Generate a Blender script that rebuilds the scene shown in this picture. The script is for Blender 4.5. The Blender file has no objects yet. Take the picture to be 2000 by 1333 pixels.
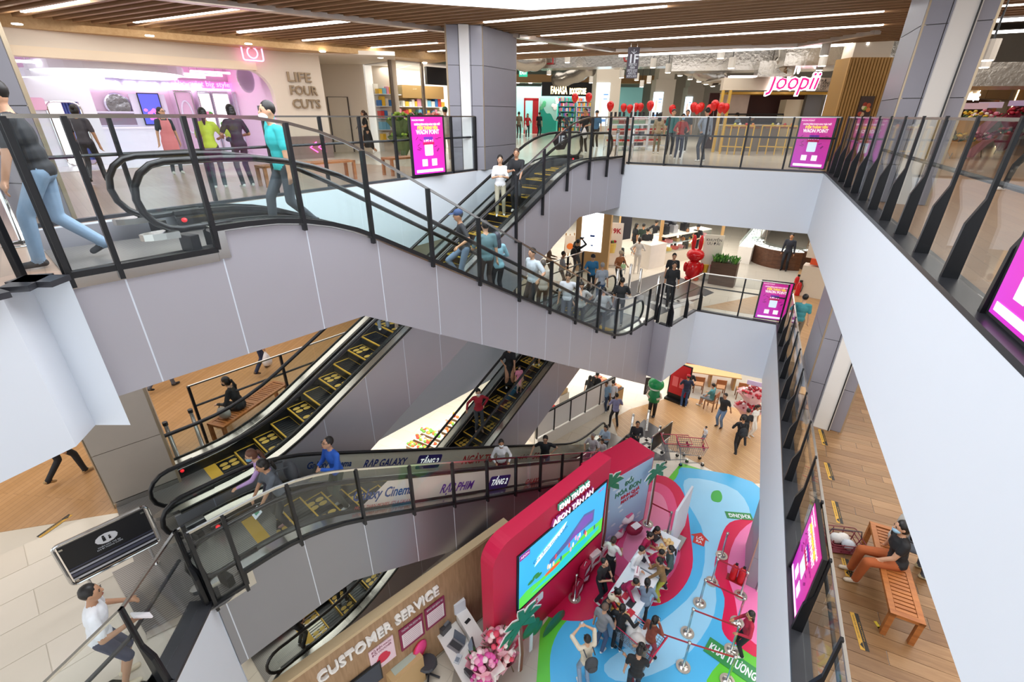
import bpy, bmesh, math, random
import numpy as np
from mathutils import Vector, Matrix

# ------------------------------------------------------------------ camera
SC = bpy.context.scene
COL = SC.collection
FPX, PITCH, ROLL, YAW = 916.577, .447786, .002303, .454859
CAM = np.array([0., 0., 12.])
_F = np.array([-math.sin(YAW)*math.cos(PITCH), math.cos(YAW)*math.cos(PITCH), -math.sin(PITCH)])
_R = np.array([math.cos(YAW), math.sin(YAW), 0.])
_U = np.cross(_R, _F)
_c, _s = math.cos(ROLL), math.sin(ROLL)
_M = np.array([_c*_R+_s*_U, -_s*_R+_c*_U, _F])
cd = bpy.data.cameras.new('camera'); cam = bpy.data.objects.new('camera', cd); COL.objects.link(cam)
cd.sensor_width = 36; cd.lens = 36*FPX/2000; cd.clip_start = .05; cd.clip_end = 300
cam.matrix_world = Matrix([[_M[0][i], _M[1][i], -_M[2][i], CAM[i]] for i in range(3)] + [[0, 0, 0, 1]])
SC.camera = cam
# ------------------------------------------------------------------ world, exposure
SC.view_settings.view_transform = 'Standard'; SC.view_settings.look = 'None'
SC.view_settings.exposure = 0.92; SC.view_settings.gamma = 1.0; SC.view_settings.use_curve_mapping = False
W = bpy.data.worlds.new('world'); SC.world = W; W.use_nodes = True
W.node_tree.nodes['Background'].inputs[0].default_value = (.93, .96, 1, 1)
W.node_tree.nodes['Background'].inputs[1].default_value = .85
SC.cycles.max_bounces = 8; SC.cycles.diffuse_bounces = 5; SC.cycles.glossy_bounces = 3
SC.cycles.transparent_max_bounces = 24; SC.cycles.transmission_bounces = 4
SC.cycles.caustics_reflective = False; SC.cycles.caustics_refractive = False
SC.cycles.sample_clamp_indirect = 8

L0, L1, L2 = 0., 5.65, 10.58
CEIL = 14.1

def ray(u, v): return _M.T @ np.array([(u-1000)/FPX, -(v-666.5)/FPX, 1.])
def P(u, v, z):
    d = ray(u, v); q = CAM+d*(z-CAM[2])/d[2]; return (float(q[0]), float(q[1]))
def PH(u, v, u2, v2, z):
    """height above the floor z of a point seen at (u2,v2) that stands over the floor point (u,v)"""
    q = P(u, v, z); d = ray(u2, v2); k = math.hypot(*q)/math.hypot(d[0], d[1]); return float(CAM[2]+d[2]*k-z)
def PY(u, v, y):
    d = ray(u, v); q = CAM+d*y/d[1]; return tuple(float(a) for a in q)
def PX(u, v, x):
    d = ray(u, v); q = CAM+d*x/d[0]; return tuple(float(a) for a in q)
def PL(u, v, a, b):
    """point seen at (u,v) on the vertical plane through the plan points a and b"""
    n = np.array([b[1]-a[1], a[0]-b[0], 0.]); d = ray(u, v)
    q = CAM+d*((n@(np.array([a[0], a[1], 0])-CAM))/(n@d)); return tuple(float(x) for x in q)
# escalator frame: s along the flights, t across
TH = math.radians(15.5)
AX = (math.sin(TH), math.cos(TH)); NX = (math.cos(TH), -math.sin(TH))
def ST(s, t): return (s*AX[0]+t*NX[0], s*AX[1]+t*NX[1])
def toST(x, y): return (x*AX[0]+y*AX[1], x*NX[0]+y*NX[1])

# ------------------------------------------------------------------ lights of the place and added fill
def area(name, loc, sx, sy, power, color=(1, 1, 1), rot=(0, 0, 0)):
    l = bpy.data.lights.new(name, 'AREA'); l.shape = 'RECTANGLE'; l.size = sx; l.size_y = sy
    l.energy = power; l.color = color
    o = bpy.data.objects.new(name, l); COL.objects.link(o); o.location = loc; o.rotation_euler = rot
    return o
# luminous ceiling over the void, upper lamps, unseen fill added behind and under slabs
area('atrium_ceiling_light', (-4.7, 6.6, CEIL-.07), 4.6, 9, 170, (.93, .97, 1))
area('ceiling_light_upper_right', (6, 10, CEIL-.06), 5, 16, 260, (1, .95, .88))
area('ceiling_light_upper_left', (-13, 9, CEIL-.06), 6, 12, 150, (1, .93, .86))
area('fill_light_upper_back', (-4, 26, 17.3), 22, 14, 1100, (1, .95, .88))  # unseen fill added high at the back so the ducts catch light
area('fill_light_middle_right', (4.5, 10, L2-1.72), 4, 16, 210, (1, .97, .93))  # unseen fill added below the upper slab, this and the next two
area('fill_light_middle_back', (-4, 24, L2-1.72), 16, 8, 420, (1, .97, .93))
area('fill_light_middle_left', (-12, 5, L2-1.72), 5, 12, 170, (1, .96, .92))
area('fill_light_ground_back', (-3, 23, 3.49), 16, 8, 480, (1, .96, .9))  # unseen fill added below the middle slab, this and the next two
area('fill_light_ground_left', (-9.6, 10.6, 3.49), 2.4, 11, 260, (1, .96, .9), (0, 0, -TH))  # placed to bounce light onto the wall behind the escalators
area('fill_light_ground_right', (4.5, 10, 3.49), 4, 14, 200, (1, .96, .9))

# ------------------------------------------------------------------ materials
_mats = {}
def srgb(h):
    if isinstance(h, str):
        h = h.lstrip('#'); h = [int(h[i:i+2], 16)/255 for i in (0, 2, 4)]
    return tuple((c/12.92 if c <= .04045 else ((c+.055)/1.055)**2.4) for c in h)+(1,)
def mat(col, rough=.55, metal=0., emit=0., noise=0., scale=8., bump=0., spec=.5, aniso=0.):
    """one procedural material per look: colour with a little grain, relief and gloss"""
    key = (str(col), rough, metal, emit, noise, scale, bump, spec)
    if key in _mats: return _mats[key]
    m = bpy.data.materials.new('m_'+str(col).strip('#')); m.use_nodes = True
    nt = m.node_tree; b = nt.nodes['Principled BSDF']; c = srgb(col)
    b.inputs['Base Color'].default_value = c
    b.inputs['Roughness'].default_value = rough; b.inputs['Metallic'].default_value = metal
    b.inputs['Specular IOR Level'].default_value = spec
    if emit:
        b.inputs['Emission Color'].default_value = c; b.inputs['Emission Strength'].default_value = emit
    if noise or bump:
        tc = nt.nodes.new('ShaderNodeTexCoord'); n = nt.nodes.new('ShaderNodeTexNoise')
        n.inputs['Scale'].default_value = scale; n.inputs['Detail'].default_value = 3
        nt.links.new(tc.outputs['Object'], n.inputs['Vector'])
        if noise:
            hs = nt.nodes.new('ShaderNodeHueSaturation'); hs.inputs['Color'].default_value = c
            mr = nt.nodes.new('ShaderNodeMapRange'); mr.inputs['To Min'].default_value = 1-noise; mr.inputs['To Max'].default_value = 1+noise
            nt.links.new(n.outputs['Fac'], mr.inputs['Value']); nt.links.new(mr.outputs['Result'], hs.inputs['Value'])
            nt.links.new(hs.outputs['Color'], b.inputs['Base Color'])
        if bump:
            bp = nt.nodes.new('ShaderNodeBump'); bp.inputs['Strength'].default_value = bump; bp.inputs['Distance'].default_value = .01
            nt.links.new(n.outputs['Fac'], bp.inputs['Height']); nt.links.new(bp.outputs['Normal'], b.inputs['Normal'])
    _mats[key] = m
    return m
def glass_mat(name, tint=(.93, .97, .97), refl=.5, base=.015):
    """thin pane: mostly clear, mirrors more at grazing angles, alike from both sides"""
    m = bpy.data.materials.new(name); m.use_nodes = True; nt = m.node_tree; nt.nodes.clear()
    o = nt.nodes.new('ShaderNodeOutputMaterial'); mx = nt.nodes.new('ShaderNodeMixShader')
    t = nt.nodes.new('ShaderNodeBsdfTransparent'); g = nt.nodes.new('ShaderNodeBsdfGlossy')
    lw = nt.nodes.new('ShaderNodeLayerWeight'); lw.inputs['Blend'].default_value = .5
    pw = nt.nodes.new('ShaderNodeMath'); pw.operation = 'POWER'; pw.inputs[1].default_value = 4.
    mu = nt.nodes.new('ShaderNodeMath'); mu.operation = 'MULTIPLY_ADD'; mu.inputs[1].default_value = refl; mu.inputs[2].default_value = base
    t.inputs[0].default_value = tint+(1,); g.inputs['Roughness'].default_value = .02; g.inputs[0].default_value = (1, 1, 1, 1)
    nt.links.new(lw.outputs['Facing'], pw.inputs[0]); nt.links.new(pw.outputs[0], mu.inputs[0]); nt.links.new(mu.outputs[0], mx.inputs[0])
    nt.links.new(t.outputs[0], mx.inputs[1]); nt.links.new(g.outputs[0], mx.inputs[2]); nt.links.new(mx.outputs[0], o.inputs[0])
    return m
GLASS = glass_mat('glass_clear', (.965, .985, .985), .5, .02)
GLASSG = glass_mat('glass_green', (.93, .965, .955), .5, .015)
def wood_mat(name, c1, c2, ang=0., sx=1.2, sy=18., rough=.45, coord='Object'):
    """long grain: stretched noise between two browns"""
    m = bpy.data.materials.new(name); m.use_nodes = True; nt = m.node_tree; b = nt.nodes['Principled BSDF']
    tc = nt.nodes.new('ShaderNodeTexCoord'); mp = nt.nodes.new('ShaderNodeMapping'); n = nt.nodes.new('ShaderNodeTexNoise'); r = nt.nodes.new('ShaderNodeValToRGB')
    mp.inputs['Rotation'].default_value = (0, 0, ang); mp.inputs['Scale'].default_value = (sx, sy, sy)
    n.inputs['Scale'].default_value = 1; n.inputs['Detail'].default_value = 4; n.inputs['Distortion'].default_value = .85
    r.color_ramp.elements[0].position = .3; r.color_ramp.elements[1].position = .7
    r.color_ramp.elements[0].color = srgb(c1); r.color_ramp.elements[1].color = srgb(c2)
    nt.links.new(tc.outputs[coord], mp.inputs['Vector']); nt.links.new(mp.outputs[0], n.inputs['Vector'])
    nt.links.new(n.outputs['Fac'], r.inputs[0]); nt.links.new(r.outputs[0], b.inputs['Base Color']); b.inputs['Roughness'].default_value = rough
    return m
WHITE = mat('#e0e6ee', .6, noise=.01, scale=2)
CREAM = mat('#e8e2d6', .6, noise=.015, scale=2)
BLACK = mat('#17181b', .4)
BLACKM = mat('#1d1e22', .35, .3)
STEEL = mat('#c9c7c2', .22, 1., noise=.05, scale=3)
CHROME = mat('#dddddd', .1, 1.)
CLAD = mat('#b4b2ba', .38, .35, noise=.03, scale=1.5)
RUBBER = mat('#141416', .3)
YELLOW = mat('#e0b23c', .6)
BEAM = mat('#ffffff', .5, 0, 7.)

# ------------------------------------------------------------------ mesh helpers
class MB:
    def __init__(s): s.v = []; s.f = []; s.mi = []; s.m = []
    def _mi(s, m):
        if m is None: return -1
        if m not in s.m: s.m.append(m)
        return s.m.index(m)
    def add(s, vs, fs, m=None):
        o = len(s.v); i = s._mi(m); s.v += [tuple(map(float, q)) for q in vs]
        s.f += [tuple(o+k for k in f) for f in fs]; s.mi += [i]*len(fs); return s
    def box(s, c, d, rz=0., m=None, rx=0., ry=0.):
        R = Matrix.Rotation(rz, 3, 'Z') @ Matrix.Rotation(ry, 3, 'Y') @ Matrix.Rotation(rx, 3, 'X'); c = Vector(c)
        vs = [c+R@Vector((x*d[0]/2, y*d[1]/2, z*d[2]/2)) for x in (-1, 1) for y in (-1, 1) for z in (-1, 1)]
        return s.add(vs, [(0, 1, 3, 2), (4, 6, 7, 5), (0, 4, 5, 1), (2, 3, 7, 6), (0, 2, 6, 4), (1, 5, 7, 3)], m)
    def bx(s, x0, x1, y0, y1, z0, z1, m=None): return s.box(((x0+x1)/2, (y0+y1)/2, (z0+z1)/2), (x1-x0, y1-y0, z1-z0), m=m)
    def bar(s, a, b, w, h, m=None, up=(0, 0, 1)):
        """box beam from a to b, w wide and h high"""
        a, b, up = Vector(a), Vector(b), Vector(up); d = (b-a).normalized(); x = d.cross(up)
        if x.length < 1e-5: x = d.cross(Vector((1, 0, 0)))
        x.normalize(); y = x.cross(d).normalized()
        vs = [p+x*i*w/2+y*j*h/2 for p in (a, b) for i, j in ((-1, -1), (1, -1), (1, 1), (-1, 1))]
        return s.add(vs, [(0, 1, 2, 3)[::-1], (4, 5, 6, 7), (0, 1, 5, 4), (1, 2, 6, 5), (2, 3, 7, 6), (3, 0, 4, 7)], m)
    def prism(s, poly, z0, z1, m=None):
        n = len(poly); vs = [(x, y, z0) for x, y in poly]+[(x, y, z1) for x, y in poly]
        return s.add(vs, [tuple(range(n))[::-1], tuple(range(n, 2*n))]+[(i, (i+1) % n, n+(i+1) % n, n+i) for i in range(n)], m)
    def plate(s, pts, nrm, th, m=None):
        """polygon of 3D points given thickness th along nrm"""
        n = len(pts); k = Vector(nrm).normalized()*th; vs = [Vector(p) for p in pts]; vs += [p+k for p in vs]
        return s.add(vs, [tuple(range(n))[::-1], tuple(range(n, 2*n))]+[(i, (i+1) % n, n+(i+1) % n, n+i) for i in range(n)], m)
    def tube(s, pts, r, n=8, m=None, closed=False, r2=None):
        pts = [Vector(p) for p in pts]; N = len(pts); vs = []; up = None
        for i, p in enumerate(pts):
            if closed: d = pts[(i+1) % N]-pts[i-1]
            else: d = pts[min(i+1, N-1)]-pts[max(i-1, 0)]
            d.normalize()
            if up is None: up = Vector((0, 0, 1)) if abs(d.z) < .9 else Vector((1, 0, 0))
            x = d.cross(up)
            if x.length < 1e-4: x = d.cross(Vector((.3, 1, .2)))
            x.normalize(); y = x.cross(d); up = y
            rr = r if r2 is None else r+(r2-r)*i/max(N-1, 1)
            vs += [p+x*math.cos(2*math.pi*k/n)*rr+y*math.sin(2*math.pi*k/n)*rr for k in range(n)]
        fs = [(i*n+k, i*n+(k+1) % n, ((i+1) % N)*n+(k+1) % n, ((i+1) % N)*n+k) for i in range(N if closed else N-1) for k in range(n)]
        if not closed: fs += [tuple(range(n))[::-1], tuple(range((N-1)*n, N*n))]
        return s.add(vs, fs, m)
    def cyl(s, a, b, r, n=12, m=None, r2=None): return s.tube([a, b], r, n, m, r2=r2)
    def lathe(s, prof, c=(0, 0, 0), n=16, m=None):
        """profile of (radius, height) about a vertical axis at c"""
        vs = [(c[0]+r*math.cos(2*math.pi*k/n), c[1]+r*math.sin(2*math.pi*k/n), c[2]+z) for r, z in prof for k in range(n)]
        L = len(prof); fs = [(i*n+k, i*n+(k+1) % n, (i+1)*n+(k+1) % n, (i+1)*n+k) for i in range(L-1) for k in range(n)]
        return s.add(vs, fs+[tuple(range(n))[::-1], tuple(range((L-1)*n, L*n))], m)
    def ell(s, c, r, n=10, m=None, k=7):
        """ellipsoid"""
        vs = [(c[0], c[1], c[2]-r[2])]; fs = []
        for i in range(1, k):
            a = math.pi*i/k; vs += [(c[0]+r[0]*math.sin(a)*math.cos(2*math.pi*j/n), c[1]+r[1]*math.sin(a)*math.sin(2*math.pi*j/n), c[2]-r[2]*math.cos(a)) for j in range(n)]
        vs.append((c[0], c[1], c[2]+r[2])); T = len(vs)-1
        fs += [(0, 1+(j+1) % n, 1+j) for j in range(n)]
        fs += [(1+i*n+j, 1+i*n+(j+1) % n, 1+(i+1)*n+(j+1) % n, 1+(i+1)*n+j) for i in range(k-2) for j in range(n)]
        fs += [(T, 1+(k-2)*n+j, 1+(k-2)*n+(j+1) % n) for j in range(n)]
        return s.add(vs, fs, m)
    def mesh(s, name, m=None, smooth=False):
        me = bpy.data.meshes.new(name); me.from_pydata(s.v, [], s.f)
        ms = list(s.m); k = len(ms)
        if -1 in s.mi and m: ms.append(m)
        for q in ms: me.materials.append(q)
        if len(ms) > 1: me.polygons.foreach_set('material_index', [k if i < 0 else i for i in s.mi])
        if smooth: me.polygons.foreach_set('use_smooth', [True]*len(me.polygons))
        me.update(); return me
    def build(s, name, m=None, parent=None, smooth=False, loc=None, rz=None):
        return link(name, s.mesh(name, m, smooth), parent, loc, rz)
def link(name, me, parent=None, loc=None, rz=None):
    o = bpy.data.objects.new(name, me); COL.objects.link(o)
    if parent is not None: o.parent = parent
    if loc is not None: o.location = loc
    if rz is not None: o.rotation_euler = (0, 0, rz)
    return o
def tag(o, label=None, cat=None, group=None, kind=None):
    if label: o['label'] = label
    if cat: o['category'] = cat
    if group: o['group'] = group
    if kind: o['kind'] = kind
    return o
def thing(name, label, cat, loc=(0, 0, 0), rz=0., group=None):
    o = bpy.data.objects.new(name, None); COL.objects.link(o); o.location = loc; o.rotation_euler = (0, 0, rz); o.empty_display_size = .1
    return tag(o, label, cat, group)
def structure(o): o['kind'] = 'structure'; return o
def smooth_by_angle(o): return o
def arc(c, r, a0, a1, n): return [(c[0]+r*math.cos(math.radians(a0+(a1-a0)*i/n)), c[1]+r*math.sin(math.radians(a0+(a1-a0)*i/n))) for i in range(n+1)]
def rrect(x0, x1, y0, y1, r, n=4):
    return arc((x1-r, y1-r), r, 0, 90, n)+arc((x0+r, y1-r), r, 90, 180, n)+arc((x0+r, y0+r), r, 180, 270, n)+arc((x1-r, y0+r), r, 270, 360, n)
_fonts = {}
def text(s, size, m, parent, loc, rot, name='lettering', ext=.004, ax='CENTER', bold=0., shear=0., width=None, ay='CENTER'):
    cu = bpy.data.curves.new('txt', 'FONT'); cu.body = s; cu.size = size; cu.extrude = ext; cu.align_x = ax; cu.align_y = ay; cu.offset = bold; cu.shear = shear
    cu.resolution_u = 2
    o = bpy.data.objects.new('txt', cu); COL.objects.link(o)
    me = bpy.data.meshes.new_from_object(o)
    bpy.data.objects.remove(o); bpy.data.curves.remove(cu)
    me.materials.clear(); me.materials.append(m)
    if width and len(me.vertices):
        xs = [v.co.x for v in me.vertices]; w = max(xs)-min(xs)
        if w > 0:
            k = width/w
            for v in me.vertices: v.co.x *= k
    q = link(name, me, parent); q.location = loc; q.rotation_euler = rot
    return q
# ================================================================== SETTING
def floor_mat(name, c1, c2, mortar, scale, bw, bh, rot=0., rough=.25, grain=.04):
    m = bpy.data.materials.new(name); m.use_nodes = True; nt = m.node_tree; b = nt.nodes['Principled BSDF']
    tc = nt.nodes.new('ShaderNodeTexCoord'); mp = nt.nodes.new('ShaderNodeMapping'); br = nt.nodes.new('ShaderNodeTexBrick')
    mp.inputs['Rotation'].default_value = (0, 0, rot)
    br.inputs['Color1'].default_value = srgb(c1); br.inputs['Color2'].default_value = srgb(c2); br.inputs['Mortar'].default_value = srgb(mortar)
    br.inputs['Scale'].default_value = scale; br.inputs['Brick Width'].default_value = bw; br.inputs['Row Height'].default_value = bh; br.inputs['Mortar Size'].default_value = .006*scale
    n = nt.nodes.new('ShaderNodeTexNoise'); n.inputs['Scale'].default_value = 3.; n.inputs['Detail'].default_value = 4
    mp2 = nt.nodes.new('ShaderNodeMapping'); mp2.inputs['Rotation'].default_value = (0, 0, rot); mp2.inputs['Scale'].default_value = (.5, 6, 1) if grain > .05 else (1, 1, 1)
    hs = nt.nodes.new('ShaderNodeHueSaturation'); mr = nt.nodes.new('ShaderNodeMapRange'); mr.inputs['To Min'].default_value = 1-grain; mr.inputs['To Max'].default_value = 1+grain
    L = nt.links.new
    L(tc.outputs['Object'], mp.inputs[0]); L(mp.outputs[0], br.inputs['Vector']); L(tc.outputs['Object'], mp2.inputs[0]); L(mp2.outputs[0], n.inputs['Vector'])
    L(n.outputs['Fac'], mr.inputs['Value']); L(mr.outputs[0], hs.inputs['Value']); L(br.outputs['Color'], hs.inputs['Color']); L(hs.outputs[0], b.inputs['Base Color'])
    b.inputs['Roughness'].default_value = rough
    return m
TILE = floor_mat('tile_cream', '#e6ddcd', '#e2d8c7', '#c9bfae', 1, 1.2, .6, 0, .22, .02)
WOODF = floor_mat('wood_floor_light', '#c9a274', '#c0976a', '#ab8560', 1, 1.6, .11, math.radians(38), .35, .09)
WOODL = floor_mat('wood_floor_rose', '#b98f62', '#b08658', '#9c764e', 1, 1.6, .11, math.radians(70), .3, .09)
STONE = floor_mat('stone_greige', '#b9b2a6', '#b4ada1', '#aaa498', 1, .9, .9, 0, .25, .04)
LEDGE = mat('#3a3b40', .32, .2, noise=.25, scale=3)
# ---- upper floor slab (floor, white edge and the ceiling below it are one casting)
S2 = L2-1.68; S1 = 3.53
c2n = P(0, 573, L2); c2m = P(55, 547, L2); colc = P(930, 333, L2)
up_left = [(-45, colc[1]), colc, ST(5.25, -9.78), ST(.4, -9.25), ST(.4, -6.0), c2m, c2n, (c2n[0]+.1, -5), (-45, -5)]
up_back = [(1.72, 16.15), (1.72, 70), (-45, 70), (-45, colc[1]), colc, ST(14.7, -9.85), ST(14.7, -8.15)]
up_right = [(1.72, -5), (40, -5), (40, 70), (1.72, 70)]
for nm, poly in (('floor', up_left), ('floor', up_back), ('floor', up_right)):
    o = MB().prism(poly[::-1], S2, L2-.012).build(nm, WHITE); structure(o)
SA = (1.64, 17.0); SB = P(1360, 608, L1); SCn = P(1308, 640, L1)
mid_right = [(1.64, -5), (40, -5), (40, 70), (1.64, 70)]
mid_back = [SA, (1.64, 70), (-45, 70), (-45, ST(15.9, -10.15)[1]), ST(15.9, -10.15), ST(15.9, -8.0), ST(14.3, -7.8), ST(14.3, -5.9), SCn, SB]
n1, n2 = P(420, 1175, L1), P(345, 1333, L1)
mid_left = [(-45, ST(15.9, -10.15)[1]), ST(15.9, -10.15), ST(2.0, -10.15), ST(2.0, -8.05), ST(.5, -8.05), ST(.5, -6.16), n1, n2, (n2[0]+1.4, -5), (-45, -5)]
for nm, poly in (('floor', mid_right), ('floor', mid_back), ('floor', mid_left)):
    o = MB().prism(poly[::-1], S1, L1-.012).build(nm, WHITE); structure(o)
gf = MB().bx(-45, 40, -8, 70, -.3, 0).build('floor', TILE); structure(gf)
# floor finishes
def finish(poly, z, m, th=.012): return structure(MB().prism(poly, z-th, z).build('floor', m))
finish([(-45, colc[1]), (-45, -5), (c2n[0]+.1, -5), c2n, c2m, ST(.4, -6.0), ST(.4, -9.25), ST(5.25, -9.78), colc], L2, floor_mat('wood_floor_upper', '#b59a86', '#ad917d', '#a18874', 1, 1.6, .11, math.radians(20), .3, .05))
finish(up_back[::-1], L2, floor_mat('stone_upper', '#d8cfc0', '#d3c9b9', '#c9bfae', 1, 1.2, .6, 0, .2, .03))
finish(up_right[::-1], L2, floor_mat('wood_floor_right', '#b28d6c', '#a98363', '#9c7a5c', 1, 1.6, .2, math.radians(90), .35, .08))
finish(mid_back[::-1], L1, TILE)
# ---- black ledges on the slab edges
def ledge(pts, z, w, side, th=.05, nm='trim'):
    b = MB()
    for (a, c) in zip(pts[:-1], pts[1:]):
        d = (Vector(c)-Vector(a)).normalized(); n = Vector((d.y, -d.x))*side*w
        b.prism([a, c, (c[0]+n.x, c[1]+n.y), (a[0]+n.x, a[1]+n.y)][::-1 if side > 0 else 1], z-.004, z+th)
    return structure(b.build(nm, LEDGE))
ledge([(1.70, -4), (1.70, 16.15)], L2, .27, 1, nm='trim_1')
ledge([(1.97, 16.13), (-3.9, 16.55)], L2, .1, 1, nm='trim_2')
ledge([(1.62, -4), (1.62, 17.0)], L1, .24, 1, nm='trim_3')
ledge([(1.86, 16.98), SB], L1, .12, 1, nm='trim_4')
ledge([SB, SCn, ST(14.2, -5.95)], L1, .12, 1, nm='trim_5')
ledge([colc, ST(5.25, -9.78), ST(.4, -9.25)], L2, .1, 1, nm='trim_6')
ledge([ST(.42, -6.0), c2m, c2n, (c2n[0]+.1, -4)], L2, .22, -1, nm='trim_7')
ledge([ST(.6, -6.18), n1, n2, (n2[0]+1.3, -4.7)], L1, .33, 1, nm='trim_8')
ledge([ST(15.9, -10.15), ST(2.3, -10.15)], L1, .14, 1, nm='trim_9')
# ---- upper ceiling: dark deck, timber slats, luminous panel, soffit band
structure(MB().bx(-45, 40, -6, 70, 17.5, 17.7).build('ceiling', mat('#5e5852', .8)))
SLAT = wood_mat('slat_oak', '#8c6a4a', '#a8845f', 0, .8, 30, .55)
SLATD = mat('#4a4038', .8)
structure(MB().prism([(-19.5, 3), (9, 3), (9, 21.2), (-9.5, 19.2), (-12.6, 19.6), (-19.5, 6.4)], CEIL+.34, CEIL+.4).build('ceiling', SLATD))
lum = [(-5.0, 11.12), (-7.48, 8.85), (-7.48, 1), (-1.4, 1), (-1.4, 11.68)]
def slat_x(y):
    """the plan extent of the slats at depth y: from the timber band on the left to the right wall line"""
    x0 = -17.9+(y-6.9)*.487 if y > 3 else -19.5
    return x0, (9 if y < 17 else 3.6)
sl = structure(thing('ceiling', None, None)); sl['kind'] = 'structure'
k = 0; y = 3.2
me_cache = {}
while y < 20.6:
    x0, x1 = slat_x(y)
    segs = [(x0, x1)]
    if y < 11.7:
        # leave out the luminous panel
        xl = -7.62 if y < 8.85 else -7.62+(y-8.85)*1.09
        xr = -1.28
        if y > 11.12: xl = -5.1+(y-11.12)*6.4
        segs = [(x0, xl), (xr, x1)] if xl < xr else segs
    for a, c in segs:
        if c-a > .3: MB().bx(a, c, y-.045, y+.045, CEIL, CEIL+.2).build('slat', SLAT, sl)
    y += .33
lp = MB().prism(lum, CEIL-.05, CEIL+.3).build('luminous_ceiling_panel', mat('#f4f8ff', .6, 0, 1.9))
tag(lp, 'large glowing white ceiling panel over the void at the top edge', 'ceiling light')
# LED strips between the slats
def strip(a, b, lab):
    ya = P(*a, CEIL)[1]; xa = P(*a, CEIL)[0]; xb = P(*b, CEIL)[0]; yb = P(*b, CEIL)[1]; yy = (ya+yb)/2
    o = MB().bx(min(xa, xb), max(xa, xb), yy-.045, yy+.045, CEIL-.012, CEIL+.05).build('light_strip', BEAM)
    tag(o, lab, 'ceiling light', 'linear lights between the ceiling slats'); return o
strip((950, 45), (1300, 10), 'long linear light nearest to the luminous panel, starting above the square column')
strip((1050, 67), (1722, 26), 'long linear ceiling light, second back from the luminous panel')
strip((1118, 83), (1720, 53), 'long linear ceiling light, third back from the luminous panel')
strip((1010, 88), (1068, 84), 'short linear ceiling light just right of the square column, front one')
strip((1010, 104), (1137, 97), 'short linear ceiling light just right of the square column, rear one')
strip((1203, 108), (1692, 90), 'thin linear light at the back edge of the slatted ceiling')
strip((50, 24), (165, 0), 'linear ceiling light at the top left corner above the studio')
strip((279, 46), (485, 9), 'linear ceiling light above the pink studio sign, left of the metal track')
strip((480, 66), (692, 36), 'linear ceiling light ending at the metal ceiling track')
strip((602, 81), (842, 55), 'linear ceiling light above the cream shop wall')
strip((728, 93), (852, 83), 'short linear light left of the square column')
strip((838, 101), (874, 98), 'shortest linear light touching the square column on its left')
strip((1950, 11), (2060, 5), 'linear ceiling light behind the right column, front one')
strip((1938, 42), (2060, 36), 'linear ceiling light behind the right column, middle one')
strip((1930, 64), (2060, 60), 'linear ceiling light behind the right column, rear one')
# metal track crossing the slats
a, b = P(500, 8, CEIL-.02), P(925, 64, CEIL-.02)
tr = MB().bar((a[0]-2, a[1]-3.2, CEIL-.03), (b[0], b[1], CEIL-.03), .22, .1).bar((b[0], b[1], CEIL-.03), P(1010, 70, CEIL-.02)+(CEIL-.03,), .22, .1)\
    .bar(P(1010, 70, CEIL-.02)+(CEIL-.03,), P(1200, 98, CEIL-.02)+(CEIL-.03,), .22, .1).bar(P(1200, 98, CEIL-.02)+(CEIL-.03,), P(1560, 88, CEIL-.02)+(CEIL-.03,), .22, .1).bar(P(1560, 88, CEIL-.02)+(CEIL-.03,), P(1715, 62, CEIL-.02)+(CEIL-.03,), .22, .1)
structure(tr.build('trim_10', mat('#cfc4bb', .3, .6)))
# timber soffit band along the studio front
b0, b1 = P(-60, 25, CEIL), P(875, 106, CEIL)
d = Vector((b1[0]-b0[0], b1[1]-b0[1])).normalized(); n = Vector((-d.y, d.x))
bw = wood_mat('soffit_oak', '#b5905f', '#c4a172', math.atan2(d.y, d.x), 1, 12, .5)
structure(MB().prism([b0, b1, (b1[0]+n.x*1.4, b1[1]+n.y*1.4), (b0[0]+n.x*1.4, b0[1]+n.y*1.4)], CEIL-.22, CEIL+.25).build('trim_11', bw))
for u, v, lab in ((33, 46, 'round downlight in the timber band at the far left'), (292, 69, 'round downlight in the timber band left of the camera sign'), (485, 85, 'round downlight glowing right above the camera sign'), (630, 100, 'round downlight in the timber band right of the cream wall'), (743, 112, 'round downlight in the timber band near the toy shop'), (829, 122, 'round downlight in the timber band beside the square column')):
    q = P(u, v, CEIL-.22); o = MB().lathe([(.1, 0), (.1, .02)], (q[0], q[1], CEIL-.24), 12).build('downlight', mat('#fff4e0', .5, 0, 9)); tag(o, lab, 'downlight', 'downlights in the timber band')
# ================================================================== ESCALATORS
def fillet(pts, r=.95, n=5):
    out = [pts[0]]
    for i in range(1, len(pts)-1):
        p, q, w = Vector(pts[i-1]), Vector(pts[i]), Vector(pts[i+1])
        a = q+(p-q).normalized()*min(r, (p-q).length*.45); c = q+(w-q).normalized()*min(r, (w-q).length*.45)
        for k in range(n+1):
            t = k/n; out.append(tuple(a*(1-t)**2+q*2*t*(1-t)+c*t*t))
    out.append(pts[-1]); return [tuple(x) for x in out]
def interp(poly, s):
    for (a, za), (b, zb) in zip(poly[:-1], poly[1:]):
        if a <= s <= b: return za+(zb-za)*(s-a)/(b-a) if b > a else za
    return poly[0][1] if s < poly[0][0] else poly[-1][1]
def sub(poly, a, b):
    return [(a, interp(poly, a))]+[p for p in poly if a+1e-4 < p[0] < b-1e-4]+[(b, interp(poly, b))]
def p3(s, t, z): q = ST(s, t); return (q[0], q[1], z)
STEPM = None
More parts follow.
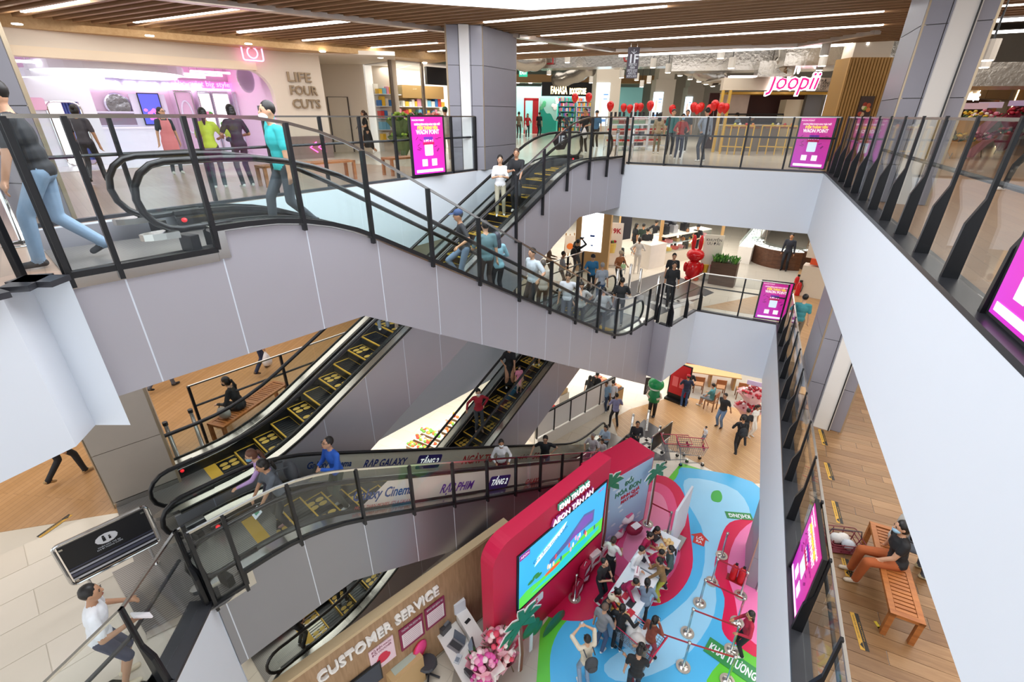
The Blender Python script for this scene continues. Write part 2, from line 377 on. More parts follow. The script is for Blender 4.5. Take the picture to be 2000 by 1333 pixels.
def step_meshes(w):
    g = {}
    ribs = MB().bx(-.2, .2, -w/2, w/2, -.05, 0)
    for k in range(12): ribs.bx(-.2, .2, -w/2+w*(k+.3)/12, -w/2+w*(k+.62)/12, 0, .006)
    g['step'] = ribs.bx(-.215, -.19, -w/2, w/2, -.23, 0).mesh('step', mat('#1b1c20', .45, .3))
    g['riser'] = None
    b = MB().bx(-.218, -.19, -w/2, w/2, -.02, .009).bx(.18, .2, -w/2, w/2, 0, .009).bx(-.18, .17, -w/2, -w/2+.028, 0, .009).bx(-.18, .17, w/2-.028, w/2, 0, .009)
    g['step_border'] = b.mesh('step_border', YELLOW)
    # sole and heel marks of the printed shoe shapes
    g['footprint'] = MB().prism([(math.cos(a)*.078, math.sin(a)*.056) for a in [2*math.pi*i/12 for i in range(12)]], 0, .004).mesh('footprint', mat('#d8b455', .6))
    return g
ESC = {}
def escalator(key, label, tn, w, kinks, s0, s1, joints, upward, newels, depth=1.6, clad=None, slope_end=False, lip=None):
    """kinks: deck line [(s,z)...]; tn: outer near side; s0,s1: ends of the truss; joints: panel seams"""
    clad = clad or CLAD
    deck = fillet([(s0, kinks[0][1])]+kinks+[(s1, kinks[1][1])])
    low = 0 if kinks[0][1] < kinks[1][1] else 1
    bk = [(s0, kinks[0][1]-depth), (kinks[0][0]+(.45 if not low else .45), kinks[0][1]-depth), (kinks[1][0]+.45*(1 if low else 1), kinks[1][1]-depth), (s1, kinks[1][1]-depth)]
    if slope_end: k_ = (bk[2][1]-bk[1][1])/(bk[2][0]-bk[1][0]); bk = bk[:2]+[(s1, bk[1][1]+k_*(s1-bk[1][0]))]
    floor_z = [kinks[0][1]-.26, kinks[1][1]-.26]
    tf = tn-w
    root = thing('escalator', label, 'escalator', p3(s0, (tn+tf)/2, min(floor_z)))
    inv = root.matrix_basis.inverted()
    def build(b, nm, m, par=None, smooth=False):
        o = b.build(nm, m, None, smooth); o.parent = par or root
        if par is None: o.matrix_parent_inverse = Matrix.Translation(-Vector(root.location))
        else: o.matrix_parent_inverse = Matrix.Translation(-Vector(root.location))
        return o
    nrm = Vector((NX[0], NX[1], 0))
    # cladding panels, near side (the top edge drops to the floor before the newel)
    edge = deck if lip is None else [(s0, deck[0][1]-.24), (lip, deck[0][1]-.24), (lip+.01, deck[0][1])]+[p for p in deck if p[0] > lip+.02]
    if lip is not None:
        build(MB().bar(p3(s0, tn+.006, edge[0][1]-.07), p3(lip, tn+.006, edge[0][1]-.07), .03, .14), 'lip_trim', STEEL); build(MB().bar(p3(lip+.06, tn+.006, deck[0][1]-.36), p3(lip+.06, tn+.006, deck[0][1]-.04), .03, .13, up=(AX[0], AX[1], 0)), 'lip_trim', STEEL)
    js = [s0]+[j for j in joints if s0+.1 < j < s1-.1]+[s1]
    for a, b in zip(js[:-1], js[1:]):
        top = [(s, z-.05) for s, z in sub(edge, a+.008, b-.008)]; bot = [(s, interp(bk, s)) for s, z in sub(bk, a+.008, b-.008)]
        pts = [p3(s, tn-.03, z) for s, z in bot]+[p3(s, tn-.03, z) for s, z in reversed(top)]
        build(MB().plate(pts, nrm, .03), 'cladding_panel', clad)
    seam = mat('#dfe6f0', .4, .2)
    for j in js[1:-1]:
        build(MB().bar(p3(j, tn-.012, interp(bk, j)), p3(j, tn-.012, interp(edge, j)-.06), .03, .02, up=(NX[0], NX[1], 0)), 'seam_strip', seam)
    # far side and underside
    top = sub(deck, s0, s1)
    pts = [p3(s, tf, interp(bk, s)) for s, z in sub(bk, s0, s1)]+[p3(s, tf, z-.05) for s, z in reversed(top)]
    build(MB().plate(pts, nrm, .03), 'far_cladding', clad)
    b = MB()
    for (sa, za), (sb, zb) in zip(bk[:-1], bk[1:]):
        b.plate([p3(sa, tn-.03, za), p3(sb, tn-.03, zb), p3(sb, tf+.03, zb), p3(sa, tf+.03, za)], (0, 0, 1), .04)
    build(b, 'soffit', clad)
    for s, z in ((s0, deck[0][1]), (s1, deck[-1][1])):
        zb = interp(bk, s); build(MB().plate([p3(s, tn-.03, zb), p3(s, tf+.03, zb), p3(s, tf+.03, z-.27), p3(s, tn-.03, z-.27)], (AX[0], AX[1], 0), .02), 'end_panel', clad)
    # decks (stainless), skirts, black edge
    na, nb = newels
    for side, t0 in ((1, tn), (-1, tf)):
        D = sub(deck, max(na+.25, lip or 0), nb-.25); b = MB(); sk = MB(); ed = MB(); ti = t0-side*.33
        for (sa, za), (sb, zb) in zip(D[:-1], D[1:]):
            b.plate([p3(sa, t0, za), p3(sb, t0, zb), p3(sb, t0-side*.2, zb), p3(sa, t0-side*.2, za)], (0, 0, -1), .06)
            b.plate([p3(sa, t0-side*.2, za), p3(sb, t0-side*.2, zb), p3(sb, ti, zb-.05), p3(sa, ti, za-.05)], (0, 0, -1), .03)
            sk.plate([p3(sa, ti, za-.05), p3(sb, ti, zb-.05), p3(sb, ti, zb-.45), p3(sa, ti, za-.45)], (NX[0]*side, NX[1]*side, 0), .015)
            ed.bar(p3(sa, t0+side*.005, za+.004), p3(sb, t0+side*.005, zb+.004), .03, .04)
            ed.bar(p3(sa, t0-side*.285, za+.0), p3(sb, t0-side*.285, zb+.0), .05, .05)
        build(b, 'deck', STEEL); build(sk, 'skirt', mat('#26272b', .35, .4)); build(ed, 'deck_edge', BLACK)
        # newel end caps of the deck
        for sN, dr in ((na, 1), (nb, -1)):
            z = interp(deck, sN+.25*dr)
            cap = [p3(sN+.25*dr-dr*math.sin(a)*.35, t0-side*.2-math.cos(a)*.12, z) for a in [math.pi*i/8 for i in range(9)]]
            build(MB().plate(cap if dr*1 > 0 else cap[::-1], (0, 0, -1), .07), 'deck_end', STEEL)
            build(MB().ell(p3(sN+.62*dr, t0-side*.345, z-.09), (.035, .035, .03), 10), 'stop_button', mat('#e0202a', .3, 0, .5))
            build(MB().bar(p3(sN+.35*dr, t0-side*.2, z-.07), p3(sN+.35*dr, t0-side*.2, z-.26), .1, .22), 'newel_base', BLACK)
        # handrail loop and glass
        tb = t0-side*.24; hh = .71
        H = [(s, z+hh) for s, z in sub(deck, na+.33, nb-.33)]; r = .36
        path = [p3(s, tb, z) for s, z in H]
        zA, zB = H[0][1], H[-1][1]
        endB = [p3(nb-.33+math.sin(a)*r*.95, tb, zB-r+math.cos(a)*r) for a in [math.pi*i/8 for i in range(1, 9)]]+[p3(nb-.85, tb, zB-2*r+.01)]
        endA = [p3(na+.33-math.sin(a)*r*.95, tb, zA-r+math.cos(a)*r) for a in [math.pi*i/8 for i in range(1, 9)]]+[p3(na+.85, tb, zA-2*r+.01)]
        build(MB().tube(endA[::-1]+path+endB, .038, 8), 'handrail', RUBBER, smooth=True)
        g0, g1 = na+.33, nb-.33; n = max(1, round((g1-g0)/1.55))
        for k in range(n):
            a, c = g0+(g1-g0)*k/n+.006, g0+(g1-g0)*(k+1)/n-.006
            D = sub(deck, a, c); pts = [p3(s, tb, z) for s, z in D]+[p3(s, tb, z+hh-.03) for s, z in reversed(D)]
            if k == 0: pts += [p3(na+.33-math.sin(x)*(r-.03), tb, zA-r+math.cos(x)*(r-.03)) for x in [math.pi*i/6 for i in range(1, 6)]]
            if k == n-1:
                m_ = len(D); e = [p3(nb-.33+math.sin(x)*(r-.03), tb, zB-r+math.cos(x)*(r-.03)) for x in [math.pi*i/6 for i in range(5, 0, -1)]]
                pts = pts[:m_]+e+pts[m_:]
            build(MB().plate(pts, nrm, .01), 'glass_pane', GLASSG)
    # steps
    tc = (tn+tf)/2; sw = w-.68; g = step_meshes(round(sw, 3)) if key not in ESC else None
    pitch = [(s, z-.27) for s, z in deck]; ss = na+1.35; k = 0
    dirn = 1 if kinks[1][1] > kinks[0][1] else -1      # +1: the flight climbs with s
    ang = math.atan2(AX[1], AX[0]) + (0 if dirn > 0 else math.pi)
    gm = step_cache.setdefault(round(sw, 3), None) or step_meshes(sw); step_cache[round(sw, 3)] = gm
    while ss < nb-1.3:
        z = interp(pitch, ss+.2*dirn*0); q = ST(ss, tc)
        st = link('step', gm['step']); st.parent = root; st.matrix_parent_inverse = Matrix.Translation(-Vector(root.location)); st.location = (q[0], q[1], z); st.rotation_euler = (0, 0, ang)
        o = link('step_border', gm['step_border'], st)
        if k % 2 == 0:
            for x_, y_ in [(x_, c_+e_) for c_ in (-.23, .23) for e_ in (-.068, .068) for x_ in (-.085, .085)]: link('footprint', gm['footprint'], st, (x_, y_*sw/.94, .0065))
        ss += .402; k += 1
    # comb and landing plates
    for sN, dr, fz in ((na, 1, floor_z[0]), (nb, -1, floor_z[1])):
        e = s0 if dr > 0 else s1
        plate = MB().prism([ST(e, tn-.2), ST(sN+.95*dr, tn-.33), ST(sN+.95*dr, tf+.33), ST(e, tf+.2)], fz-.02, fz+.012)
        build(plate, 'landing_plate', PLATE)
        build(MB().prism([ST(sN+.95*dr, tn-.34), ST(sN+1.15*dr, tn-.34), ST(sN+1.15*dr, tf+.34), ST(sN+.95*dr, tf+.34)], fz-.02, fz+.016), 'comb_plate', YELLOW)
    ESC[key] = dict(edge=edge, deck=deck, pitch=pitch, tn=tn, tf=tf, root=root, build=build, tc=tc)
    return root
step_cache = {}
def ribbed(name):
    m = bpy.data.materials.new(name); m.use_nodes = True; nt = m.node_tree; b = nt.nodes['Principled BSDF']
    tc = nt.nodes.new('ShaderNodeTexCoord'); mp = nt.nodes.new('ShaderNodeMapping'); w = nt.nodes.new('ShaderNodeTexWave'); r = nt.nodes.new('ShaderNodeValToRGB')
    mp.inputs['Rotation'].default_value = (0, 0, TH); w.inputs['Scale'].default_value = 8; w.bands_direction = 'X'
    r.color_ramp.elements[0].color = srgb('#6d6a67'); r.color_ramp.elements[1].color = srgb('#a19d99')
    nt.links.new(tc.outputs['Object'], mp.inputs[0]); nt.links.new(mp.outputs[0], w.inputs[0]); nt.links.new(w.outputs['Fac'], r.inputs[0]); nt.links.new(r.outputs[0], b.inputs['Base Color'])
    b.inputs['Metallic'].default_value = .6; b.inputs['Roughness'].default_value = .4
    return m
PLATE = ribbed('ribbed_plate')
J1 = [.83, 1.78, 2.83, 3.87, 4.95, 5.99, 7.08, 8.12, 9.17, 10.22, 11.27, 12.3, 13.3]
escalator('E1', 'grey clad escalator crossing the front from upper left landing down to the middle floor', -6.12, 1.62,
          [(3.04, 10.84), (11.81, 5.91)], .4, 14.2, J1, False, (1.2, 13.7), depth=1.62, slope_end=True, lip=1.74)
escalator('E2', 'escalator climbing from the middle floor at left to the upper floor behind the front escalator', -8.15, 1.62,
          [(2.35, 5.91), (11.83, 10.82)], .6, 14.7, [1.2, 2.3, 3.4, 4.45, 5.5, 6.55, 7.6, 8.65, 9.7, 10.75, 11.8, 12.85, 13.8], True, (.45, 14.25), depth=1.62)
escalator('E4', 'lower front escalator with cinema adverts descending from the middle floor to the ground floor', -6.16, 1.62,
          [(2.05, 5.91), (12.2, .26)], .5, 14.8, [.62, 1.85, 2.9, 3.95, 5.0, 6.03, 7.06, 8.1, 9.15, 10.2, 11.2, 12.2], False, (.4, 14.2), depth=1.75, lip=.93,
          clad=mat('#9a9ca3', .38, .8, noise=.03, scale=1.5))
escalator('E5', 'lower rear escalator climbing from the ground floor behind the cinema adverts', -8.15, 1.62,
          [(3.26, .26), (13.9, 5.91)], 1.0, 16, [4.2, 5.3, 6.35, 7.4, 8.45, 9.5, 10.55, 11.6, 12.65], True, (1.1, 15.4), depth=1.55)
# curved return of the front escalator's cladding to the slab corner
b = MB(); a = ST(14.2, -6.12)
structure(MB().plate([a+(S1+.05,), SCn+(S1+.05,), SCn+(L1,), a+(L1,)], (.9, .5, 0), .04).build('wall_return', CLAD))

# ------------------------------------------------------------------ glass barriers along the escalators
def barrier(key, ss, t, h=1.15, drop=.12):
    """outer glass screen with black posts, fixed to the truss: parts of that escalator"""
    E = ESC[key]; dk = E['edge']; bd = E['build']; d0 = E['deck']
    for i, s in enumerate(ss):
        z = interp(dk, s); bd(MB().bar(p3(s, t, z-drop), p3(s, t, interp(d0, s)+h), .045, .075, up=(NX[0], NX[1], 0)), 'screen_post', BLACK)
    for a, c in zip(ss[:-1], ss[1:]):
        D = sub(dk, a+.04, c-.04); pts = [p3(s, t, z+.03) for s, z in D]+[p3(s, t, interp(d0, s)+h) for s, z in reversed(D)]
        bd(MB().plate(pts, (NX[0], NX[1], 0), .012), 'screen_pane', GLASS)
    D = sub(dk, ss[0], ss[-1]); b = MB(); k = MB()
    for (sa, za), (sb, zb) in zip(D[:-1], D[1:]):
        b.bar(p3(sa, t, interp(d0, sa)+h), p3(sb, t, interp(d0, sb)+h), .03, .035); k.bar(p3(sa, t, za+.0), p3(sb, t, zb+.0), .06, .06)
    bd(b, 'screen_rail', STEEL); bd(k, 'screen_base', BLACK)
barrier('E1', [.42, .81, 1.75, 2.8, 3.78, 4.86, 5.95, 7.1, 8.2, 9.3, 10.4, 11.45, 12.5, 13.5, 14.15], -6.09)
barrier('E2', [9.3, 10.4, 11.5, 12.6, 13.6, 14.6], -8.11, drop=.55)
barrier('E4', [.5, .92, 1.8, 2.9, 3.95, 5.0, 6.03, 7.06, 8.1, 9.15, 10.2, 11.2, 12.2], -6.12)

# ------------------------------------------------------------------ railings on the slab edges
def railing(label, pts, z, out, spacing=1.05, h=1.4, fin=True, mid=True, ends=(True, True), offs=None, skip=(), group=None, lead=0.):
    """glass railing along the plan points; out=+1: the void lies on the right of the walking direction"""
    root = thing('glass_railing', label, 'railing', pts[0]+(z,), group=group); o0 = Matrix.Translation(-Vector(root.location))
    def bd(b, nm, m):
        o = b.build(nm, m); o.parent = root; o.matrix_parent_inverse = o0; return o
    for (a, c) in zip(pts[:-1], pts[1:]):
        A, B = Vector(a), Vector(c); L = (B-A).length; d = (B-A)/L; n = Vector((d.y, -d.x))*out
        if offs is not None: xs = [x for x in offs]
        else:
            k = max(1, round(L/spacing)); xs = [L*i/k for i in range(k+1)]
        for x in xs:
            q = A+d*x
            if fin:
                prof = [(0, 0), (.13, 0), (.11, .5), (.035, .72), (.03, h-.02), (0, h-.02)]
                pl = [(q.x+n.x*a_-d.x*.025, q.y+n.y*a_-d.y*.025, z+.05+b_) for a_, b_ in prof]
                bd(MB().plate(pl if out > 0 else pl[::-1], (d.x, d.y, 0), .05), 'post', BLACKM)
            else: bd(MB().bar((q.x, q.y, z), (q.x, q.y, z+h), .05, .07, up=(n.x, n.y, 0)), 'post', BLACKM)
        for x0, x1 in zip(xs[:-1], xs[1:]):
            p, q = A+d*(x0+.03), A+d*(x1-.03)
            bd(MB().plate([(p.x, p.y, z+.06), (q.x, q.y, z+.06), (q.x, q.y, z+h), (p.x, p.y, z+h)], (-n.x, -n.y, 0), .012), 'glass_pane', GLASS)
        p, q = A+d*xs[0], A+d*xs[-1]
        bd(MB().bar((p.x, p.y, z+h), (q.x, q.y, z+h), .035, .03), 'top_rail', STEEL)
        if mid:
            m_ = -n*.09
            bd(MB().tube([(p.x+m_.x, p.y+m_.y, z+.88), (q.x+m_.x, q.y+m_.y, z+.88)], .025, 8), 'handrail', mat('#26272b', .4))
    return root
railing('long glass railing with black fin posts on the right side of the upper floor', [(1.9, -2.2), (1.9, 15.75)], L2, -1, offs=[.85+1.0*i for i in range(18)]+[17.95])
railing('glass railing at the back of the void on the upper floor', [(1.8, 16.25), ST(14.75, -8.0)], L2, -1, fin=False)
railing('glass railing with posts beside the pink studio on the upper floor', [colc, ST(5.25, -9.88), ST(.6, -9.35)], L2, -1, fin=False)
railing('short glass railing at the far left edge of the upper floor', [ST(.42, -6.15), (c2m[0]-.1, c2m[1]), (c2n[0]-.15, c2n[1]-.6), (c2n[0], -3)], L2, -1, spacing=1.6, fin=False, mid=False)
railing('long glass railing with black fin posts on the right side of the middle floor', [(1.77, -3), (1.77, 16.6)], L1, -1, offs=[.8+1.08*i for i in range(18)])
railing('glass railing at the back of the void on the middle floor', [(1.72, 17.1), (SB[0]+.05, SB[1]+.08)], L1, -1, fin=False)
railing('angled glass railing between the middle floor corner and the front escalator foot', [(SB[0]+.02, SB[1]+.05), (SCn[0]-.05, SCn[1]+.02), ST(14.25, -6.0)], L1, -1, spacing=.95)
railing('glass railing beside the wooden bench left of the rear escalator foot', [ST(1.75, -10.3), ST(9.2, -10.3)], L1, 1, spacing=1.85, fin=False)
railing('glass railing on the black ledge at the lower left landing', [ST(.5, -6.3), (n1[0]-.12, n1[1]-.08), (n2[0]-.15, n2[1]-.1), (n2[0]+1.15, -4.5)], L1, -1, spacing=1.15)
railing('glass railing behind the lower rear escalator on the middle floor', [ST(9.6, -10.25), ST(15.9, -10.25)], L1, 1, spacing=1.05, fin=False)
# ================================================================== PEOPLE
SKIN = ['#c99a7c', '#b98763', '#d3a888', '#bd8e6e']
_people = []
HANDS = {}
def _ik(a, c, l1, l2, pole):
    """middle joint of a two-bone limb from a to c bending toward pole"""
    a, c = Vector(a), Vector(c); d = c-a; L = min(d.length, (l1+l2)*.999); d.normalize(); c = a+d*L
    x = (l1*l1-l2*l2+L*L)/(2*L); h = math.sqrt(max(l1*l1-x*x, 0)); p = Vector(pole); p = p-d*p.dot(d)
    if p.length < 1e-4: p = Vector((0, 0, 1))
    return a+d*x+p.normalized()*h, c
ARMS = {'down': (.25, .03, -.13), 'bent': (.2, .3, .14), 'phone': (.07, .3, .22), 'ear': (.13, .07, .63), 'up': (.08, .34, .68), 'hip': (.2, -.03, .06),
        'reach': (.17, .47, .17), 'rail': (.42, .2, .12), 'lap': (.1, .32, -.02), 'side': (.36, .02, -.06), 'swing': (.24, .22, -.08), 'back': (.24, -.2, -.08), 'low': (.15, .4, -.05), 'pocket': (.2, .05, -.04), 'chin': (.05, .2, .5)}
def person(label, pos, h=1.65, rz=0., shirt='#222428', pants='#25272c', shoes='#e8e6e2', skin=None, hair='short', hairc='#17120f', arms=('down', 'down'), legs='stand',
           sleeve=.55, leglen=1., lean=4., head=(0., 0.), female=False, mask=False, skirt=None, vox=.021, cap=None, hem=-.06, seat=.45, build=1., group=None, dress=False, glasses=False):
    """one figure: a single skin over a posed skeleton, faces split into skin, shirt, trousers and shoes; origin at the feet"""
    skin = skin or SKIN[len(_people) % 4]; k = h/1.70; B = MB(); prim = []
    def ell(c, r, reg, M=None, n=10, kk=7):
        c = Vector(c); b0 = len(B.v); B.ell((0, 0, 0), r, n, None, kk)
        for i in range(b0, len(B.v)):
            q = Vector(B.v[i]); q = (M @ q if M is not None else q)+c; B.v[i] = tuple(q)
        prim.append(('e', c, r, reg, M))
    def cap_(a, c, ra, rb, reg):
        a, c = Vector(a), Vector(c); B.tube([a, c], ra, 10, None, r2=rb); B.ell(a, (ra,)*3, 8, None, 6); B.ell(c, (rb,)*3, 8, None, 6); prim.append(('c', a, c, ra, rb, reg))
    sit = legs == 'sit'; hz = seat+.1 if sit else .93
    Rl = Matrix.Rotation(math.radians(-lean), 3, 'X'); hip = Vector((0, 0 if not sit else -.0, hz))
    def T(x, y, z): return hip+Rl @ Vector((x, y, z))
    bw = build
    top = 'skirt' if dress else 'shirt'
    ell(T(0, 0, -.01), ((.165 if female else .155)*bw, .12*bw, .13), 'hips', Rl); ell(T(0, 0, .13), ((.128 if female else .145)*bw, .105*bw, .16), top, Rl)
    ell(T(0, .01, .31), ((.15 if female else .172)*bw, .115*bw, .19), top, Rl)
    if female: ell(T(.062, .085, .3), (.06, .05, .06), top, Rl); ell(T(-.062, .085, .3), (.06, .05, .06), top, Rl)
    sx = .155 if female else .18
    cap_(T(-sx*.9, 0, .44), T(sx*.9, 0, .44), .058, .058, top)
    cap_(T(0, 0, .44), T(0, .02, .57), .056, .05, 'skin')
    hm = Rl @ Matrix.Rotation(math.radians(head[0]), 3, 'Z') @ Matrix.Rotation(math.radians(-head[1]), 3, 'X'); hc = T(0, .025, .655)
    ell(hc, (.077, .095, .112), 'skin', hm); ell(hc+hm @ Vector((0, .024, -.06)), (.056, .066, .06), 'skin', hm); ell(hc+hm @ Vector((0, .098, -.012)), (.014, .022, .024), 'skin', hm)
    for s in (-1, 1): ell(hc+hm @ Vector((s*.078, -.005, -.008)), (.012, .02, .03), 'skin', hm)
    hnd = {}
    for s, ar in ((-1, arms[0]), (1, arms[1])):
        t = ARMS[ar] if isinstance(ar, str) else ar
        sh = T(s*sx, 0, .435); tgt = hip+Vector((s*t[0], t[1], t[2])) if not isinstance(ar, str) or True else None
        if lean > 12: tgt = tgt+Rl @ Vector((0, 0, .3))-Vector((0, 0, .3))
        pole = Vector((s*.6, -.5, -.6)) if ar != 'hip' else Vector((s*1., -.5, 0))
        el, wr = _ik(sh, tgt, .285, .25, pole)
        m = sh.lerp(el, max(.25, min(1, sleeve/.5*.72))) if sleeve < .5 else el
        if sleeve >= .95: cap_(sh, el, .056*bw, .046, 'shirt'); cap_(el, wr, .046, .036, 'shirt')
        else:
            mm = sh.lerp(el, min(1, max(.05, sleeve*1.35)))
            cap_(sh, mm, .057*bw, .054*bw, 'shirt' if sleeve > .06 else 'skin'); cap_(mm, el, .043*bw, .039, 'skin'); cap_(el, wr, .04, .028, 'skin')
        d = (wr-el).normalized(); sd = d.cross(Vector((0, 0, 1)))
        if sd.length < .2: sd = Vector((0, 1, 0))
        sd.normalize(); nn = sd.cross(d); p = wr+d*.065
        cap_(wr+d*.02, p, .03, .033, 'skin'); hnd[s] = p+d*.05
        for f, (o, l) in enumerate(((-.028, .055), (-.0095, .07), (.0095, .074), (.028, .066))):
            a0 = p+sd*o+d*.012; a1 = a0+d*l*.55-nn*.012; a2 = a1+d*l*.35-nn*.028; cap_(a0, a1, .0105, .0095, 'skin'); cap_(a1, a2, .0095, .0085, 'skin')
        a0 = wr+d*.035-sd*.03*1; a1 = a0-sd*.03+d*.03-nn*.01; cap_(a0, a1, .012, .011, 'skin'); cap_(a1, a1+d*.03-nn*.01, .011, .0095, 'skin')
    for s in (-1, 1):
        hj = T(s*.088, 0, -.03)
        if sit: an = Vector((s*.11, .47, .08)); pole = Vector((s*.1, .6, 1)); kn, an = _ik(hj, an, .44, .42, pole)
        elif legs == 'walk': an = Vector((s*.085, .26 if s > 0 else -.27, .09 if s > 0 else .15)); kn, an = _ik(hj, an, .44, .43, (0, 1, 0))
        elif legs == 'walk2': an = Vector((s*.085, .26 if s < 0 else -.27, .09 if s < 0 else .15)); kn, an = _ik(hj, an, .44, .43, (0, 1, 0))
        elif legs == 'wide': an = Vector((s*.17, .04, .085)); kn, an = _ik(hj, an, .44, .43, (0, 1, 0))
        elif legs == 'step': an = Vector((s*.1, .12 if s > 0 else -.06, .085+(.2 if s > 0 else 0))); kn, an = _ik(hj, an, .44, .43, (0, 1, 0))
        else: an = Vector((s*.1, 0, .085)); kn, an = _ik(hj, an, .44, .43, (0, 1, 0))
        lg = 'pants'
        if skirt or dress: lg = 'skin'
        r0, r1, r2 = .082*bw, .062*bw, .05*bw
        cap_(hj, kn, r0, r1, lg if leglen > .3 else 'skin')
        if leglen >= .9: cap_(kn, an, r1, r2, lg)
        else: cap_(kn, an, .055, .036, 'skin')
        bk = an+Vector((0, -.035, -.04)); fr = an+Vector((s*.015, .135, -.05))
        if legs in ('walk', 'walk2') and an.z > .13: bk.z += .05; fr = an+Vector((s*.015, .12, -.075))
        cap_(an, bk, .036, .034, 'shoe' if leglen > 0 else 'skin'); cap_(bk, fr, .038, .034, 'shoe')
    if skirt or dress:
        l = skirt or .5; kp = [(0, 0, .02), (0, 0, -.15), (0, 0, -.15-l*.45), (0, 0, -.15-l)]
        for i, (a, c) in enumerate(zip(kp[:-1], kp[1:])):
            ra = (.15, .17, .19)[i]; rb = (.17, .19, .2)[i]; B.tube([T(*a), T(*c)], ra, 12, None, r2=rb); prim.append(('c', T(*a), T(*c), ra, rb, 'skirt'))
    W_ = Matrix.Translation(pos) @ Matrix.Rotation(rz, 4, 'Z') @ Matrix.Scale(k, 4)
    HANDS[label] = {s_: W_ @ v_ for s_, v_ in hnd.items()}; HANDS[label]['rz'] = rz; HANDS[label]['hip'] = (W_ @ hip, k)
    raw = B.mesh('raw'); o = bpy.data.objects.new('person', raw); COL.objects.link(o)
    if len(pos) == 2: raise ValueError
    o.location = pos; o.rotation_euler = (0, 0, rz); o.scale = (k, k, k)
    md = o.modifiers.new('r', 'REMESH'); md.mode = 'VOXEL'; md.voxel_size = vox/k
    sm = o.modifiers.new('s', 'SMOOTH'); sm.iterations = 3; sm.factor = .5
    tag(o, label, 'person', group)
    cols = {'skin': mat(skin, .5), 'shirt': mat(shirt, .75, noise=.1, scale=14, bump=.15), 'pants': mat(pants, .8, noise=.1, scale=14, bump=.15), 'shoe': mat(shoes, .6)}
    cols['skirt'] = cols['pants'] if not dress else cols['shirt']
    _people.append((o, prim, cols, hz+hem, bool(dress)))
    # hair, eyes, mouth, mask as children placed on the head
    HM = Matrix.Translation(hc) @ hm.to_4x4()
    def kid(b, nm, m, smooth=True):
        q = b.build(nm, m, o, smooth); q.matrix_local = HM; return q
    if hair:
        b = MB(); b.ell((0, -.02, .03), (.085, .094, .1), 12, None, 8)
        if hair in ('long', 'pony', 'bun', 'bob'): b.ell((0, -.03, -.01), (.087, .085, .11), 12, None, 8)
        if hair == 'long': b.ell((0, -.07, -.15), (.085, .045, .2), 10, None, 8)
        if hair == 'bob': b.ell((0, -.045, -.06), (.095, .07, .1), 10, None, 8)
        if hair == 'pony': b.ell((0, -.13, -.02), (.035, .04, .05), 8, None, 6); b.ell((0, -.15, -.13), (.032, .03, .12), 8, None, 8)
        if hair == 'bun': b.ell((0, -.12, .05), (.045, .042, .045), 8, None, 6)
        kid(b, 'hair', mat(hairc, .45, noise=.2, scale=30))
    if cap:
        b = MB(); b.ell((0, -.012, .045), (.09, .103, .085), 12, None, 8); kid(b, 'cap', mat(cap, .7))
        q = kid(MB().ell((0, .12, .05), (.075, .075, .01), 12, None, 5), 'cap_brim', mat(cap, .7))
    for s in (-1, 1):
        kid(MB().ell((s*.03, .083, .008), (.013, .008, .0065), 6, None, 4), 'eye', mat('#17110e', .3)); kid(MB().ell((s*.031, .086, .03), (.018, .006, .004), 6, None, 4), 'eyebrow', mat('#1c1512', .6))
    if mask: kid(MB().ell((0, .052, -.055), (.066, .068, .052), 10, None, 7), 'face_mask', mat(mask if isinstance(mask, str) else '#e9eef2', .7))
    else: kid(MB().ell((0, .086, -.068), (.024, .008, .007), 8, None, 4), 'mouth', mat('#8c4a40', .5))
    if glasses:
        b = MB(); [b.tube([(s*.031+math.cos(a)*.024, .098, .008+math.sin(a)*.017) for a in [2*math.pi*i/10 for i in range(10)]], .0025, 5, None, True) for s in (-1, 1)]; b.bar((-.008, .1, .01), (.008, .1, .01), .004, .004)
        for s in (-1, 1): b.bar((s*.055, .097, .012), (s*.08, .0, .012), .004, .004)
        kid(b, 'glasses', BLACK, False)
    return o
def finish_people():
    dg = bpy.context.evaluated_depsgraph_get(); dg.update()
    made = []
    for o, prim, cols, hemz, dress in _people: made.append(bpy.data.meshes.new_from_object(o.evaluated_get(dg)))
    for (o, prim, cols, hemz, dress), me in zip(_people, made):
        o.modifiers.clear(); old = o.data; o.data = me; bpy.data.meshes.remove(old); me.name = 'body'
        n = len(me.polygons)
        if not n: continue
        ce = np.zeros(n*3); me.polygons.foreach_get('center', ce); ce = ce.reshape(-1, 3)
        best = np.full(n, 1e9); reg = np.zeros(n, int); names = ['skin', 'shirt', 'pants', 'shoe', 'skirt']
        for p in prim:
            if p[0] == 'c':
                a, c = np.array(p[1]), np.array(p[2]); ab = c-a; L = max(ab@ab, 1e-9); t = np.clip(((ce-a)@ab)/L, 0, 1); d = np.linalg.norm(ce-(a+t[:, None]*ab), axis=1)-(p[3]+(p[4]-p[3])*t); r = p[5]
            else:
                q = ce-np.array(p[1])
                if p[4] is not None: q = q@np.array(p[4])
                rr = np.array(p[2]); d = (np.linalg.norm(q/rr, axis=1)-1)*rr.mean(); r = p[3]
            if r == 'hips':
                ii = np.where(ce[:, 2] > hemz, 1, 4 if dress else 2)
                w = d < best; best[w] = d[w]; reg[w] = ii[w]; continue
            w = d < best; best[w] = d[w]; reg[w] = names.index(r)
        # a skirt hides the hip region of the trousers
        me.materials.clear()
        for x in names: me.materials.append(cols[x])
        me.polygons.foreach_set('material_index', reg.astype(np.int32)); me.polygons.foreach_set('use_smooth', np.ones(n, bool)); me.update()
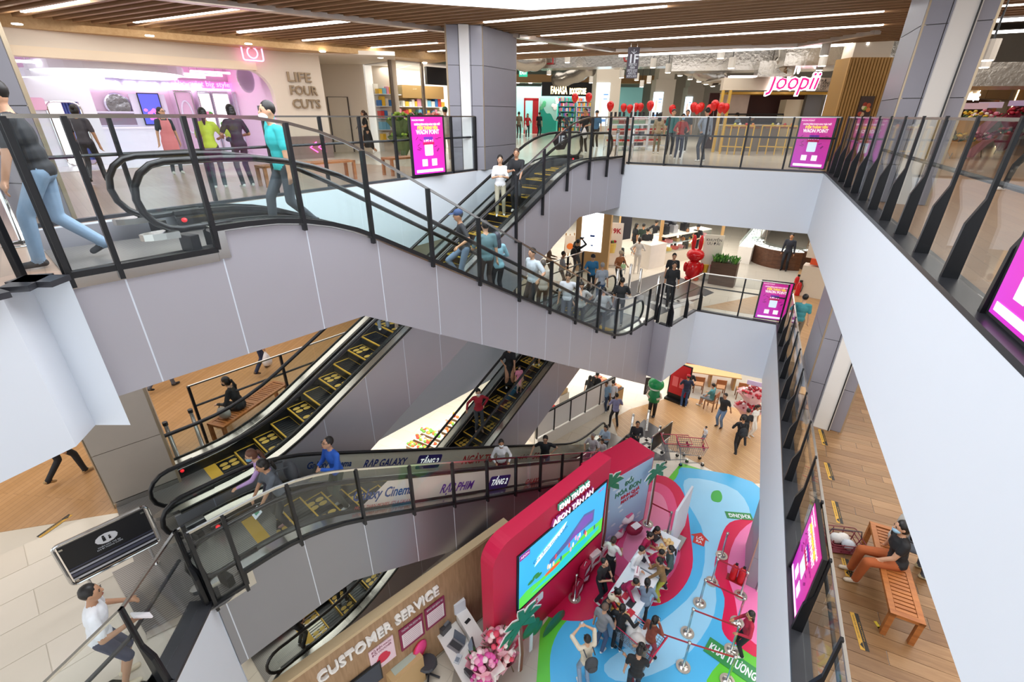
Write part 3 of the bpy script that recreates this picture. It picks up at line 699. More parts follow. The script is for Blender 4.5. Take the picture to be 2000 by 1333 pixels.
def face(x, y, phi):
    """z rotation of a figure at (x,y): phi 0 looks to the camera, 90 to the right of the picture, 180 away"""
    L = math.hypot(x, y); c = (x/L, y/L); p = math.radians(phi)
    d = (-c[0]*math.cos(p)+c[1]*math.sin(p), -c[1]*math.cos(p)-c[0]*math.sin(p)); return math.atan2(d[1], d[0])-math.pi/2
def by_head(u, v, z, h=1.65):
    q = P(u, v, z+h); return (q[0], q[1], z)
def man(label, at, h, phi, **kw):
    """at=(u,v,level) of the feet"""
    q = P(*at); return person(label, (q[0], q[1], at[2]), h, face(q[0], q[1], phi), **kw)
def manh(label, at, h, phi, **kw):
    """at=(u,v,level) of the top of the head"""
    q = by_head(*at, h); return person(label, q, h, face(q[0], q[1], phi), **kw)
def rider(label, key, uv, phi, h=1.65, dt=0., **kw):
    """on an escalator: the step whose standing figure shows its head top at uv"""
    E = ESC[key]; t = E['tc']+dt; o = ST(0, t); best = None
    for i in range(600):
        s = .5+i*.025; z = interp(E['pitch'], s)+.01; q = ST(s, t)
        d = np.array([q[0], q[1], z+h])-CAM; c = _M@d; e = abs(1000+FPX*c[0]/c[2]-uv[0])+abs(666.5-FPX*c[1]/c[2]-uv[1])
        if best is None or e < best[0]: best = (e, s, z, q)
    _, s, z, q = best
    if best[0] > 30: print('rider off', label, best[0])
    return person(label, (q[0], q[1], z), h, face(q[0], q[1], phi), **kw)
# -------- riders on the front escalator (uphill is to the left)
up1 = -75
rider('man in teal polo and white mask phoning at the top of the front escalator', 'E1', (527, 193), -70, 1.72, shirt='#35b3b5', pants='#3b4048', shoes='#2a2a2c', arms=('down', 'ear'), mask=True, vox=.0145, legs='walk', build=1.08)
rider('man in navy cap and black shirt leaning on the front escalator handrail', 'E1', (905, 422), -80, 1.66, shirt='#24262b', pants='#6f86a0', cap='#27406b', hair='short', arms=('rail', 'hip'), legs='step', lean=8)
rider('man seen from behind in grey-teal polo and brown trousers on the front escalator', 'E1', (950, 428), 200, 1.68, shirt='#5e7f85', pants='#4d3f3a', arms=('bent', 'down'))
rider('woman in light blue shirt with dark headscarf on the front escalator', 'E1', (972, 466), 205, 1.58, shirt='#8fc0cf', pants='#2b2c31', hair='long', hairc='#3c3f4b', female=True, sleeve=1, arms=('bent', 'bent'))
rider('stout man in pale patterned short-sleeved shirt on the front escalator', 'E1', (1043, 487), -50, 1.68, shirt='#c3ced6', pants='#2a2b30', build=1.22, arms=('rail', 'hip'), dt=.15)
rider('grey-haired person in beige shirt behind the stout man on the front escalator', 'E1', (1062, 505), 190, 1.6, shirt='#b5b2a8', pants='#4a3f3a', hairc='#55504c', dt=-.2)
rider('man in white polo with dark collar looking up on the front escalator', 'E1', (1110, 537), -5, 1.62, shirt='#dfe4ec', pants='#4a505c', head=(0, 25), arms=('rail', 'down'))
rider('smiling young woman in light grey top on the front escalator', 'E1', (1136, 552), 0, 1.52, shirt='#c9c8c4', pants='#3a3b40', hair='pony', female=True, head=(0, 20), arms=('hip', 'bent'), dt=.2)
rider('person in grey printed hoodie near the foot of the front escalator', 'E1', (1180, 574), 175, 1.55, shirt='#aeb2b4', pants='#33353b', sleeve=1, arms=('bent', 'bent'))
rider('man in black T-shirt at the foot of the front escalator', 'E1', (1217, 582), 185, 1.66, shirt='#232427', pants='#2c2d31', arms=('down', 'bent'))
# -------- rear upper escalator
rider('long-haired woman in white blouse and wide khaki trousers on the rear escalator', 'E2', (976, 290), 0, 1.6, shirt='#eef0f2', pants='#a8a48f', hair='long', female=True, sleeve=.6, arms=('phone', 'phone'), build=1.02, dt=-.1)
rider('man with shaved head and black shirt carrying a camera on the rear escalator', 'E2', (1010, 291), -10, 1.62, shirt='#1b1c20', pants='#191a1d', hairc='#4a3a30', arms=('low', 'phone'), dt=.25)
rider('passenger in grey trousers and white trainers under the front escalator on the rear flight', 'E2', (735, 520), 185, 1.62, shirt='#b9bcc2', pants='#7d818b', shoes='#efece6', dt=-.15)
rider('passenger in sand coloured trousers and beige shoes beside the one in white trainers', 'E2', (770, 515), 185, 1.62, shirt='#8d7d72', pants='#b39a86', shoes='#d9cdbf', female=True, hair='long', dt=.3)
# -------- lower front escalator
rider('girl in lilac jacket reaching for the handrail at the top of the lower escalator', 'E4', (510, 882), -85, 1.5, shirt='#c3a2d6', pants='#3c3a46', hair='pony', hairc='#6a4330', female=True, sleeve=1, arms=('reach', 'rail'), mask='#7fb0c8', lean=16, dt=-.3)
rider('woman in grey top with backpack holding a leaflet on the lower escalator', 'E4', (527, 896), -75, 1.58, shirt='#5a6068', pants='#26262b', shoes='#d8a7a5', hair='pony', female=True, arms=('low', 'low'), lean=12, dt=.2)
rider('young man in bright blue tracksuit top looking at his phone on the lower escalator', 'E4', (645, 843), -65, 1.68, shirt='#2a5fc0', pants='#2f3a30', sleeve=1, arms=('phone', 'phone'), head=(0, -25), glasses=True, vox=.018)
rider('woman in white blouse and white mask on the lower escalator', 'E4', (978, 878), 5, 1.56, shirt='#f0f1f4', pants='#6b2230', female=True, hair='pony', mask=True, sleeve=1, arms=('bent', 'bent'), head=(0, -10))
rider('man in black T-shirt and glasses resting an arm on the lower escalator', 'E4', (1066, 855), -5, 1.68, shirt='#1f2228', pants='#59687a', glasses=True, arms=('hip', 'rail'), sleeve=.45)
rider('elderly grey-haired person in white shirt near the foot of the lower escalator', 'E4', (1160, 862), -20, 1.58, shirt='#dcdde2', pants='#5c6270', hairc='#9a9692', arms=('bent', 'bent'))
rider('person in light blue striped shirt at the foot of the lower escalator', 'E4', (1185, 861), -20, 1.55, shirt='#a9c3da', pants='#3a3e46', hair='bob', female=True, arms=('phone', 'phone'))
rider('child with black hair between the grey-haired person and the striped shirt', 'E4', (1178, 878), -20, 1.3, shirt='#d6d3d6', pants='#4c4f57', hair='bob', dt=.2)
# -------- lower rear escalator
rider('woman in red jacket and white mask holding the lower rear escalator handrail', 'E5', (928, 758), 10, 1.62, shirt='#b02a3a', pants='#41454a', shoes='#b08a72', hair='pony', female=True, mask=True, sleeve=1, arms=('hip', 'rail'), dt=-.05)
rider('woman in long black dress leading a child on the lower rear escalator', 'E5', (990, 672), 5, 1.62, shirt='#15161a', pants='#15161a', dress=True, skirt=.62, hair='long', female=True, arms=('low', 'bent'), dt=-.2, build=1.1)
rider('little girl in pink dress on the lower rear escalator', 'E5', (1008, 713), 15, 1.02, shirt='#e58fa8', pants='#e58fa8', dress=True, skirt=.3, hair='bob', female=True, shoes='#e0a0a8', dt=.25)
rider('passenger with bare legs higher up behind the little girl', 'E5', (1030, 632), 180, 1.6, shirt='#3a3b40', pants='#5b4a3c', leglen=.4, hair='long', female=True, dt=.15)
rider('man in dark jacket low on the lower rear escalator beside the service wall', 'E5', (652, 1196), 170, 1.62, shirt='#3f3f42', pants='#2a2b2f', sleeve=1, arms=('rail', 'down'))
rider('man in black T-shirt at the foot of the lower rear escalator by the service wall', 'E5', (566, 1283), 100, 1.62, shirt='#18191c', pants='#2a2b2f', arms=('phone', 'phone'), head=(0, -30), dt=.2)
# -------- upper floor
q = P(150, 512, L2)
person('man in black polo and faded jeans walking at the far left upper floor', (q[0], q[1], L2), 1.72, face(q[0], q[1], -100), shirt='#23252a', pants='#8aa3bd', shoes='#2b2c30', legs='walk2', arms=('swing', 'bent'), vox=.0125, build=1.12, lean=6)
man('woman in dark shirt and trousers carrying a plastic bag before the pink studio', (195, 358, L2), 1.62, 165, shirt='#443d44', pants='#2c2b30', shoes='#2c2b30', legs='walk', arms=('swing', 'down'), female=True, hair='bun', vox=.018)
man('woman in pink apron standing in front of the photo studio', (348, 340, L2), 1.6, 15, shirt='#2f3c46', pants='#3f4c5c', female=True, hair='pony', glasses=True, head=(30, -10), vox=.018)
man('woman in lime yellow top holding a small child before the studio', (432, 368, L2), 1.56, 175, shirt='#bfd23a', pants='#3b4148', female=True, hair='pony', arms=('phone', 'bent'), vox=.018)
q = P(442, 352, L2); person('small child in lime shirt carried by the woman before the studio', (q[0]+.1, q[1]+.25, L2+.72), .78, face(q[0], q[1], 20), shirt='#b8cf3e', pants='#47505a', legs='sit', seat=.3, arms=('bent', 'bent'), vox=.018)
man('woman with bobbed black hair in black shirt beside the studio wall', (486, 366, L2), 1.62, 200, shirt='#2a2b31', pants='#2a2b31', female=True, hair='bob', arms=('bent', 'bent'), vox=.018)
man('passer-by with pink bag strap half hidden by the left column', (88, 352, L2), 1.62, 150, shirt='#3b3f4c', pants='#383c47', female=True, hair='pony', legs='walk', vox=.018)
man('woman in black dress walking with a phone past the cream wall', (722, 302, L2), 1.6, -80, shirt='#1c1d20', pants='#1c1d20', dress=True, skirt=.5, hair='pony', hairc='#3a241c', female=True, arms=('bent', 'down'), legs='walk')
man('man in beige shirt and trousers seen from behind next to the square column', (874, 316, L2), 1.68, 175, shirt='#bdb4a4', pants='#b5aa97', cap='#2f6b4a', hair='short')
man('man in black shirt with badge at the top of the rear escalator', (1140, 300, L2), 1.7, -25, shirt='#1f1f22', pants='#202124', arms=('bent', 'down'))
man('security guard in blue shirt and cap behind the man with the badge', (1162, 290, L2), 1.66, -20, shirt='#3c6d94', pants='#22242a', cap='#20232c')
man('woman in red shirt far back before the bookstore', (1030, 270, L2), 1.56, 0, shirt='#b0262c', pants='#26272b', hair='long', female=True, arms=('bent', 'bent'))
man('man in black T-shirt walking before the bookstore', (1052, 268, L2), 1.66, 150, shirt='#1c1d20', pants='#23242a')
man('person in olive shirt beside the square column before the bookstore', (1013, 272, L2), 1.66, 170, shirt='#6d6350', pants='#4b4540')
man('man in dark shirt reading before the bookstore shelves', (1092, 262, L2), 1.66, 180, shirt='#2a2c33', pants='#26272c', arms=('bent', 'bent'))
man('man in blue-grey shirt right of the reader before the bookstore', (1106, 262, L2), 1.6, 175, shirt='#566275', pants='#3a3d45')
man('man in grey-blue shirt with hand on hip at the upper back railing', (1368, 316, L2), 1.68, 215, shirt='#8f98a6', pants='#3d4250', arms=('hip', 'down'), sleeve=.95)
man('woman in red jacket, blue mask and flower-print trousers at the upper back railing', (1322, 312, L2), 1.5, 10, shirt='#a83a36', pants='#4b4f60', female=True, mask='#7fb4cf', sleeve=1, hair='short', arms=('bent', 'bent'))
man('young man in teal shirt at the left of the group on the upper back railing', (1304, 306, L2), 1.66, 10, shirt='#2f6f70', pants='#24262b')
man('man in dark shirt behind the woman in the red jacket', (1332, 298, L2), 1.66, 0, shirt='#2b2c32', pants='#26272c')
man('woman in beige cardigan seen from behind near the white shelf stall', (1280, 300, L2), 1.55, 180, shirt='#a08b6c', pants='#7d6c55', female=True, hair='long', sleeve=1)
q = PX(1826, 262, 3.1); person('guard in black cap with a white chin mask standing behind the right railing', (q[0], q[1], L2), 1.70, face(q[0], q[1], -45), shirt='#23293a', pants='#1e2026', cap='#1b1c1f', mask=True, arms=('bent', 'bent'), vox=.016, sleeve=1)
man('visitor in dark clothes at the right edge on the upper floor', (1990, 375, L2), 1.66, -60, shirt='#2a2c2a', pants='#26282a', legs='walk', vox=.018)
# -------- middle floor, back
manh('man in grey shirt looking at his phone near the light box', (1098, 491, L1), 1.62, 100, shirt='#aeb0b8', pants='#6e6b6c', arms=('phone', 'phone'))
manh('photographer in black with backpack aiming up', (1128, 468, L1), 1.68, 150, shirt='#1d1e22', pants='#1f2023', arms=('up', 'up'), sleeve=1, legs='wide')
manh('woman in brown jacket partly hidden by the rear escalator', (1072, 476, L1), 1.6, 90, shirt='#6b523f', pants='#4a4543', female=True, hair='bob', sleeve=1, arms=('bent', 'bent'))
manh('security guard in blue uniform and black cap on the middle floor', (1158, 496, L1), 1.68, 15, shirt='#2f78a8', pants='#1e2126', cap='#1d2028', arms=('down', 'bent'))
manh('old man in grey polo beside the security guard', (1178, 514, L1), 1.62, 195, shirt='#97a1ad', pants='#476b9a', hairc='#8d8a88')
manh('woman in orange-brown top and beret carrying a baby', (1212, 489, L1), 1.58, 40, shirt='#a8653a', pants='#26272b', female=True, hair='short', cap='#c9b79a', arms=('bent', 'bent'))
q = by_head(1221, 495, L1+.78, .72); person('baby in light green carried by the woman in the beret', (q[0], q[1]-.1, L1+.72), .72, face(q[0], q[1], 10), shirt='#b9d9a0', pants='#d9d6cf', legs='sit', seat=.3)
manh('woman in all white outfit seen from behind by the drinks counter', (1250, 464, L1), 1.62, 175, shirt='#ece6dd', pants='#e9e2d8', female=True, hair='bun', hairc='#3a2a22', sleeve=1, arms=('hip', 'bent'))
manh('woman with long hair in black beside the hanging dark banner', (1242, 436, L1), 1.62, 120, shirt='#1e1f23', pants='#22232a', hair='long', female=True, leglen=.5)
manh('seated customer in black near the 119K banner', (1208, 450, L1), 1.3, 90, shirt='#1f2024', pants='#26272c', hair='long', female=True, legs='sit', seat=.45)
manh('man in black T-shirt queuing behind the white outfit', (1258, 437, L1), 1.66, 180, shirt='#24352c', pants='#222328')
manh('man in black at the wooden post facing the counter', (1266, 446, L1), 1.68, 185, shirt='#1c1d20', pants='#1f2024')
manh('person in black leaning at the wooden post', (1282, 430, L1), 1.66, 150, shirt='#1d1e22', pants='#222327', arms=('hip', 'bent'))
manh('barista in black left behind the drinks counter', (1320, 440, L1), 1.6, 20, shirt='#1b1c20', pants='#222327', arms=('bent', 'bent'))
manh('barista in black headscarf in the middle behind the drinks counter', (1344, 444, L1), 1.56, 0, shirt='#1b1c20', pants='#222327', hair='bob', female=True, arms=('bent', 'bent'))
manh('barista in cap right behind the drinks counter', (1366, 438, L1), 1.66, -20, shirt='#1a1b1f', pants='#222327', cap='#191a1d', arms=('bent', 'bent'))
manh('young man in open black shirt walking towards the escalators', (1318, 511, L1), 1.7, 10, shirt='#202125', pants='#2a2a2e', legs='walk', sleeve=.7, vox=.019)
manh('young man in black just behind the one in the open shirt', (1318, 494, L1), 1.68, 5, shirt='#232428', pants='#202125', sleeve=.6)
manh('jeweller in dark suit standing inside the round glass counter', (1549, 456, L1), 1.7, -10, shirt='#1f2431', pants='#1b1d24', sleeve=1, shoes='#1a1a1c')
manh('man in teal polo and khaki trousers seen from behind on the middle floor gallery', (1575, 576, L1), 1.66, 185, shirt='#3f8d95', pants='#8c8375', shoes='#26231f', arms=('bent', 'down'), vox=.017)
# -------- middle floor, left
man('walker in grey trousers and black sandals cut off by the front escalator', (318, 762, L1), 1.64, 120, shirt='#4a4d54', pants='#5c606a', shoes='#1d1d20', legs='walk')
man('walker in navy trousers and brown shoes cut off by the front escalator', (512, 728, L1), 1.66, 130, shirt='#37425c', pants='#28324e', shoes='#6a5138', legs='walk2')
man('walker in black trousers and strappy sandals below the white fascia at left', (135, 938, L1), 1.64, 110, shirt='#2a2a2e', pants='#1f1f22', shoes='#a98a5e', legs='walk')
# ================================================================== UPPER FLOOR: columns, shops, ceiling services
class Fr:
    """a plan line from a to b (left to right as seen): local x along it, y away from the viewer, z up from z0"""
    def __init__(s, a, b, z0):
        s.a = a; s.d = Vector((b[0]-a[0], b[1]-a[1])); s.len = s.d.length; s.d.normalize(); s.n = Vector((-s.d.y, s.d.x)); s.z0 = z0; s.rz = math.atan2(s.d.y, s.d.x)
    def uv(s, u, v, dep=0.):
        a = (s.a[0]+s.n.x*dep, s.a[1]+s.n.y*dep); q = PL(u, v, a, (a[0]+s.d.x, a[1]+s.d.y))
        return ((q[0]-a[0])*s.d.x+(q[1]-a[1])*s.d.y, q[2]-s.z0)
    def w(s, x, y, z=0.): return (s.a[0]+s.d.x*x+s.n.x*y, s.a[1]+s.d.y*x+s.n.y*y, s.z0+z)
    def root(s, name, label, cat, group=None): return thing(name, label, cat, (s.a[0], s.a[1], s.z0), s.rz, group)
    def sroot(s, name): o = s.root(name, None, None); o['kind'] = 'structure'; return o
    def at(s, name, label, cat, x, y, z, group=None): return thing(name, label, cat, s.w(x, y, z), s.rz, group)
TILEG = mat('#918f98', .4, .15, noise=.03, scale=4); TRIMW = mat('#b8a68c', .3, .6)
def panel_face(root, p, q, z0, zs, m=TILEG, gap=.012, th=.03, cols=1):
    """one column face of large panels between plan points p and q, joints at heights zs"""
    p, q = Vector(p), Vector(q); d = (q-p); n = Vector((d.y, -d.x)).normalized()
    for a, c in zip(zs[:-1], zs[1:]):
        for k in range(cols):
            x0, x1 = p+d*(k/cols), p+d*((k+1)/cols); e = d.normalized()*gap/2; x0 = x0+e; x1 = x1-e
            o = MB().plate([(x0.x, x0.y, a+gap/2), (x1.x, x1.y, a+gap/2), (x1.x, x1.y, c-gap/2), (x0.x, x0.y, c-gap/2)], (n.x, n.y, 0), th).build('panel', m)
            o.parent = root; o.matrix_parent_inverse = Matrix.Translation(-Vector(root.location))
def column(poly, z0, z1, zs, faces, trims=(), white=None, m=TILEG):
    r = structure(thing('column', None, None, (poly[0][0], poly[0][1], z0)))
    def bd(b, nm, mm):
        o = b.build(nm, mm); o.parent = r; o.matrix_parent_inverse = Matrix.Translation(-Vector(r.location)); return o
    bd(MB().prism(poly, z0, z1), 'core', mat('#55524f', .6))
    for (i, j, cols) in faces: panel_face(r, poly[i], poly[j], z0, zs, m, cols=cols)
    for t in trims: bd(MB().bar((t[0], t[1], z0), (t[0], t[1], z1), .05, .05), 'corner_trim', TRIMW)
    if white: bd(MB().prism(white, z0, z1), 'light_strip_panel', mat('#e4e4e6', .4))
    return r
# square column between the left railing and the rear escalator
A, B, Cc = P(884, 333, L2), P(947, 332, L2), P(1006, 322, L2); D_ = (A[0]+Cc[0]-B[0], A[1]+Cc[1]-B[1])
zz = [L2, L2+.62, L2+1.66, L2+2.62, CEIL]
column([A, B, Cc, D_], L2, CEIL+.02, zz, [(0, 1, 3), (1, 2, 1)], [B, Cc, A], None)
m0 = Vector(A).lerp(Vector(B), .34); m1 = Vector(A).lerp(Vector(B), .62); nn = Vector((B[1]-A[1], A[0]-B[0])).normalized()*.1
structure(MB().prism([tuple(m0), tuple(m0+nn), tuple(m1+nn), tuple(m1)][::-1], L2, CEIL).build('column', mat('#e9e7e6', .4)))
# right column, standing through all floors
RC = [(1.99, 12.55), (1.99, 11.05), (2.82, 10.9), (2.82, 12.55)]
for z0, z1, z2 in ((L2, CEIL+.02, [L2, L2+.65, L2+1.7, L2+2.75, CEIL]), (L1, S2, [L1, L1+1.05, L1+2.1, L1+3.2]), (0, S1, [0, 1.1, 2.2, 3.5])):
    column(RC, z0, z1, z2, [(0, 1, 1), (1, 2, 3), (2, 3, 1)], [RC[0], RC[1], RC[2]])
    a, b = Vector(RC[1]).lerp(Vector(RC[2]), .36), Vector(RC[1]).lerp(Vector(RC[2]), .74)
    structure(MB().prism([(a.x, a.y-.09), (b.x, b.y-.09), (b.x, b.y+.05), (a.x, a.y+.05)], z0, z1).bar((b.x-.03, b.y-.1, z0), (b.x-.03, b.y-.1, z1), .02, .02, BLACK).build('column', mat('#e2ded8', .4)))
# left column behind the walking man
q = P(147, 430, L2); e = Vector((-AX[1]*.95-.1, AX[0]*.95-.6)).normalized()
LC = [(q[0]-1.15, q[1]-.25), (q[0], q[1]), (q[0]*1.2-.05, q[1]*1.2), (q[0]*1.2-1.2, q[1]*1.2)]
column(LC, L2, CEIL+.02, [L2, L2+.5, L2+1.53, L2+2.55, CEIL], [(0, 1, 1), (1, 2, 1)], [LC[1]])

# ---------------------------------------------------------------- photo studio at the left
fs = Fr(P(-60, 46.5, CEIL-.22), P(622, 107, CEIL-.22), L2); H3 = CEIL-.22-L2
WALLC = mat('#e2d7c8', .6, noise=.01); PINK = mat('#eccfe2', .5); LILW = mat('#eef0fa', .5); LAV = mat('#b3aec8', .4)
r = fs.sroot('wall_studio')
x1, zt = fs.uv(300, 152); xr, _ = fs.uv(545, 230); xe = fs.len; xl = fs.uv(8, 200)[0]-1.2; zt = fs.uv(300, 124)[1]
MB().bx(xl, xe, 0, .25, zt+.2, H3).build('header', WALLC, r)
MB().bx(xl, xr-.45, -.14, .25, zt-.02, zt+.2).build('lintel', mat('#ead9c0', .5), r)
arch = [(xr, 0), (xe, 0), (xe, zt+.2), (xr-.9, zt+.2), (xr-.9, zt)]+[(xr-.75+.75*math.sin(a), zt-.75+.75*math.cos(a)) for a in [math.pi/2*i/6 for i in range(7)]]
MB().plate([(x, 0, z) for x, z in arch], (0, 1, 0), .25).build('pier', WALLC, r)
MB().bx(xr+.02, xe+.01, -.015, 0, 0, .75).build('plinth', mat('#8b7a74', .6), r)
MB().bx(xe-.25, xe, .25, 6, 0, H3).build('side_wall', WALLC, r)
DP = 5.2
MB().bx(xl, xr+.3, DP, DP+.1, 0, H3).build('back_wall', PINK, r); MB().bx(xl, xr+.3, .25, DP, H3-.06, H3).build('ceiling_panel', mat('#e6c3de', .5), r)
MB().bx(xl, xr+.3, .25, DP, .002, .02).build('floor_panel', mat('#efeaf0', .2), r); MB().bx(xr+.3, xr+.4, .25, DP, 0, H3).build('inner_wall', PINK, r)
MB().bx(xl, xr+.3, DP-.08, DP, 2.35, 2.62).build('frieze', LAV, r); MB().bx(xl, xr+.3, DP-.1, DP-.06, 2.31, 2.35).build('cove_light', mat('#fff7ff', .5, 0, 1.5), r)
area('studio_light', fs.w((xl+xr)/2, 2.6, H3-.1), 8, 4, 14, (1, .9, 1), (0, 0, fs.rz))
def sgn(fr, s, u, v, dep, size, m, lab, width=None, ext=.01, bold=0., nm='wall_lettering', cat='sign', yoff=0., split=False, shear=0.):
    x, z = fr.uv(u, v, dep); t = fr.at(nm, lab, cat, x, dep+yoff, z)
    if split:
        k = 0
    text(s, size, m, t, (0, 0, 0), (math.pi/2, 0, 0), 'lettering', ext, bold=bold, width=width, shear=shear); return t
BR = mat('#b9a489', .3, .6)
for s, u, v in (('LIFE', 583, 152), ('FOUR', 592, 178), ('CUTS', 598, 204)):
    sgn(fs, s, u, v, 0, .4, BR, 'raised brass lettering %s on the cream studio wall' % s, {'LIFE': .8, 'FOUR': .95, 'CUTS': .98}[s], .035, .006, yoff=-.05)
sgn(fs, 'PREMIUM K-PHOTO STUDIO PHIM-LIFE', 232, 166, DP-.12, .3, mat('#ffffff', .5, 0, 3), 'glowing white lettering across the back frieze of the pink studio', None, .01, .006)
sgn(fs, 'The quiet big style', 395, 164, DP-.12, .26, mat('#ff5fb4', .5, 0, 4), 'pink neon handwriting on the back frieze of the studio', None, .01)
# neon camera
x, z = fs.uv(489, 107); t = fs.at('neon_sign', 'white and pink neon camera outline above the studio opening', 'neon sign', x, -.2, z+.05); nm_ = mat('#ff9adf', .5, 0, 1.6)
MB().tube([(a, 0, b) for a, b in rrect(-.3, .3, -.22, .2, .06)], .022, 6, closed=True).build('outline', nm_, t); MB().tube([(math.cos(a)*.15, 0, -.01+math.sin(a)*.15) for a in [2*math.pi*i/16 for i in range(16)]], .02, 6, closed=True).build('lens', nm_, t)
MB().tube([(-.14, 0, .2), (-.08, 0, .27), (.08, 0, .27), (.14, 0, .2)], .02, 6).build('viewfinder', nm_, t); MB().tube([(.2, 0, .24), (.27, 0, .24), (.27, 0, .31), (.2, 0, .31)], .018, 6, closed=True).build('flash', nm_, t)
# neon arrows low on the pier
x, z = fs.uv(608, 288); t = fs.at('neon_sign', 'pink neon chevron arrows low on the studio pier', 'neon sign', x, -.05, z)
for k in range(2): MB().tube([(.2+k*.3, 0, .17), (-.05+k*.3, 0, 0), (.2+k*.3, 0, -.17)], .02, 6).build('arrow', mat('#ff4fae', .5, 0, 2.5), t)
# lamps, discs, booths inside the studio
LEDW = mat('#fff5ff', .5, 0, 2)
for u0, u1, v, dep, lab in ((27, 120, 119, 1.2, 'linear lamp at the left end of the studio ceiling'), (208, 305, 129, 1.6, 'linear lamp in the middle of the studio ceiling'), (372, 448, 139, 2.2, 'rear one of three linear lamps near the mirror disc'), (358, 433, 144, 2.4, 'middle one of three linear lamps near the mirror disc'), (327, 400, 148, 2.8, 'front one of three linear lamps near the mirror disc'), (50, 78, 142, 3, 'short linear lamp left of the ring lamps')):
    xa, z = fs.uv(u0, v, dep); xb, _ = fs.uv(u1, v, dep); o = MB().bx(xa, xb, -.04, .04, z-.03, z+.03); t = fs.at('linear_lamp', lab, 'lamp', 0, dep, 0, 'linear lamps hanging in the studio'); o.build('tube', LEDW, t)
    b = MB(); [b.cyl((xx, 0, z+.03), (xx, 0, H3-.05), .006, 5) for xx in (xa+.2, xb-.2)]; b.build('wire', STEEL, t)
for u, v, R, dep, lab in ((215, 140, 1.9, 2.2, 'large white ring lamp hanging in the studio'), (125, 150, .95, 2.6, 'middle white disc lamp hanging left in the studio'), (286, 149, .85, 2.8, 'small white disc lamp hanging right in the studio')):
    x, z = fs.uv(u, v, dep); t = fs.at('disc_lamp', lab, 'lamp', x, dep, z); MB().lathe([(R, 0), (R, .22)], (0, 0, -.05), 28).build('drum', LILW, t); MB().lathe([(R*.97, 0), (R*.97, .02)], (0, 0, -.07), 28).build('diffuser', mat('#ffffff', .5, 0, .8), t)
    MB().cyl((0, 0, .17), (0, 0, H3-z-.05), .01, 5).build('wire', STEEL, t)
for u, v, R, dep, lab, tilt in ((231, 205, .38, DP-.12, 'round silver relief disc on the pink back wall', 0), (480, 154, .42, 1.6, 'tilted round mirror hanging from the studio ceiling', .6)):
    x, z = fs.uv(u, v, dep); t = fs.at('wall_mirror', lab, 'mirror', x, dep, z); o = MB().lathe([(R, -.02), (R, .02), (R*.9, .03)], (0, 0, 0), 24).build('disc', mat('#d8d8e4', .12, 1., bump=.6, scale=4), t); o.rotation_euler = (math.pi/2+.0, 0, tilt); MB().tube([(R*math.cos(a), 0, R*math.sin(a)) for a in [2*math.pi*i/24 for i in range(24)]], .02, 6, closed=True).build('rim', CHROME, t).rotation_euler = (0, 0, tilt)
# white booth with curtain
xa, _ = fs.uv(48, 220, 2.2); xb, zt2 = fs.uv(172, 168, 2.2)
t = fs.at('photo_booth', 'white photo booth with rounded doorway and blue curtain in the studio', 'photo booth', 0, 2.2, 0)
ca, cz = fs.uv(86, 198, 2.2); cb, _ = fs.uv(152, 198, 2.2); zt2 = 2.3
MB().plate([(xa, 0, 0), (ca, 0, 0), (ca, 0, zt2), (xa, 0, zt2)], (0, 1, 0), .08).build('front_panel', LILW, t); MB().plate([(cb, 0, 0), (xb, 0, 0), (xb, 0, zt2), (cb, 0, zt2)], (0, 1, 0), .08).build('front_panel', LILW, t); MB().plate([(ca, 0, cz), (cb, 0, cz), (cb, 0, zt2), (ca, 0, zt2)], (0, 1, 0), .08).build('front_panel', LILW, t)
MB().bx(xb-.06, xb, .08, 2.4, 0, zt2).build('side_panel', LILW, t); MB().bx(xa, xb, 0, 2.4, zt2, zt2+.05).build('roof', LILW, t)
MB().bx(ca, (ca+cb)/2, .3, .34, 0, cz).build('inner_screen', mat('#ffffff', .5, 0, .4), t)
b = MB(); n = 14; pts = [((ca+cb)/2+(cb-(ca+cb)/2)*i/n, .2+.05*math.sin(i*2.4)) for i in range(n+1)]; b.add([(x, y, z) for z in (.15, cz) for x, y in pts], [(i, i+1, n+2+i, n+1+i) for i in range(n)]); b.build('curtain', mat('#6d7cc4', .8), t)
MB().tube([(x, -.01, z) for x, z in rrect(ca, cb, .02, cz, .2)], .03, 6, closed=True).build('door_frame', CHROME, t)
x, z = fs.uv(74, 203, 2.15); tag(MB().plate([(x_, 0, z_) for x_, z_ in rrect(-.16, .16, -.16, .16, .06)], (0, 1, 0), .05).build('booth_sign', mat('#f3bfdc', .5), None, loc=fs.w(x, 2.12, z), rz=fs.rz), 'small pink rounded sign on the white booth', 'sign')
# counter, television, second booths, posters
xa, _ = fs.uv(205, 275, 3.4); xb, zc = fs.uv(332, 262, 3.4)
t = fs.at('reception_counter', 'long white reception counter in the studio', 'counter', xa, 3.4, 0); MB().bx(0, xb-xa, 0, .5, 0, 1.0).build('body', LILW, t); MB().bx(-.05, xb-xa+.05, -.05, .55, 1.0, 1.05).build('top', mat('#fbf6fb', .3), t)
x, z = fs.uv(236, 233, DP-.25); t = fs.at('vanity_mirror', 'wide rounded mirror with pale frame above the studio counter', 'mirror', x, DP-.25, z); MB().tube([(a, 0, b) for a, b in rrect(-.85, .85, -.22, .22, .14)], .035, 6, closed=True).build('frame', LILW, t); MB().plate([(a, .01, b) for a, b in rrect(-.84, .84, -.21, .21, .13)], (0, 1, 0), .02).build('glass', mat('#c9b3c8', .15, .6), t)
xa, _ = fs.uv(262, 220, DP-.3); xb, _ = fs.uv(330, 220, DP-.3); t = fs.at('screen_panel', 'white freestanding panel holding a screen in the studio', 'panel', xa, DP-.3, 0); MB().bx(0, xb-xa, 0, .1, 0, 2.1).build('board', LILW, t)
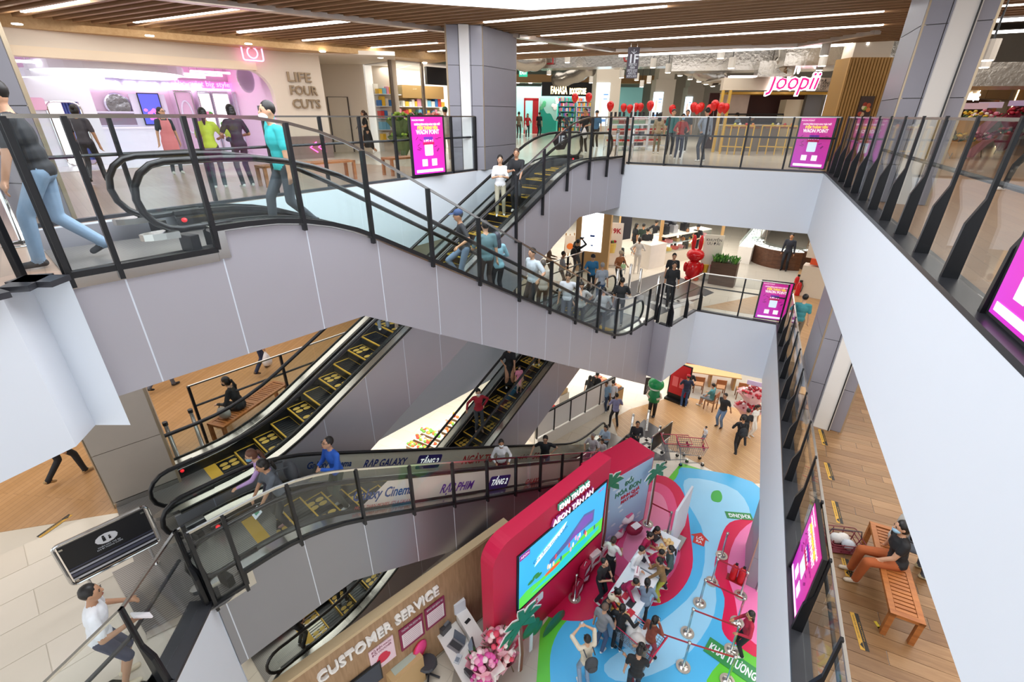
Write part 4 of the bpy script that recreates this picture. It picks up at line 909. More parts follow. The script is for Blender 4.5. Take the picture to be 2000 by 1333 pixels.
x, z = fs.uv(296, 212, DP-.34); t = fs.at('television', 'screen with pink picture on the white studio panel', 'screen', x, DP-.36, z); MB().bx(-.33, .33, 0, .04, -.55, .5).build('case', BLACK, t); MB().bx(-.3, .3, -.005, 0, -.52, .47).build('display', mat('#4a4fb0', .4, 0, .8), t)
b = MB(); rnd = random.Random(3); [b.ell((rnd.uniform(-.2, .2), -.012, -.15+rnd.uniform(-.2, .15)), (.06, .006, .05), 8) for _ in range(14)]; b.build('picture', mat('#e86ab8', .5, 0, .8), t)
for u0, u1, lab, arch_ in ((350, 385, 'pink photo booth with oval window in the studio', 1), (395, 420, 'left white light box with fruit pictures in the studio', 0), (422, 455, 'right white light box with fruit pictures in the studio', 0), (462, 484, 'white booth with rounded grey doorway in the studio', 2)):
    xa, _ = fs.uv(u0, 230, DP-.5); xb, _ = fs.uv(u1, 230, DP-.5); t = fs.at('studio_booth', lab, 'photo booth', xa, DP-.6, 0); w_ = xb-xa
    MB().bx(0, w_, 0, .6, 0, 2.25).build('body', LILW if arch_ != 1 else PINK, t); MB().tube([(a, -.01, b_) for a, b_ in rrect(.03, w_-.03, .05, 2.2, .04)], .02, 5, closed=True).build('frame', CHROME, t)
    if arch_ == 1: MB().tube([(w_/2+w_*.3*math.cos(a), -.03, 1.35+.55*math.sin(a)) for a in [2*math.pi*i/20 for i in range(20)]], .03, 6, closed=True).build('oval_frame', LILW, t)
    elif arch_ == 0:
        MB().bx(.05, w_-.05, -.012, 0, .9, 2.15).build('light_panel', mat('#ffffff', .5, 0, .9), t); b = MB(); [b.ell((rnd.uniform(.15, w_-.15), -.02, rnd.uniform(1.0, 1.5)), (.13, .01, .09), 8, mat(c, .5)) for c in ('#f0609a', '#58b04a', '#d84040', '#f5a0c0')]; b.build('picture', None, t)
    else: MB().plate([(a, -.015, b_) for a, b_ in rrect(.12, w_-.1, .1, 1.8, .2)], (0, 1, 0), .02).build('doorway', mat('#a9adc6', .4), t)
# ---------------------------------------------------------------- cream recess, door, toy shop
cr = Fr(fs.w(xe, 1.5)[:2], P(772, 118, CEIL-.22), L2)
r = cr.sroot('wall_back'); MB().bx(-.2, cr.len, 1.8, 2.0, 0, H3).build('wall_face', mat('#ded2c2', .6, noise=.01), r); MB().bx(cr.len-.15, cr.len, -.3, 2, 0, H3).build('return', mat('#d9cbb6', .6), r)
MB().bx(-.6, cr.len, -1.8, 2, H3-.02, H3+.1).build('soffit', mat('#e6ddd0', .6), r)
x, _ = cr.uv(648, 250, 1.8); t = cr.at('door', 'narrow dark-framed door in the cream recess beside the studio', 'door', x, 1.72, 0); MB().bx(0, .8, 0, .06, 0, 2.1).build('leaf', mat('#d8ccba', .5), t); MB().tube([(0, -.01, 0), (0, -.01, 2.1), (.8, -.01, 2.1), (.8, -.01, 0)], .03, 5).build('frame', mat('#4a4240', .5), t)
ts = Fr(cr.w(cr.len, -.2)[:2], P(890, 128, CEIL-.22), L2); ts.len += 1.5
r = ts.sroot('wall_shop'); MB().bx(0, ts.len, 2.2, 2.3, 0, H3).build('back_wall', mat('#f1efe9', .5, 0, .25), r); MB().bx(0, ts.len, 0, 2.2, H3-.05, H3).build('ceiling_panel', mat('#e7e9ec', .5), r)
area('toy_shop_light', ts.w(2, 1.2, H3-.1), 3, 1.5, 60, (1, .98, .92), (0, 0, ts.rz))
x0, z0_ = ts.uv(832, 140); t = ts.at('shop_sign', 'black fascia sign of the toy shop with lit letters NHÀ', 'sign', x0, -.05, 2.55); MB().bx(0, ts.len-x0, 0, .15, 0, .62).build('fascia', BLACK, t); text('NHÀ', .42, mat('#ffe9b8', .5, 0, 4), t, (1.5, -.02, .3), (math.pi/2, 0, 0), bold=.012)
for u in (768, 828): x, _ = ts.uv(u, 200); structure(MB().bx(x-.05, x+.05, -.05, .05, 0, H3).build('trim', mat('#8a7f74', .3, .7), None, loc=ts.w(0, 0, 0), rz=ts.rz))
x0, _ = ts.uv(770, 200); x1, _ = ts.uv(828, 200); structure(MB().bx(x0, x1, 0, .012, 0, H3-.05).build('window_1', GLASS, None, loc=ts.w(0, 0, 0), rz=ts.rz))
rnd = random.Random(11)
for k in range(3):
    x = .25+k*1.15; t = ts.at('toy_shelf', ['left shelf of boxed toys behind the shop glass', 'middle shelf of boxed toys behind the shop glass', 'right timber-topped shelf of toys near the square column'][k], 'shelf', x, 1.75, 0, 'toy shelves')
    MB().bx(0, 1.1, .35, .4, 0, 2.6).build('back', mat('#d9c7a0', .5) if k else mat('#f2f2ee', .5), t)
    for j in range(5): MB().bx(0, 1.1, 0, .35, .4+j*.45, .43+j*.45).build('board', WHITE, t)
    b = MB()
    for j in range(5):
        xx = .03
        while xx < 1.0:
            w_ = rnd.uniform(.1, .2); b.bx(xx, xx+w_, .05, .3, .43+j*.45, .43+j*.45+rnd.uniform(.18, .36), mat(rnd.choice(['#3f7fc8', '#e8e4da', '#d84a4a', '#f0c340', '#7ec0e0', '#efa0b4']), .5)); xx += w_+.02
    o = b.build('toy_boxes', None, t); o['kind'] = 'stuff'
    if k: MB().bx(0, 1.1, -.02, .4, 2.1, 2.6).build('timber_top', mat('#a5824e', .5), t)
# ---------------------------------------------------------------- enclosing walls at the back and right
structure(MB().bx(-45, 40, 50, 50.2, 0, 17.6).build('wall_back', mat('#cfc4b4', .7, noise=.02))); structure(MB().bx(24, 24.2, -5, 50, 0, 17.6).build('wall_right', mat('#cdbfae', .7, noise=.02)))
structure(MB().bx(-27, -26.8, 14, 50, L2, 17.6).build('wall_left', mat('#d4c9b8', .7, noise=.02)))
# ---------------------------------------------------------------- bookstore
bk = Fr((-20.5, 38.6), (-11.6, 44.2), L2)
r = bk.sroot('wall_bookstore')
zs0 = bk.uv(1100, 188)[1]; zs1 = bk.uv(1100, 166)[1]
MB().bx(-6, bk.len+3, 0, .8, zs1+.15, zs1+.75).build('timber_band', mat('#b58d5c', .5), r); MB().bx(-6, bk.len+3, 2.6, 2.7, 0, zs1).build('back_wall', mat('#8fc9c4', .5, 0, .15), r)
area('bookstore_light', bk.w(5, 1.6, zs1), 9, 2, 260, (1, .98, .94), (0, 0, bk.rz))
xa = bk.uv(1058, 178)[0]; xb = bk.uv(1158, 178)[0]
t = bk.at('shop_sign', 'black sign band with lit gold letters FAHASA BOOKSTORE', 'sign', xa, -.05, zs0); MB().bx(0, xb-xa, 0, .2, 0, zs1-zs0+.2).build('fascia', BLACK, t)
h_ = zs1-zs0; gl = mat('#ffdf9a', .5, 0, 4)
text('FAHASA', h_*.95, gl, t, ((xb-xa)*.33, -.02, h_*.5), (math.pi/2, 0, 0), bold=.02, width=(xb-xa)*.32); text('BOOKSTORE', h_*.75, gl, t, ((xb-xa)*.7, -.02, h_*.42), (math.pi/2, 0, 0), bold=.02, width=(xb-xa)*.32)
rnd = random.Random(5); BC = ['#c43c3c', '#e8e2d4', '#3c6fb0', '#e0b040', '#4a9a6a', '#b86aa0', '#e88a4a', '#7ab0c8']
for k in range(3):
    x = bk.uv(1096, 230)[0]+k*1.65; t = bk.at('bookshelf', ['left bookshelf with teal frame in the bookstore', 'middle white bookshelf in the bookstore', 'right white bookshelf in the bookstore'][k], 'bookshelf', x, 1.6, 0, 'bookstore shelves'); fm = mat('#3fae9a', .5) if k == 0 else WHITE
    MB().bx(0, 1.6, .3, .35, 0, 2.9).build('back', fm, t)
    for xx in (0, 1.55): MB().bx(xx, xx+.05, 0, .3, 0, 2.9).build('side', fm, t)
    b = MB()
    for j in range(7):
        MB().bx(0, 1.6, 0, .3, .15+j*.4, .18+j*.4).build('board', fm, t); xx = .06
        while xx < 1.5: w_ = rnd.uniform(.04, .16); b.bx(xx, xx+w_, .02, .26, .18+j*.4, .18+j*.4+rnd.uniform(.2, .32), mat(rnd.choice(BC), .5)); xx += w_+.005
    b.build('books', None, t)['kind'] = 'stuff'
# teal mural and red portal
xa, xb = bk.uv(1058, 220)[0], bk.uv(1094, 220)[0]; t = bk.at('wall_mural', 'teal wavy mural with white dots in the bookstore', 'mural', xa, 1.5, 0); MB().bx(0, xb-xa, 0, .05, 0, 2.9).build('board', mat('#a9dcd2', .5), t)
MB().plate([((xb-xa)*i/12, -.01, 1.2+.8*math.exp(-((i-3)/4)**2)+.2*math.sin(i)) for i in range(13)]+[(xb-xa, -.01, 0), (0, -.01, 0)], (0, 1, 0), .02).build('wave', mat('#19a08c', .5), t)
b = MB(); [b.ell(((xb-xa)*rnd.random(), -.02, rnd.uniform(1.9, 2.7)), (.16, .01, .16), 10, mat(c, .5)) for c in ['#ffffff']*5+['#5ac08a']*4]; b.build('dots', None, t)['kind'] = 'stuff'
xa, xb = bk.uv(1027, 220)[0], bk.uv(1056, 220)[0]; t = bk.at('shop_portal', 'red framed glass entrance left of the bookstore mural', 'doorway', xa, 1.2, 0); MB().bx(0, .12, 0, .2, 0, 2.7).bx(xb-xa-.5, xb-xa, 0, .2, 0, 2.7).bx(0, xb-xa, 0, .2, 2.6, 2.8).build('frame', mat('#c3222c', .5), t); MB().bx(.12, xb-xa-.5, .05, .07, 0, 2.6).build('pane', GLASSG, t)
for u, v, lab in ((1012, 156, 'first'), (1037, 160, 'second'), (1068, 164, 'third'), (1102, 167, 'fourth'), (1140, 169, 'fifth')):
    x, z = bk.uv(u, v, 0); tag(MB().lathe([(.16, 0), (.16, .03)], bk.w(x, .35, zs1+.12), 10).build('downlight', mat('#fff4e0', .5, 0, 8)), '%s round downlight from the left under the bookstore timber band' % lab, 'downlight', 'bookstore downlights')
x, z = bk.uv(1022, 143, -6); t = bk.at('exit_sign', 'green exit sign hanging near the square column', 'sign', x, -6, z); MB().bx(-.3, .3, -.03, .03, -.22, .22).build('panel', mat('#1f9a7a', .4, 0, .8), t); text('EXIT', .26, mat('#ffffff', .5, 0, 2), t, (0, -.035, 0), (math.pi/2, 0, 0)); MB().cyl((0, 0, .22), (0, 0, 3), .01, 5).build('rod', STEEL, t)
# ---------------------------------------------------------------- pillars with light boxes
def pillar(u0, u1, vt, vb, uvp, lab, dpt=1.0):
    a, b = P(u0, vb, L2), P(u1, vb, L2); fr = Fr(a, b, L2); w = fr.len; zt = fr.uv((u0+u1)/2, vt)[1]
    o = structure(MB().bx(0, w, 0, dpt, 0, zt).bx(w*.1, w*.9, .05, dpt, zt, 6.9).build('column', mat('#d3c8b8', .6), None, loc=fr.w(0, 0, 0), rz=fr.rz))
    x0, z0 = fr.uv(uvp[0], uvp[3]); x1, z1 = fr.uv(uvp[2], uvp[1]); t = fr.at('light_box_poster', lab, 'poster', x0, -.06, z0)
    MB().bx(0, x1-x0, 0, .06, 0, z1-z0).build('case', mat('#cfe6f2', .4, 0, .9), t); w_, h_ = x1-x0, z1-z0
    MB().ell((w_*.35, -.01, h_*.62), (w_*.12, .01, h_*.09), 10).bx(w_*.22, w_*.48, -.012, 0, h_*.3, h_*.55).build('figure', mat('#e8c8b8', .5, 0, .6), t); MB().bx(w_*.55, w_*.9, -.012, 0, h_*.72, h_*.75).bx(w_*.55, w_*.85, -.012, 0, h_*.62, h_*.64).bx(w_*.1, w_*.9, -.012, 0, h_*.1, h_*.16).build('print', mat('#5a86c0', .5, 0, .5), t)
    return fr
pillar(1157, 1203, 128, 272, (1160, 162, 1192, 246), 'tall blue light box poster on the wide pillar behind the rear escalator', 1.3)
pillar(1269, 1306, 155, 268, (1271, 180, 1296, 232), 'blue light box poster on the middle pillar behind the balloons')
pillar(1331, 1362, 170, 264, (1333, 189, 1353, 232), 'small blue light box poster on the far right pillar')
# ---------------------------------------------------------------- balloons
rnd = random.Random(8)
for i, (u, v, d, lab) in enumerate(((1123, 192, 22, 'red balloon left of the man with the badge'), (1150, 191, 22, 'red balloon right of the man with the badge'), (1192, 208, 21, 'red balloon beside the wide pillar'), (1218, 211, 25, 'leftmost red balloon over the white stall'), (1230, 213, 25, 'second red balloon over the white stall'), (1242, 210, 25, 'third red balloon over the white stall'), (1251, 210, 25, 'fourth red balloon over the white stall'),
        (1270, 207, 22, 'large red balloon before the middle pillar'), (1313, 214, 24, 'red balloon between two men at the upper railing'), (1355, 210, 23, 'first red balloon of the cluster left of the man in grey-blue'), (1362, 214, 23, 'second red balloon of the cluster left of the man in grey-blue'), (1369, 210, 24, 'third red balloon of the cluster left of the man in grey-blue'), (1386, 214, 23, 'red balloon right behind the man in grey-blue'), (1396, 206, 22, 'high red balloon beside the yellow kiosk post'), (1408, 211, 22, 'red balloon touching the yellow kiosk post'), (1417, 212, 23, 'red balloon behind the yellow kiosk post'))):
    q = PY(u, v, d); t = thing('balloon', lab, 'balloon', q, 0, 'red balloons'); R = .155
    b = MB(); b.lathe([(.004, -.2), (.03, -.19), (.09, -.13), (.135, -.04), (.15, .05), (.13, .13), (.08, .18), (.02, .2)], (0, 0, 0), 12); b.build('skin', mat('#d9201f', .2), t, True); MB().cyl((0, 0, -.2), (rnd.uniform(-.05, .05), 0, -(q[2]-L2)+.9), .004, 4).build('string', WHITE, t)
# ---------------------------------------------------------------- white product stalls
for k, (ua, ub, v, lab) in enumerate(((1190, 1228, 301, 'white product stall with red-headed boxes left of the gate posts'), (1229, 1262, 301, 'white product stall with red-headed boxes behind the gate posts'), (1263, 1300, 299, 'white product stall behind the group at the upper railing'))):
    fr = Fr(P(ua, v-6, L2), P(ub, v-7, L2), L2); w = fr.len; t = fr.at('product_stall', lab, 'display shelf', 0, 0, 0, 'white product stalls')
    for xx in (0, w-.04): MB().bx(xx, xx+.04, 0, .04, 0, 1.9 if k == 1 else 1.35).bx(xx, xx+.04, .5, .54, 0, 1.35).build('upright', WHITE, t)
    for z in (.15, .6, 1.05, 1.3): MB().bx(0, w, 0, .54, z, z+.04).build('board', WHITE, t)
    b = MB()
    for z in (.19, .64, 1.09):
        xx = .06
        while xx < w-.3:
            w_ = rnd.uniform(.25, .4); b.bx(xx, xx+w_, .05, .4, z, z+.2, mat('#e6ddd4', .5)); b.bx(xx, xx+w_, .04, .05, z+.02, z+.16, mat(rnd.choice(['#8a4a48', '#4a4a52', '#b8a8a0', '#7d9a80']), .5)); b.bx(xx, xx+w_, .045, .4, z+.2, z+.27, mat('#c0302e', .5)); xx += w_+.04
    b.build('boxes', None, t)['kind'] = 'stuff'
    b = MB(); xx = .1
    while xx < w-.15: b.lathe([(.06, 0), (.05, .22), (.07, .24)], (xx, .25, 1.34), 8, mat(rnd.choice(['#2a2a2e', '#3a3a40', '#b04040', '#888']) if False else '#2c2c31', .4)); xx += .22
    b.build('appliances', None, t)['kind'] = 'stuff'
# gate posts at the rear escalator head
for u, v, lab in ((1202, 318, 'left steel gate post with label at the rear escalator head'), (1232, 312, 'right steel gate post at the rear escalator head')):
    q = P(u, v, L2); t = thing('gate_post', lab, 'bollard', (q[0], q[1], L2), 0, 'steel gate posts on the upper floor'); MB().lathe([(.07, 0), (.07, .02), (.055, .03), (.055, 1.0), (.03, 1.03)], (0, 0, 0), 14).build('tube', STEEL, t, True); MB().bx(-.03, .03, -.06, -.055, .55, .9).build('sticker', WHITE, t)
# floor number plate on the rear escalator head
E = ESC['E2']; f = ST(12.9, -9.45); t = thing('floor_sign', 'dark hexagon 1F sign on the rear escalator balustrade', 'sign', (f[0], f[1], 11.3), math.atan2(AX[1], AX[0])); t.rotation_euler = (0, 0, math.atan2(AX[1], AX[0]))
MB().plate([(.42*math.cos(a), -.02, .3*math.sin(a)) for a in [math.pi/3*i for i in range(6)]], (0, -1, 0), .01).build('plate', mat('#2c2b33', .4), t); text('1F', .36, WHITE, t, (0, -.036, 0), (math.pi/2, 0, 0), bold=.01)
# ---------------------------------------------------------------- juice kiosk
ZK = L2+2.85; kf = Fr(P(1415, 152, ZK), P(1672, 152, ZK), L2); kw = kf.len; YEL = mat('#d8ae4a', .4, .2)
t = kf.root('juice_kiosk', 'juice kiosk with cream fascia, yellow posts and marble counter', 'kiosk')
MB().bx(0, kw, 0, .3, 2.4, 2.85).build('fascia', mat('#ddd0bc', .5), t); MB().bx(0, kw, .3, 2.8, 2.78, 2.85).build('roof', mat('#d8ccba', .5), t); MB().bx(.25, kw*.42, .05, .3, 2.85, 2.93).build('cap_light', LEDW, t)
for x in (.06, .36): MB().bx(x-.05, x+.05, 0, .1, 0, 2.4).build('post', YEL, t)
MB().bx(.4, kw*.56, .6, 1.1, 0, 1.05).build('counter', mat('#8d8378', .4), t); MB().bx(.4, kw*.56, .5, 1.2, 1.05, 1.1).build('counter_top', mat('#cfc2b2', .3), t)
for a, b in ((.42, .27), (.27+.01, .56)):
    x0, x1 = kw*min(a if a != .42 else .08, b), kw*b; MB().tube([(x0, .5, 1.15), (x1, .5, 1.15), (x1, .5, 1.5), (x0, .5, 1.5)], .03, 4, closed=True).build('screen_frame', BLACK, t); MB().bx(x0, x1, .49, .5, 1.15, 1.5).build('screen_pane', GLASSG, t)
MB().bx(.5, 1.8, 1.5, 1.55, 1.4, 2.3).build('marble_panel', mat('#cdbcac', .35, noise=.2, scale=3), t); MB().bx(kw*.66, kw*.8, 1.6, 2.2, 0, 2.1).build('cream_cabinet', mat('#e3d6b4', .5), t); MB().bx(kw*.8, kw*.93, 1.4, 1.6, 0, 2.3).build('dark_door', mat('#5d5a52', .5), t)
MB().bx(kw*.87, kw*.96, .5, .56, 1.2, 2.25).build('light_poster', mat('#e9e6f2', .5, 0, 1.2), t); MB().bx(.4, kw*.94, 2.6, 2.7, 0, 2.4).build('back_wall', mat('#4a2c2a', .6), t)
for k in range(4): MB().bx(.5, kw*.95, .5+k*.35, .55+k*.35, 2.28, 2.36).build('yellow_beam', YEL, t)
x, z = kf.uv(1640, 160)
for k, s in enumerate(('đồ ăn &', 'NƯỚC UỐNG', 'FRUIT DAILY', 'TRÁI CÂY')): text(s, .13, mat('#3a3030', .6), t, (kw*.74, -.01, 2.76-k*.105), (math.pi/2, 0, 0), 'small_print', .003)
x, z = kf.uv(1548, 160); t = kf.at('kiosk_logo', 'glowing white and magenta script logo Joopii on the kiosk fascia', 'sign', x, -.1, z); text('Joopii', .92, mat('#fff2fa', .5, 0, 2.5), t, (0, .02, 0), (math.pi/2, 0, 0), 'halo', .02, bold=.045, width=2.15, shear=.2); text('Joopii', .92, mat('#d81f72', .5, 0, .8), t, (0, -.02, 0), (math.pi/2, 0, 0), 'lettering', .01, bold=.004, width=2.08, shear=.2); MB().ell((.08, -.02, .46), (.07, .02, .19), 8).ell((-.08, -.02, .36), (.05, .02, .1), 8).build('leaf', mat('#ffffff', .5, 0, 2.5), t)
# bar tables with yellow frames before the kiosk
for k, (u0, u1, lab) in enumerate(((1405, 1462, 'left wooden bar table with yellow cage frame at the kiosk'), (1478, 1545, 'right wooden bar table with yellow cage frame at the kiosk'))):
    fr = Fr(P(u0, 301, L2), P(u1, 304, L2), L2); w = fr.len; t = fr.at('bar_table', lab, 'table', 0, 0, 0, 'kiosk bar tables')
    MB().bx(.1, w, .1, .6, .98, 1.04).build('top', mat('#8a5a3a', .4), t); b = MB()
    for x in (0, w*.25, w*.5, w*.75, w): MB().bx(x-.02, x+.02, 0, .04, 0, 1.1).build('post', YEL, t)
    for z in (.3, 1.08): MB().bx(0, w, 0, .04, z-.02, z+.02).build('rail', YEL, t)
    for xx, c in ((.3, '#c8c23a'), (.5, '#d0d0d0'), (.75, '#b8302a'), (1.0, '#d0803a')):
        q = fr.w(xx, .3, 1.04); tag(MB().lathe([(.05, 0), (.06, .08), (.03, .14)], q, 8).build('condiment_pot', mat(c, .4)), '%s condiment pot on the %s kiosk bar table' % ({'#d0d0d0': 'silver', '#d0803a': 'orange', '#b8302a': 'red'}.get(c, 'lime green'), ('left', 'right')[k]), 'pot', 'pots on the kiosk bar tables')
person('juice kiosk cook in black beret bending over the counter', kf.w(kw*.3, 1.5), 1.6, kf.rz+math.pi*.5, shirt='#9fb0c4', pants='#26272b', cap='#1c1c1f', lean=18, arms=('bent', 'bent'), head=(0, -20))
person('second kiosk cook half hidden behind the counter screen', kf.w(kw*.37, 1.6), 1.5, kf.rz-math.pi*.5, shirt='#2b2c30', pants='#26272b', cap='#1c1c1f', lean=18, arms=('bent', 'bent'))
# ribbed timber pier with food poster
wf = Fr(P(1662, 112, L2+3.15), P(1748, 112, L2+3.15), L2); r = wf.sroot('column'); k = 14; RB = mat('#b58c50', .5)
MB().bx(0, wf.len, .06, .8, 0, 3.15).build('core', mat('#9a7540', .5), r)
for i in range(k): MB().bx(wf.len*i/k, wf.len*(i+.65)/k, 0, .06, 0, 3.15).build('rib', RB, r)
MB().bx(.1, wf.len-.1, .1, .7, 3.15, 4.6).build('capital', mat('#d8ccba', .6), r)
x0, z0 = wf.uv(1668, 234); x1, z1 = wf.uv(1708, 188); t = wf.at('food_poster', 'poster of grilled meat on the ribbed timber pier', 'poster', x0, -.05, z0); w_, h_ = x1-x0, z1-z0; MB().bx(0, w_, 0, .04, 0, h_).build('board', mat('#4a3a34', .5), t)
b = MB(); [b.ell((rnd.uniform(.2, .8)*w_, -.01, rnd.uniform(.1, .7)*h_), (w_*.17, .012, h_*.1), 8, mat(c, .5)) for c in ('#c8603a', '#e08a50', '#a03a2a', '#d8b088', '#c05038', '#e8d8b0', '#9ab04a')]; b.build('picture', None, t)
# ---------------------------------------------------------------- hanging direction sign
fr = Fr(P(1228, 92, 14.0), P(1250, 92, 14.0), 14.0); q0 = PL(1230, 92, fr.a, fr.w(1, 0)[:2]); zb = fr.uv(1238, 153)[1]; zt = fr.uv(1240, 92)[1]; w = fr.uv(1252, 120)[0]-fr.uv(1230, 120)[0]
t = fr.at('hanging_sign', 'dark hanging direction sign reading 1F with a down arrow', 'sign', 0, 0, zb); h_ = zt-zb; MB().bx(0, w, 0, .06, 0, h_).build('panel', mat('#4a4450', .5), t)
text('1F', .34, WHITE, t, (w/2, -.005, h_*.62), (math.pi/2, 0, 0), bold=.008); MB().bar((w/2, -.006, h_*.93), (w/2, -.006, h_*.8), .03, .01).bar((w/2-.08, -.006, h_*.87), (w/2, -.006, h_*.79), .03, .01).bar((w/2+.08, -.006, h_*.87), (w/2, -.006, h_*.79), .03, .01).build('arrow', WHITE, t)
for k, s in enumerate(('LIFESTYLE', 'FASHION', 'LIFESTYLE GOODS', 'HOME STYLE', 'SPORTS & SHOES')): text(s, .1, WHITE, t, (w/2, -.005, h_*(.44-.095*k)), (math.pi/2, 0, 0), 'small_print', .003, width=w*(.7 if k in (0, 1, 3) else .88)*(.6 if k == 1 else 1))
for x in (.08, w-.08): MB().cyl((x, .03, h_), (x, .03, h_+.3), .012, 6).build('rod', STEEL, t)
# ---------------------------------------------------------------- ducts, pipes and pendants of the open ceiling
FOIL = mat('#b7b0a6', .25, .9, bump=1.0, scale=9, noise=.12)
def duct(lab, pts, R): 
    pth = []
    for (a, b) in zip(pts[:-1], pts[1:]):
        for k in range(5): pth.append(Vector(a).lerp(Vector(b), k/5))
    pth.append(Vector(pts[-1])); return tag(MB().tube([p+Vector((0, 0, .05*math.sin(i*1.7))) for i, p in enumerate(pth)], R, 10).build('air_duct', FOIL, None, True), lab, 'duct', 'foil air ducts')
def boxduct(lab, c, d, rz=0.): return tag(MB().box(c, d, rz).build('air_duct', FOIL), lab, 'duct', 'foil air ducts')
def at_y(u, v, y): return PY(u, v, y)
duct('crinkled foil duct bending down beside the square column', [at_y(1005, 118, 25), at_y(1040, 122, 25.5), at_y(1062, 112, 26)], .45)
duct('foil duct sagging towards the wide pillar', [at_y(1085, 158, 30), at_y(1120, 150, 29.5), at_y(1157, 132, 29)], .38)
boxduct('box shaped foil duct above the bookstore sign', at_y(1130, 118, 27), (4.2, 1.4, .75), .1)
boxduct('box shaped foil duct right of the hanging sign', at_y(1290, 118, 27), (4.5, 1.2, .6), .15)
duct('curling foil duct above the balloons', [at_y(1330, 125, 26), at_y(1362, 135, 26), at_y(1395, 150, 26), at_y(1420, 148, 26)], .36)
boxduct('long foil duct above the juice kiosk', at_y(1470, 118, 25), (6.5, 1.5, .8), .2)
boxduct('foil duct at the right end above the kiosk', at_y(1640, 110, 24), (4.2, 1.6, .7), .25)
boxduct('pale air handling unit with slotted grille above the kiosk', at_y(1512, 136, 24), (1.3, .9, .55), .2)
duct('foil elbow dropping towards the kiosk unit', [at_y(1520, 112, 24), at_y(1530, 124, 24), at_y(1545, 130, 24)], .5)
boxduct('dark wide duct at the far right ceiling', at_y(2010, 150, 18), (5, 2, .5), .3)
REDP = mat('#a0282c', .5)
for lab, pts in (('red sprinkler pipe near the bookstore', [at_y(1080, 108, 26), at_y(1080, 124, 26), at_y(1050, 126, 26.5)]), ('red sprinkler pipe beside the hanging sign', [at_y(1218, 108, 26), at_y(1220, 119, 26), at_y(1236, 121, 26)]), ('red sprinkler pipe above the balloons', [at_y(1306, 128, 27), at_y(1330, 127, 27), at_y(1330, 140, 27)]), ('red sprinkler pipe above the kiosk', [at_y(1575, 104, 24), at_y(1568, 115, 24), at_y(1545, 116, 24)])):
    tag(MB().tube(pts, .045, 6).build('sprinkler_pipe', REDP), lab, 'pipe', 'red sprinkler pipes')
PW = mat('#dcd6cc', .5); k = 0
for u, v, y, w in ((1047, 138, 27, 'left of the bookstore sign'), (1072, 146, 29, 'above the bookstore letters'), (1090, 154, 31, 'over the right letters of the bookstore'), (1108, 122, 25, 'high above the bookstore'), (1117, 158, 32, 'near the wide pillar'), (1154, 162, 33, 'touching the wide pillar'), (1214, 152, 29, 'right of the wide pillar'), (1243, 157, 31, 'below the hanging sign'), (1253, 170, 33, 'far below the hanging sign'), (1267, 162, 31, 'left of the middle pillar'), (1275, 132, 25, 'in front of the middle pillar'), (1304, 142, 26, 'right of the middle pillar'), (1328, 148, 27, 'left of the curling duct'), (1348, 155, 28, 'below the curling duct'), (1365, 160, 30, 'above the man in grey-blue'), (1379, 165, 31, 'right of the man in grey-blue'), (1392, 169, 33, 'near the yellow kiosk post'), (1407, 114, 22, 'high over the kiosk left end'), (1428, 133, 23, 'over the kiosk left end'), (1443, 139, 25, 'behind the kiosk cap light'), (1609, 109, 20, 'largest over the kiosk right part'), (1605, 129, 22, 'middle over the kiosk right part'), (1600, 137, 24, 'over the kiosk small print'), (1596, 146, 26, 'lowest over the kiosk right part'), (1926, 118, 14, 'nearest right of the right column'), (1919, 132, 16, 'second right of the right column'), (1903, 143, 18, 'third right of the right column'), (1912, 158, 21, 'farthest right of the right column')):
    q = PY(u, v, y); t = thing('pendant_lamp', 'white cylinder pendant lamp %s' % w, 'lamp', q, 0, 'white cylinder pendants'); MB().lathe([(.13, 0), (.13, .36)], (0, 0, 0), 12).build('shade', PW, t); MB().lathe([(.11, -.01), (.11, .005)], (0, 0, 0), 12).build('bulb', mat('#fff6e6', .5, 0, 12), t); MB().cyl((0, 0, .36), (0, 0, 17.45-q[2]), .015, 5).build('stem', BLACK, t)
# ---------------------------------------------------------------- restaurant at the right with opening flowers
rf = Fr(P(1870, 160, 13.35), P(2060, 176, 13.35), L2); r = rf.sroot('wall_restaurant'); MB().bx(0, rf.len, 0, .3, 2.2, 2.85).build('fascia', mat('#d8b98a', .5), r); MB().bx(0, rf.len, .6, .7, 0, 2.2).build('back_wall', mat('#5a3226', .6), r)
for x in (.7, 1.5, 2.6, 3.6): MB().bx(x, x+.03, -.02, 0, 2.2, 2.85).build('groove', mat('#8a6a40', .5), r)
MB().bx(0, rf.len, -1.2, .3, 2.85, 3.1).build('canopy', mat('#e0cba4', .5), r); x = rf.uv(1975, 180)[0]; MB().bx(x, x+.5, -.1, .3, 0, 2.85).build('pier', mat('#b9a78a', .5), r); MB().bx(x+.5, x+.6, -.12, .3, 0, 2.85).build('light_strip', mat('#ffdca0', .5, 0, 3), r)
sgn(rf, 'Q HÀN QUỐC', 1900, 190, -.05, .34, mat('#ffffff', .5, 0, 4), 'glowing white letters HÀN QUỐC on the timber restaurant fascia', 1.5, .01, .01)
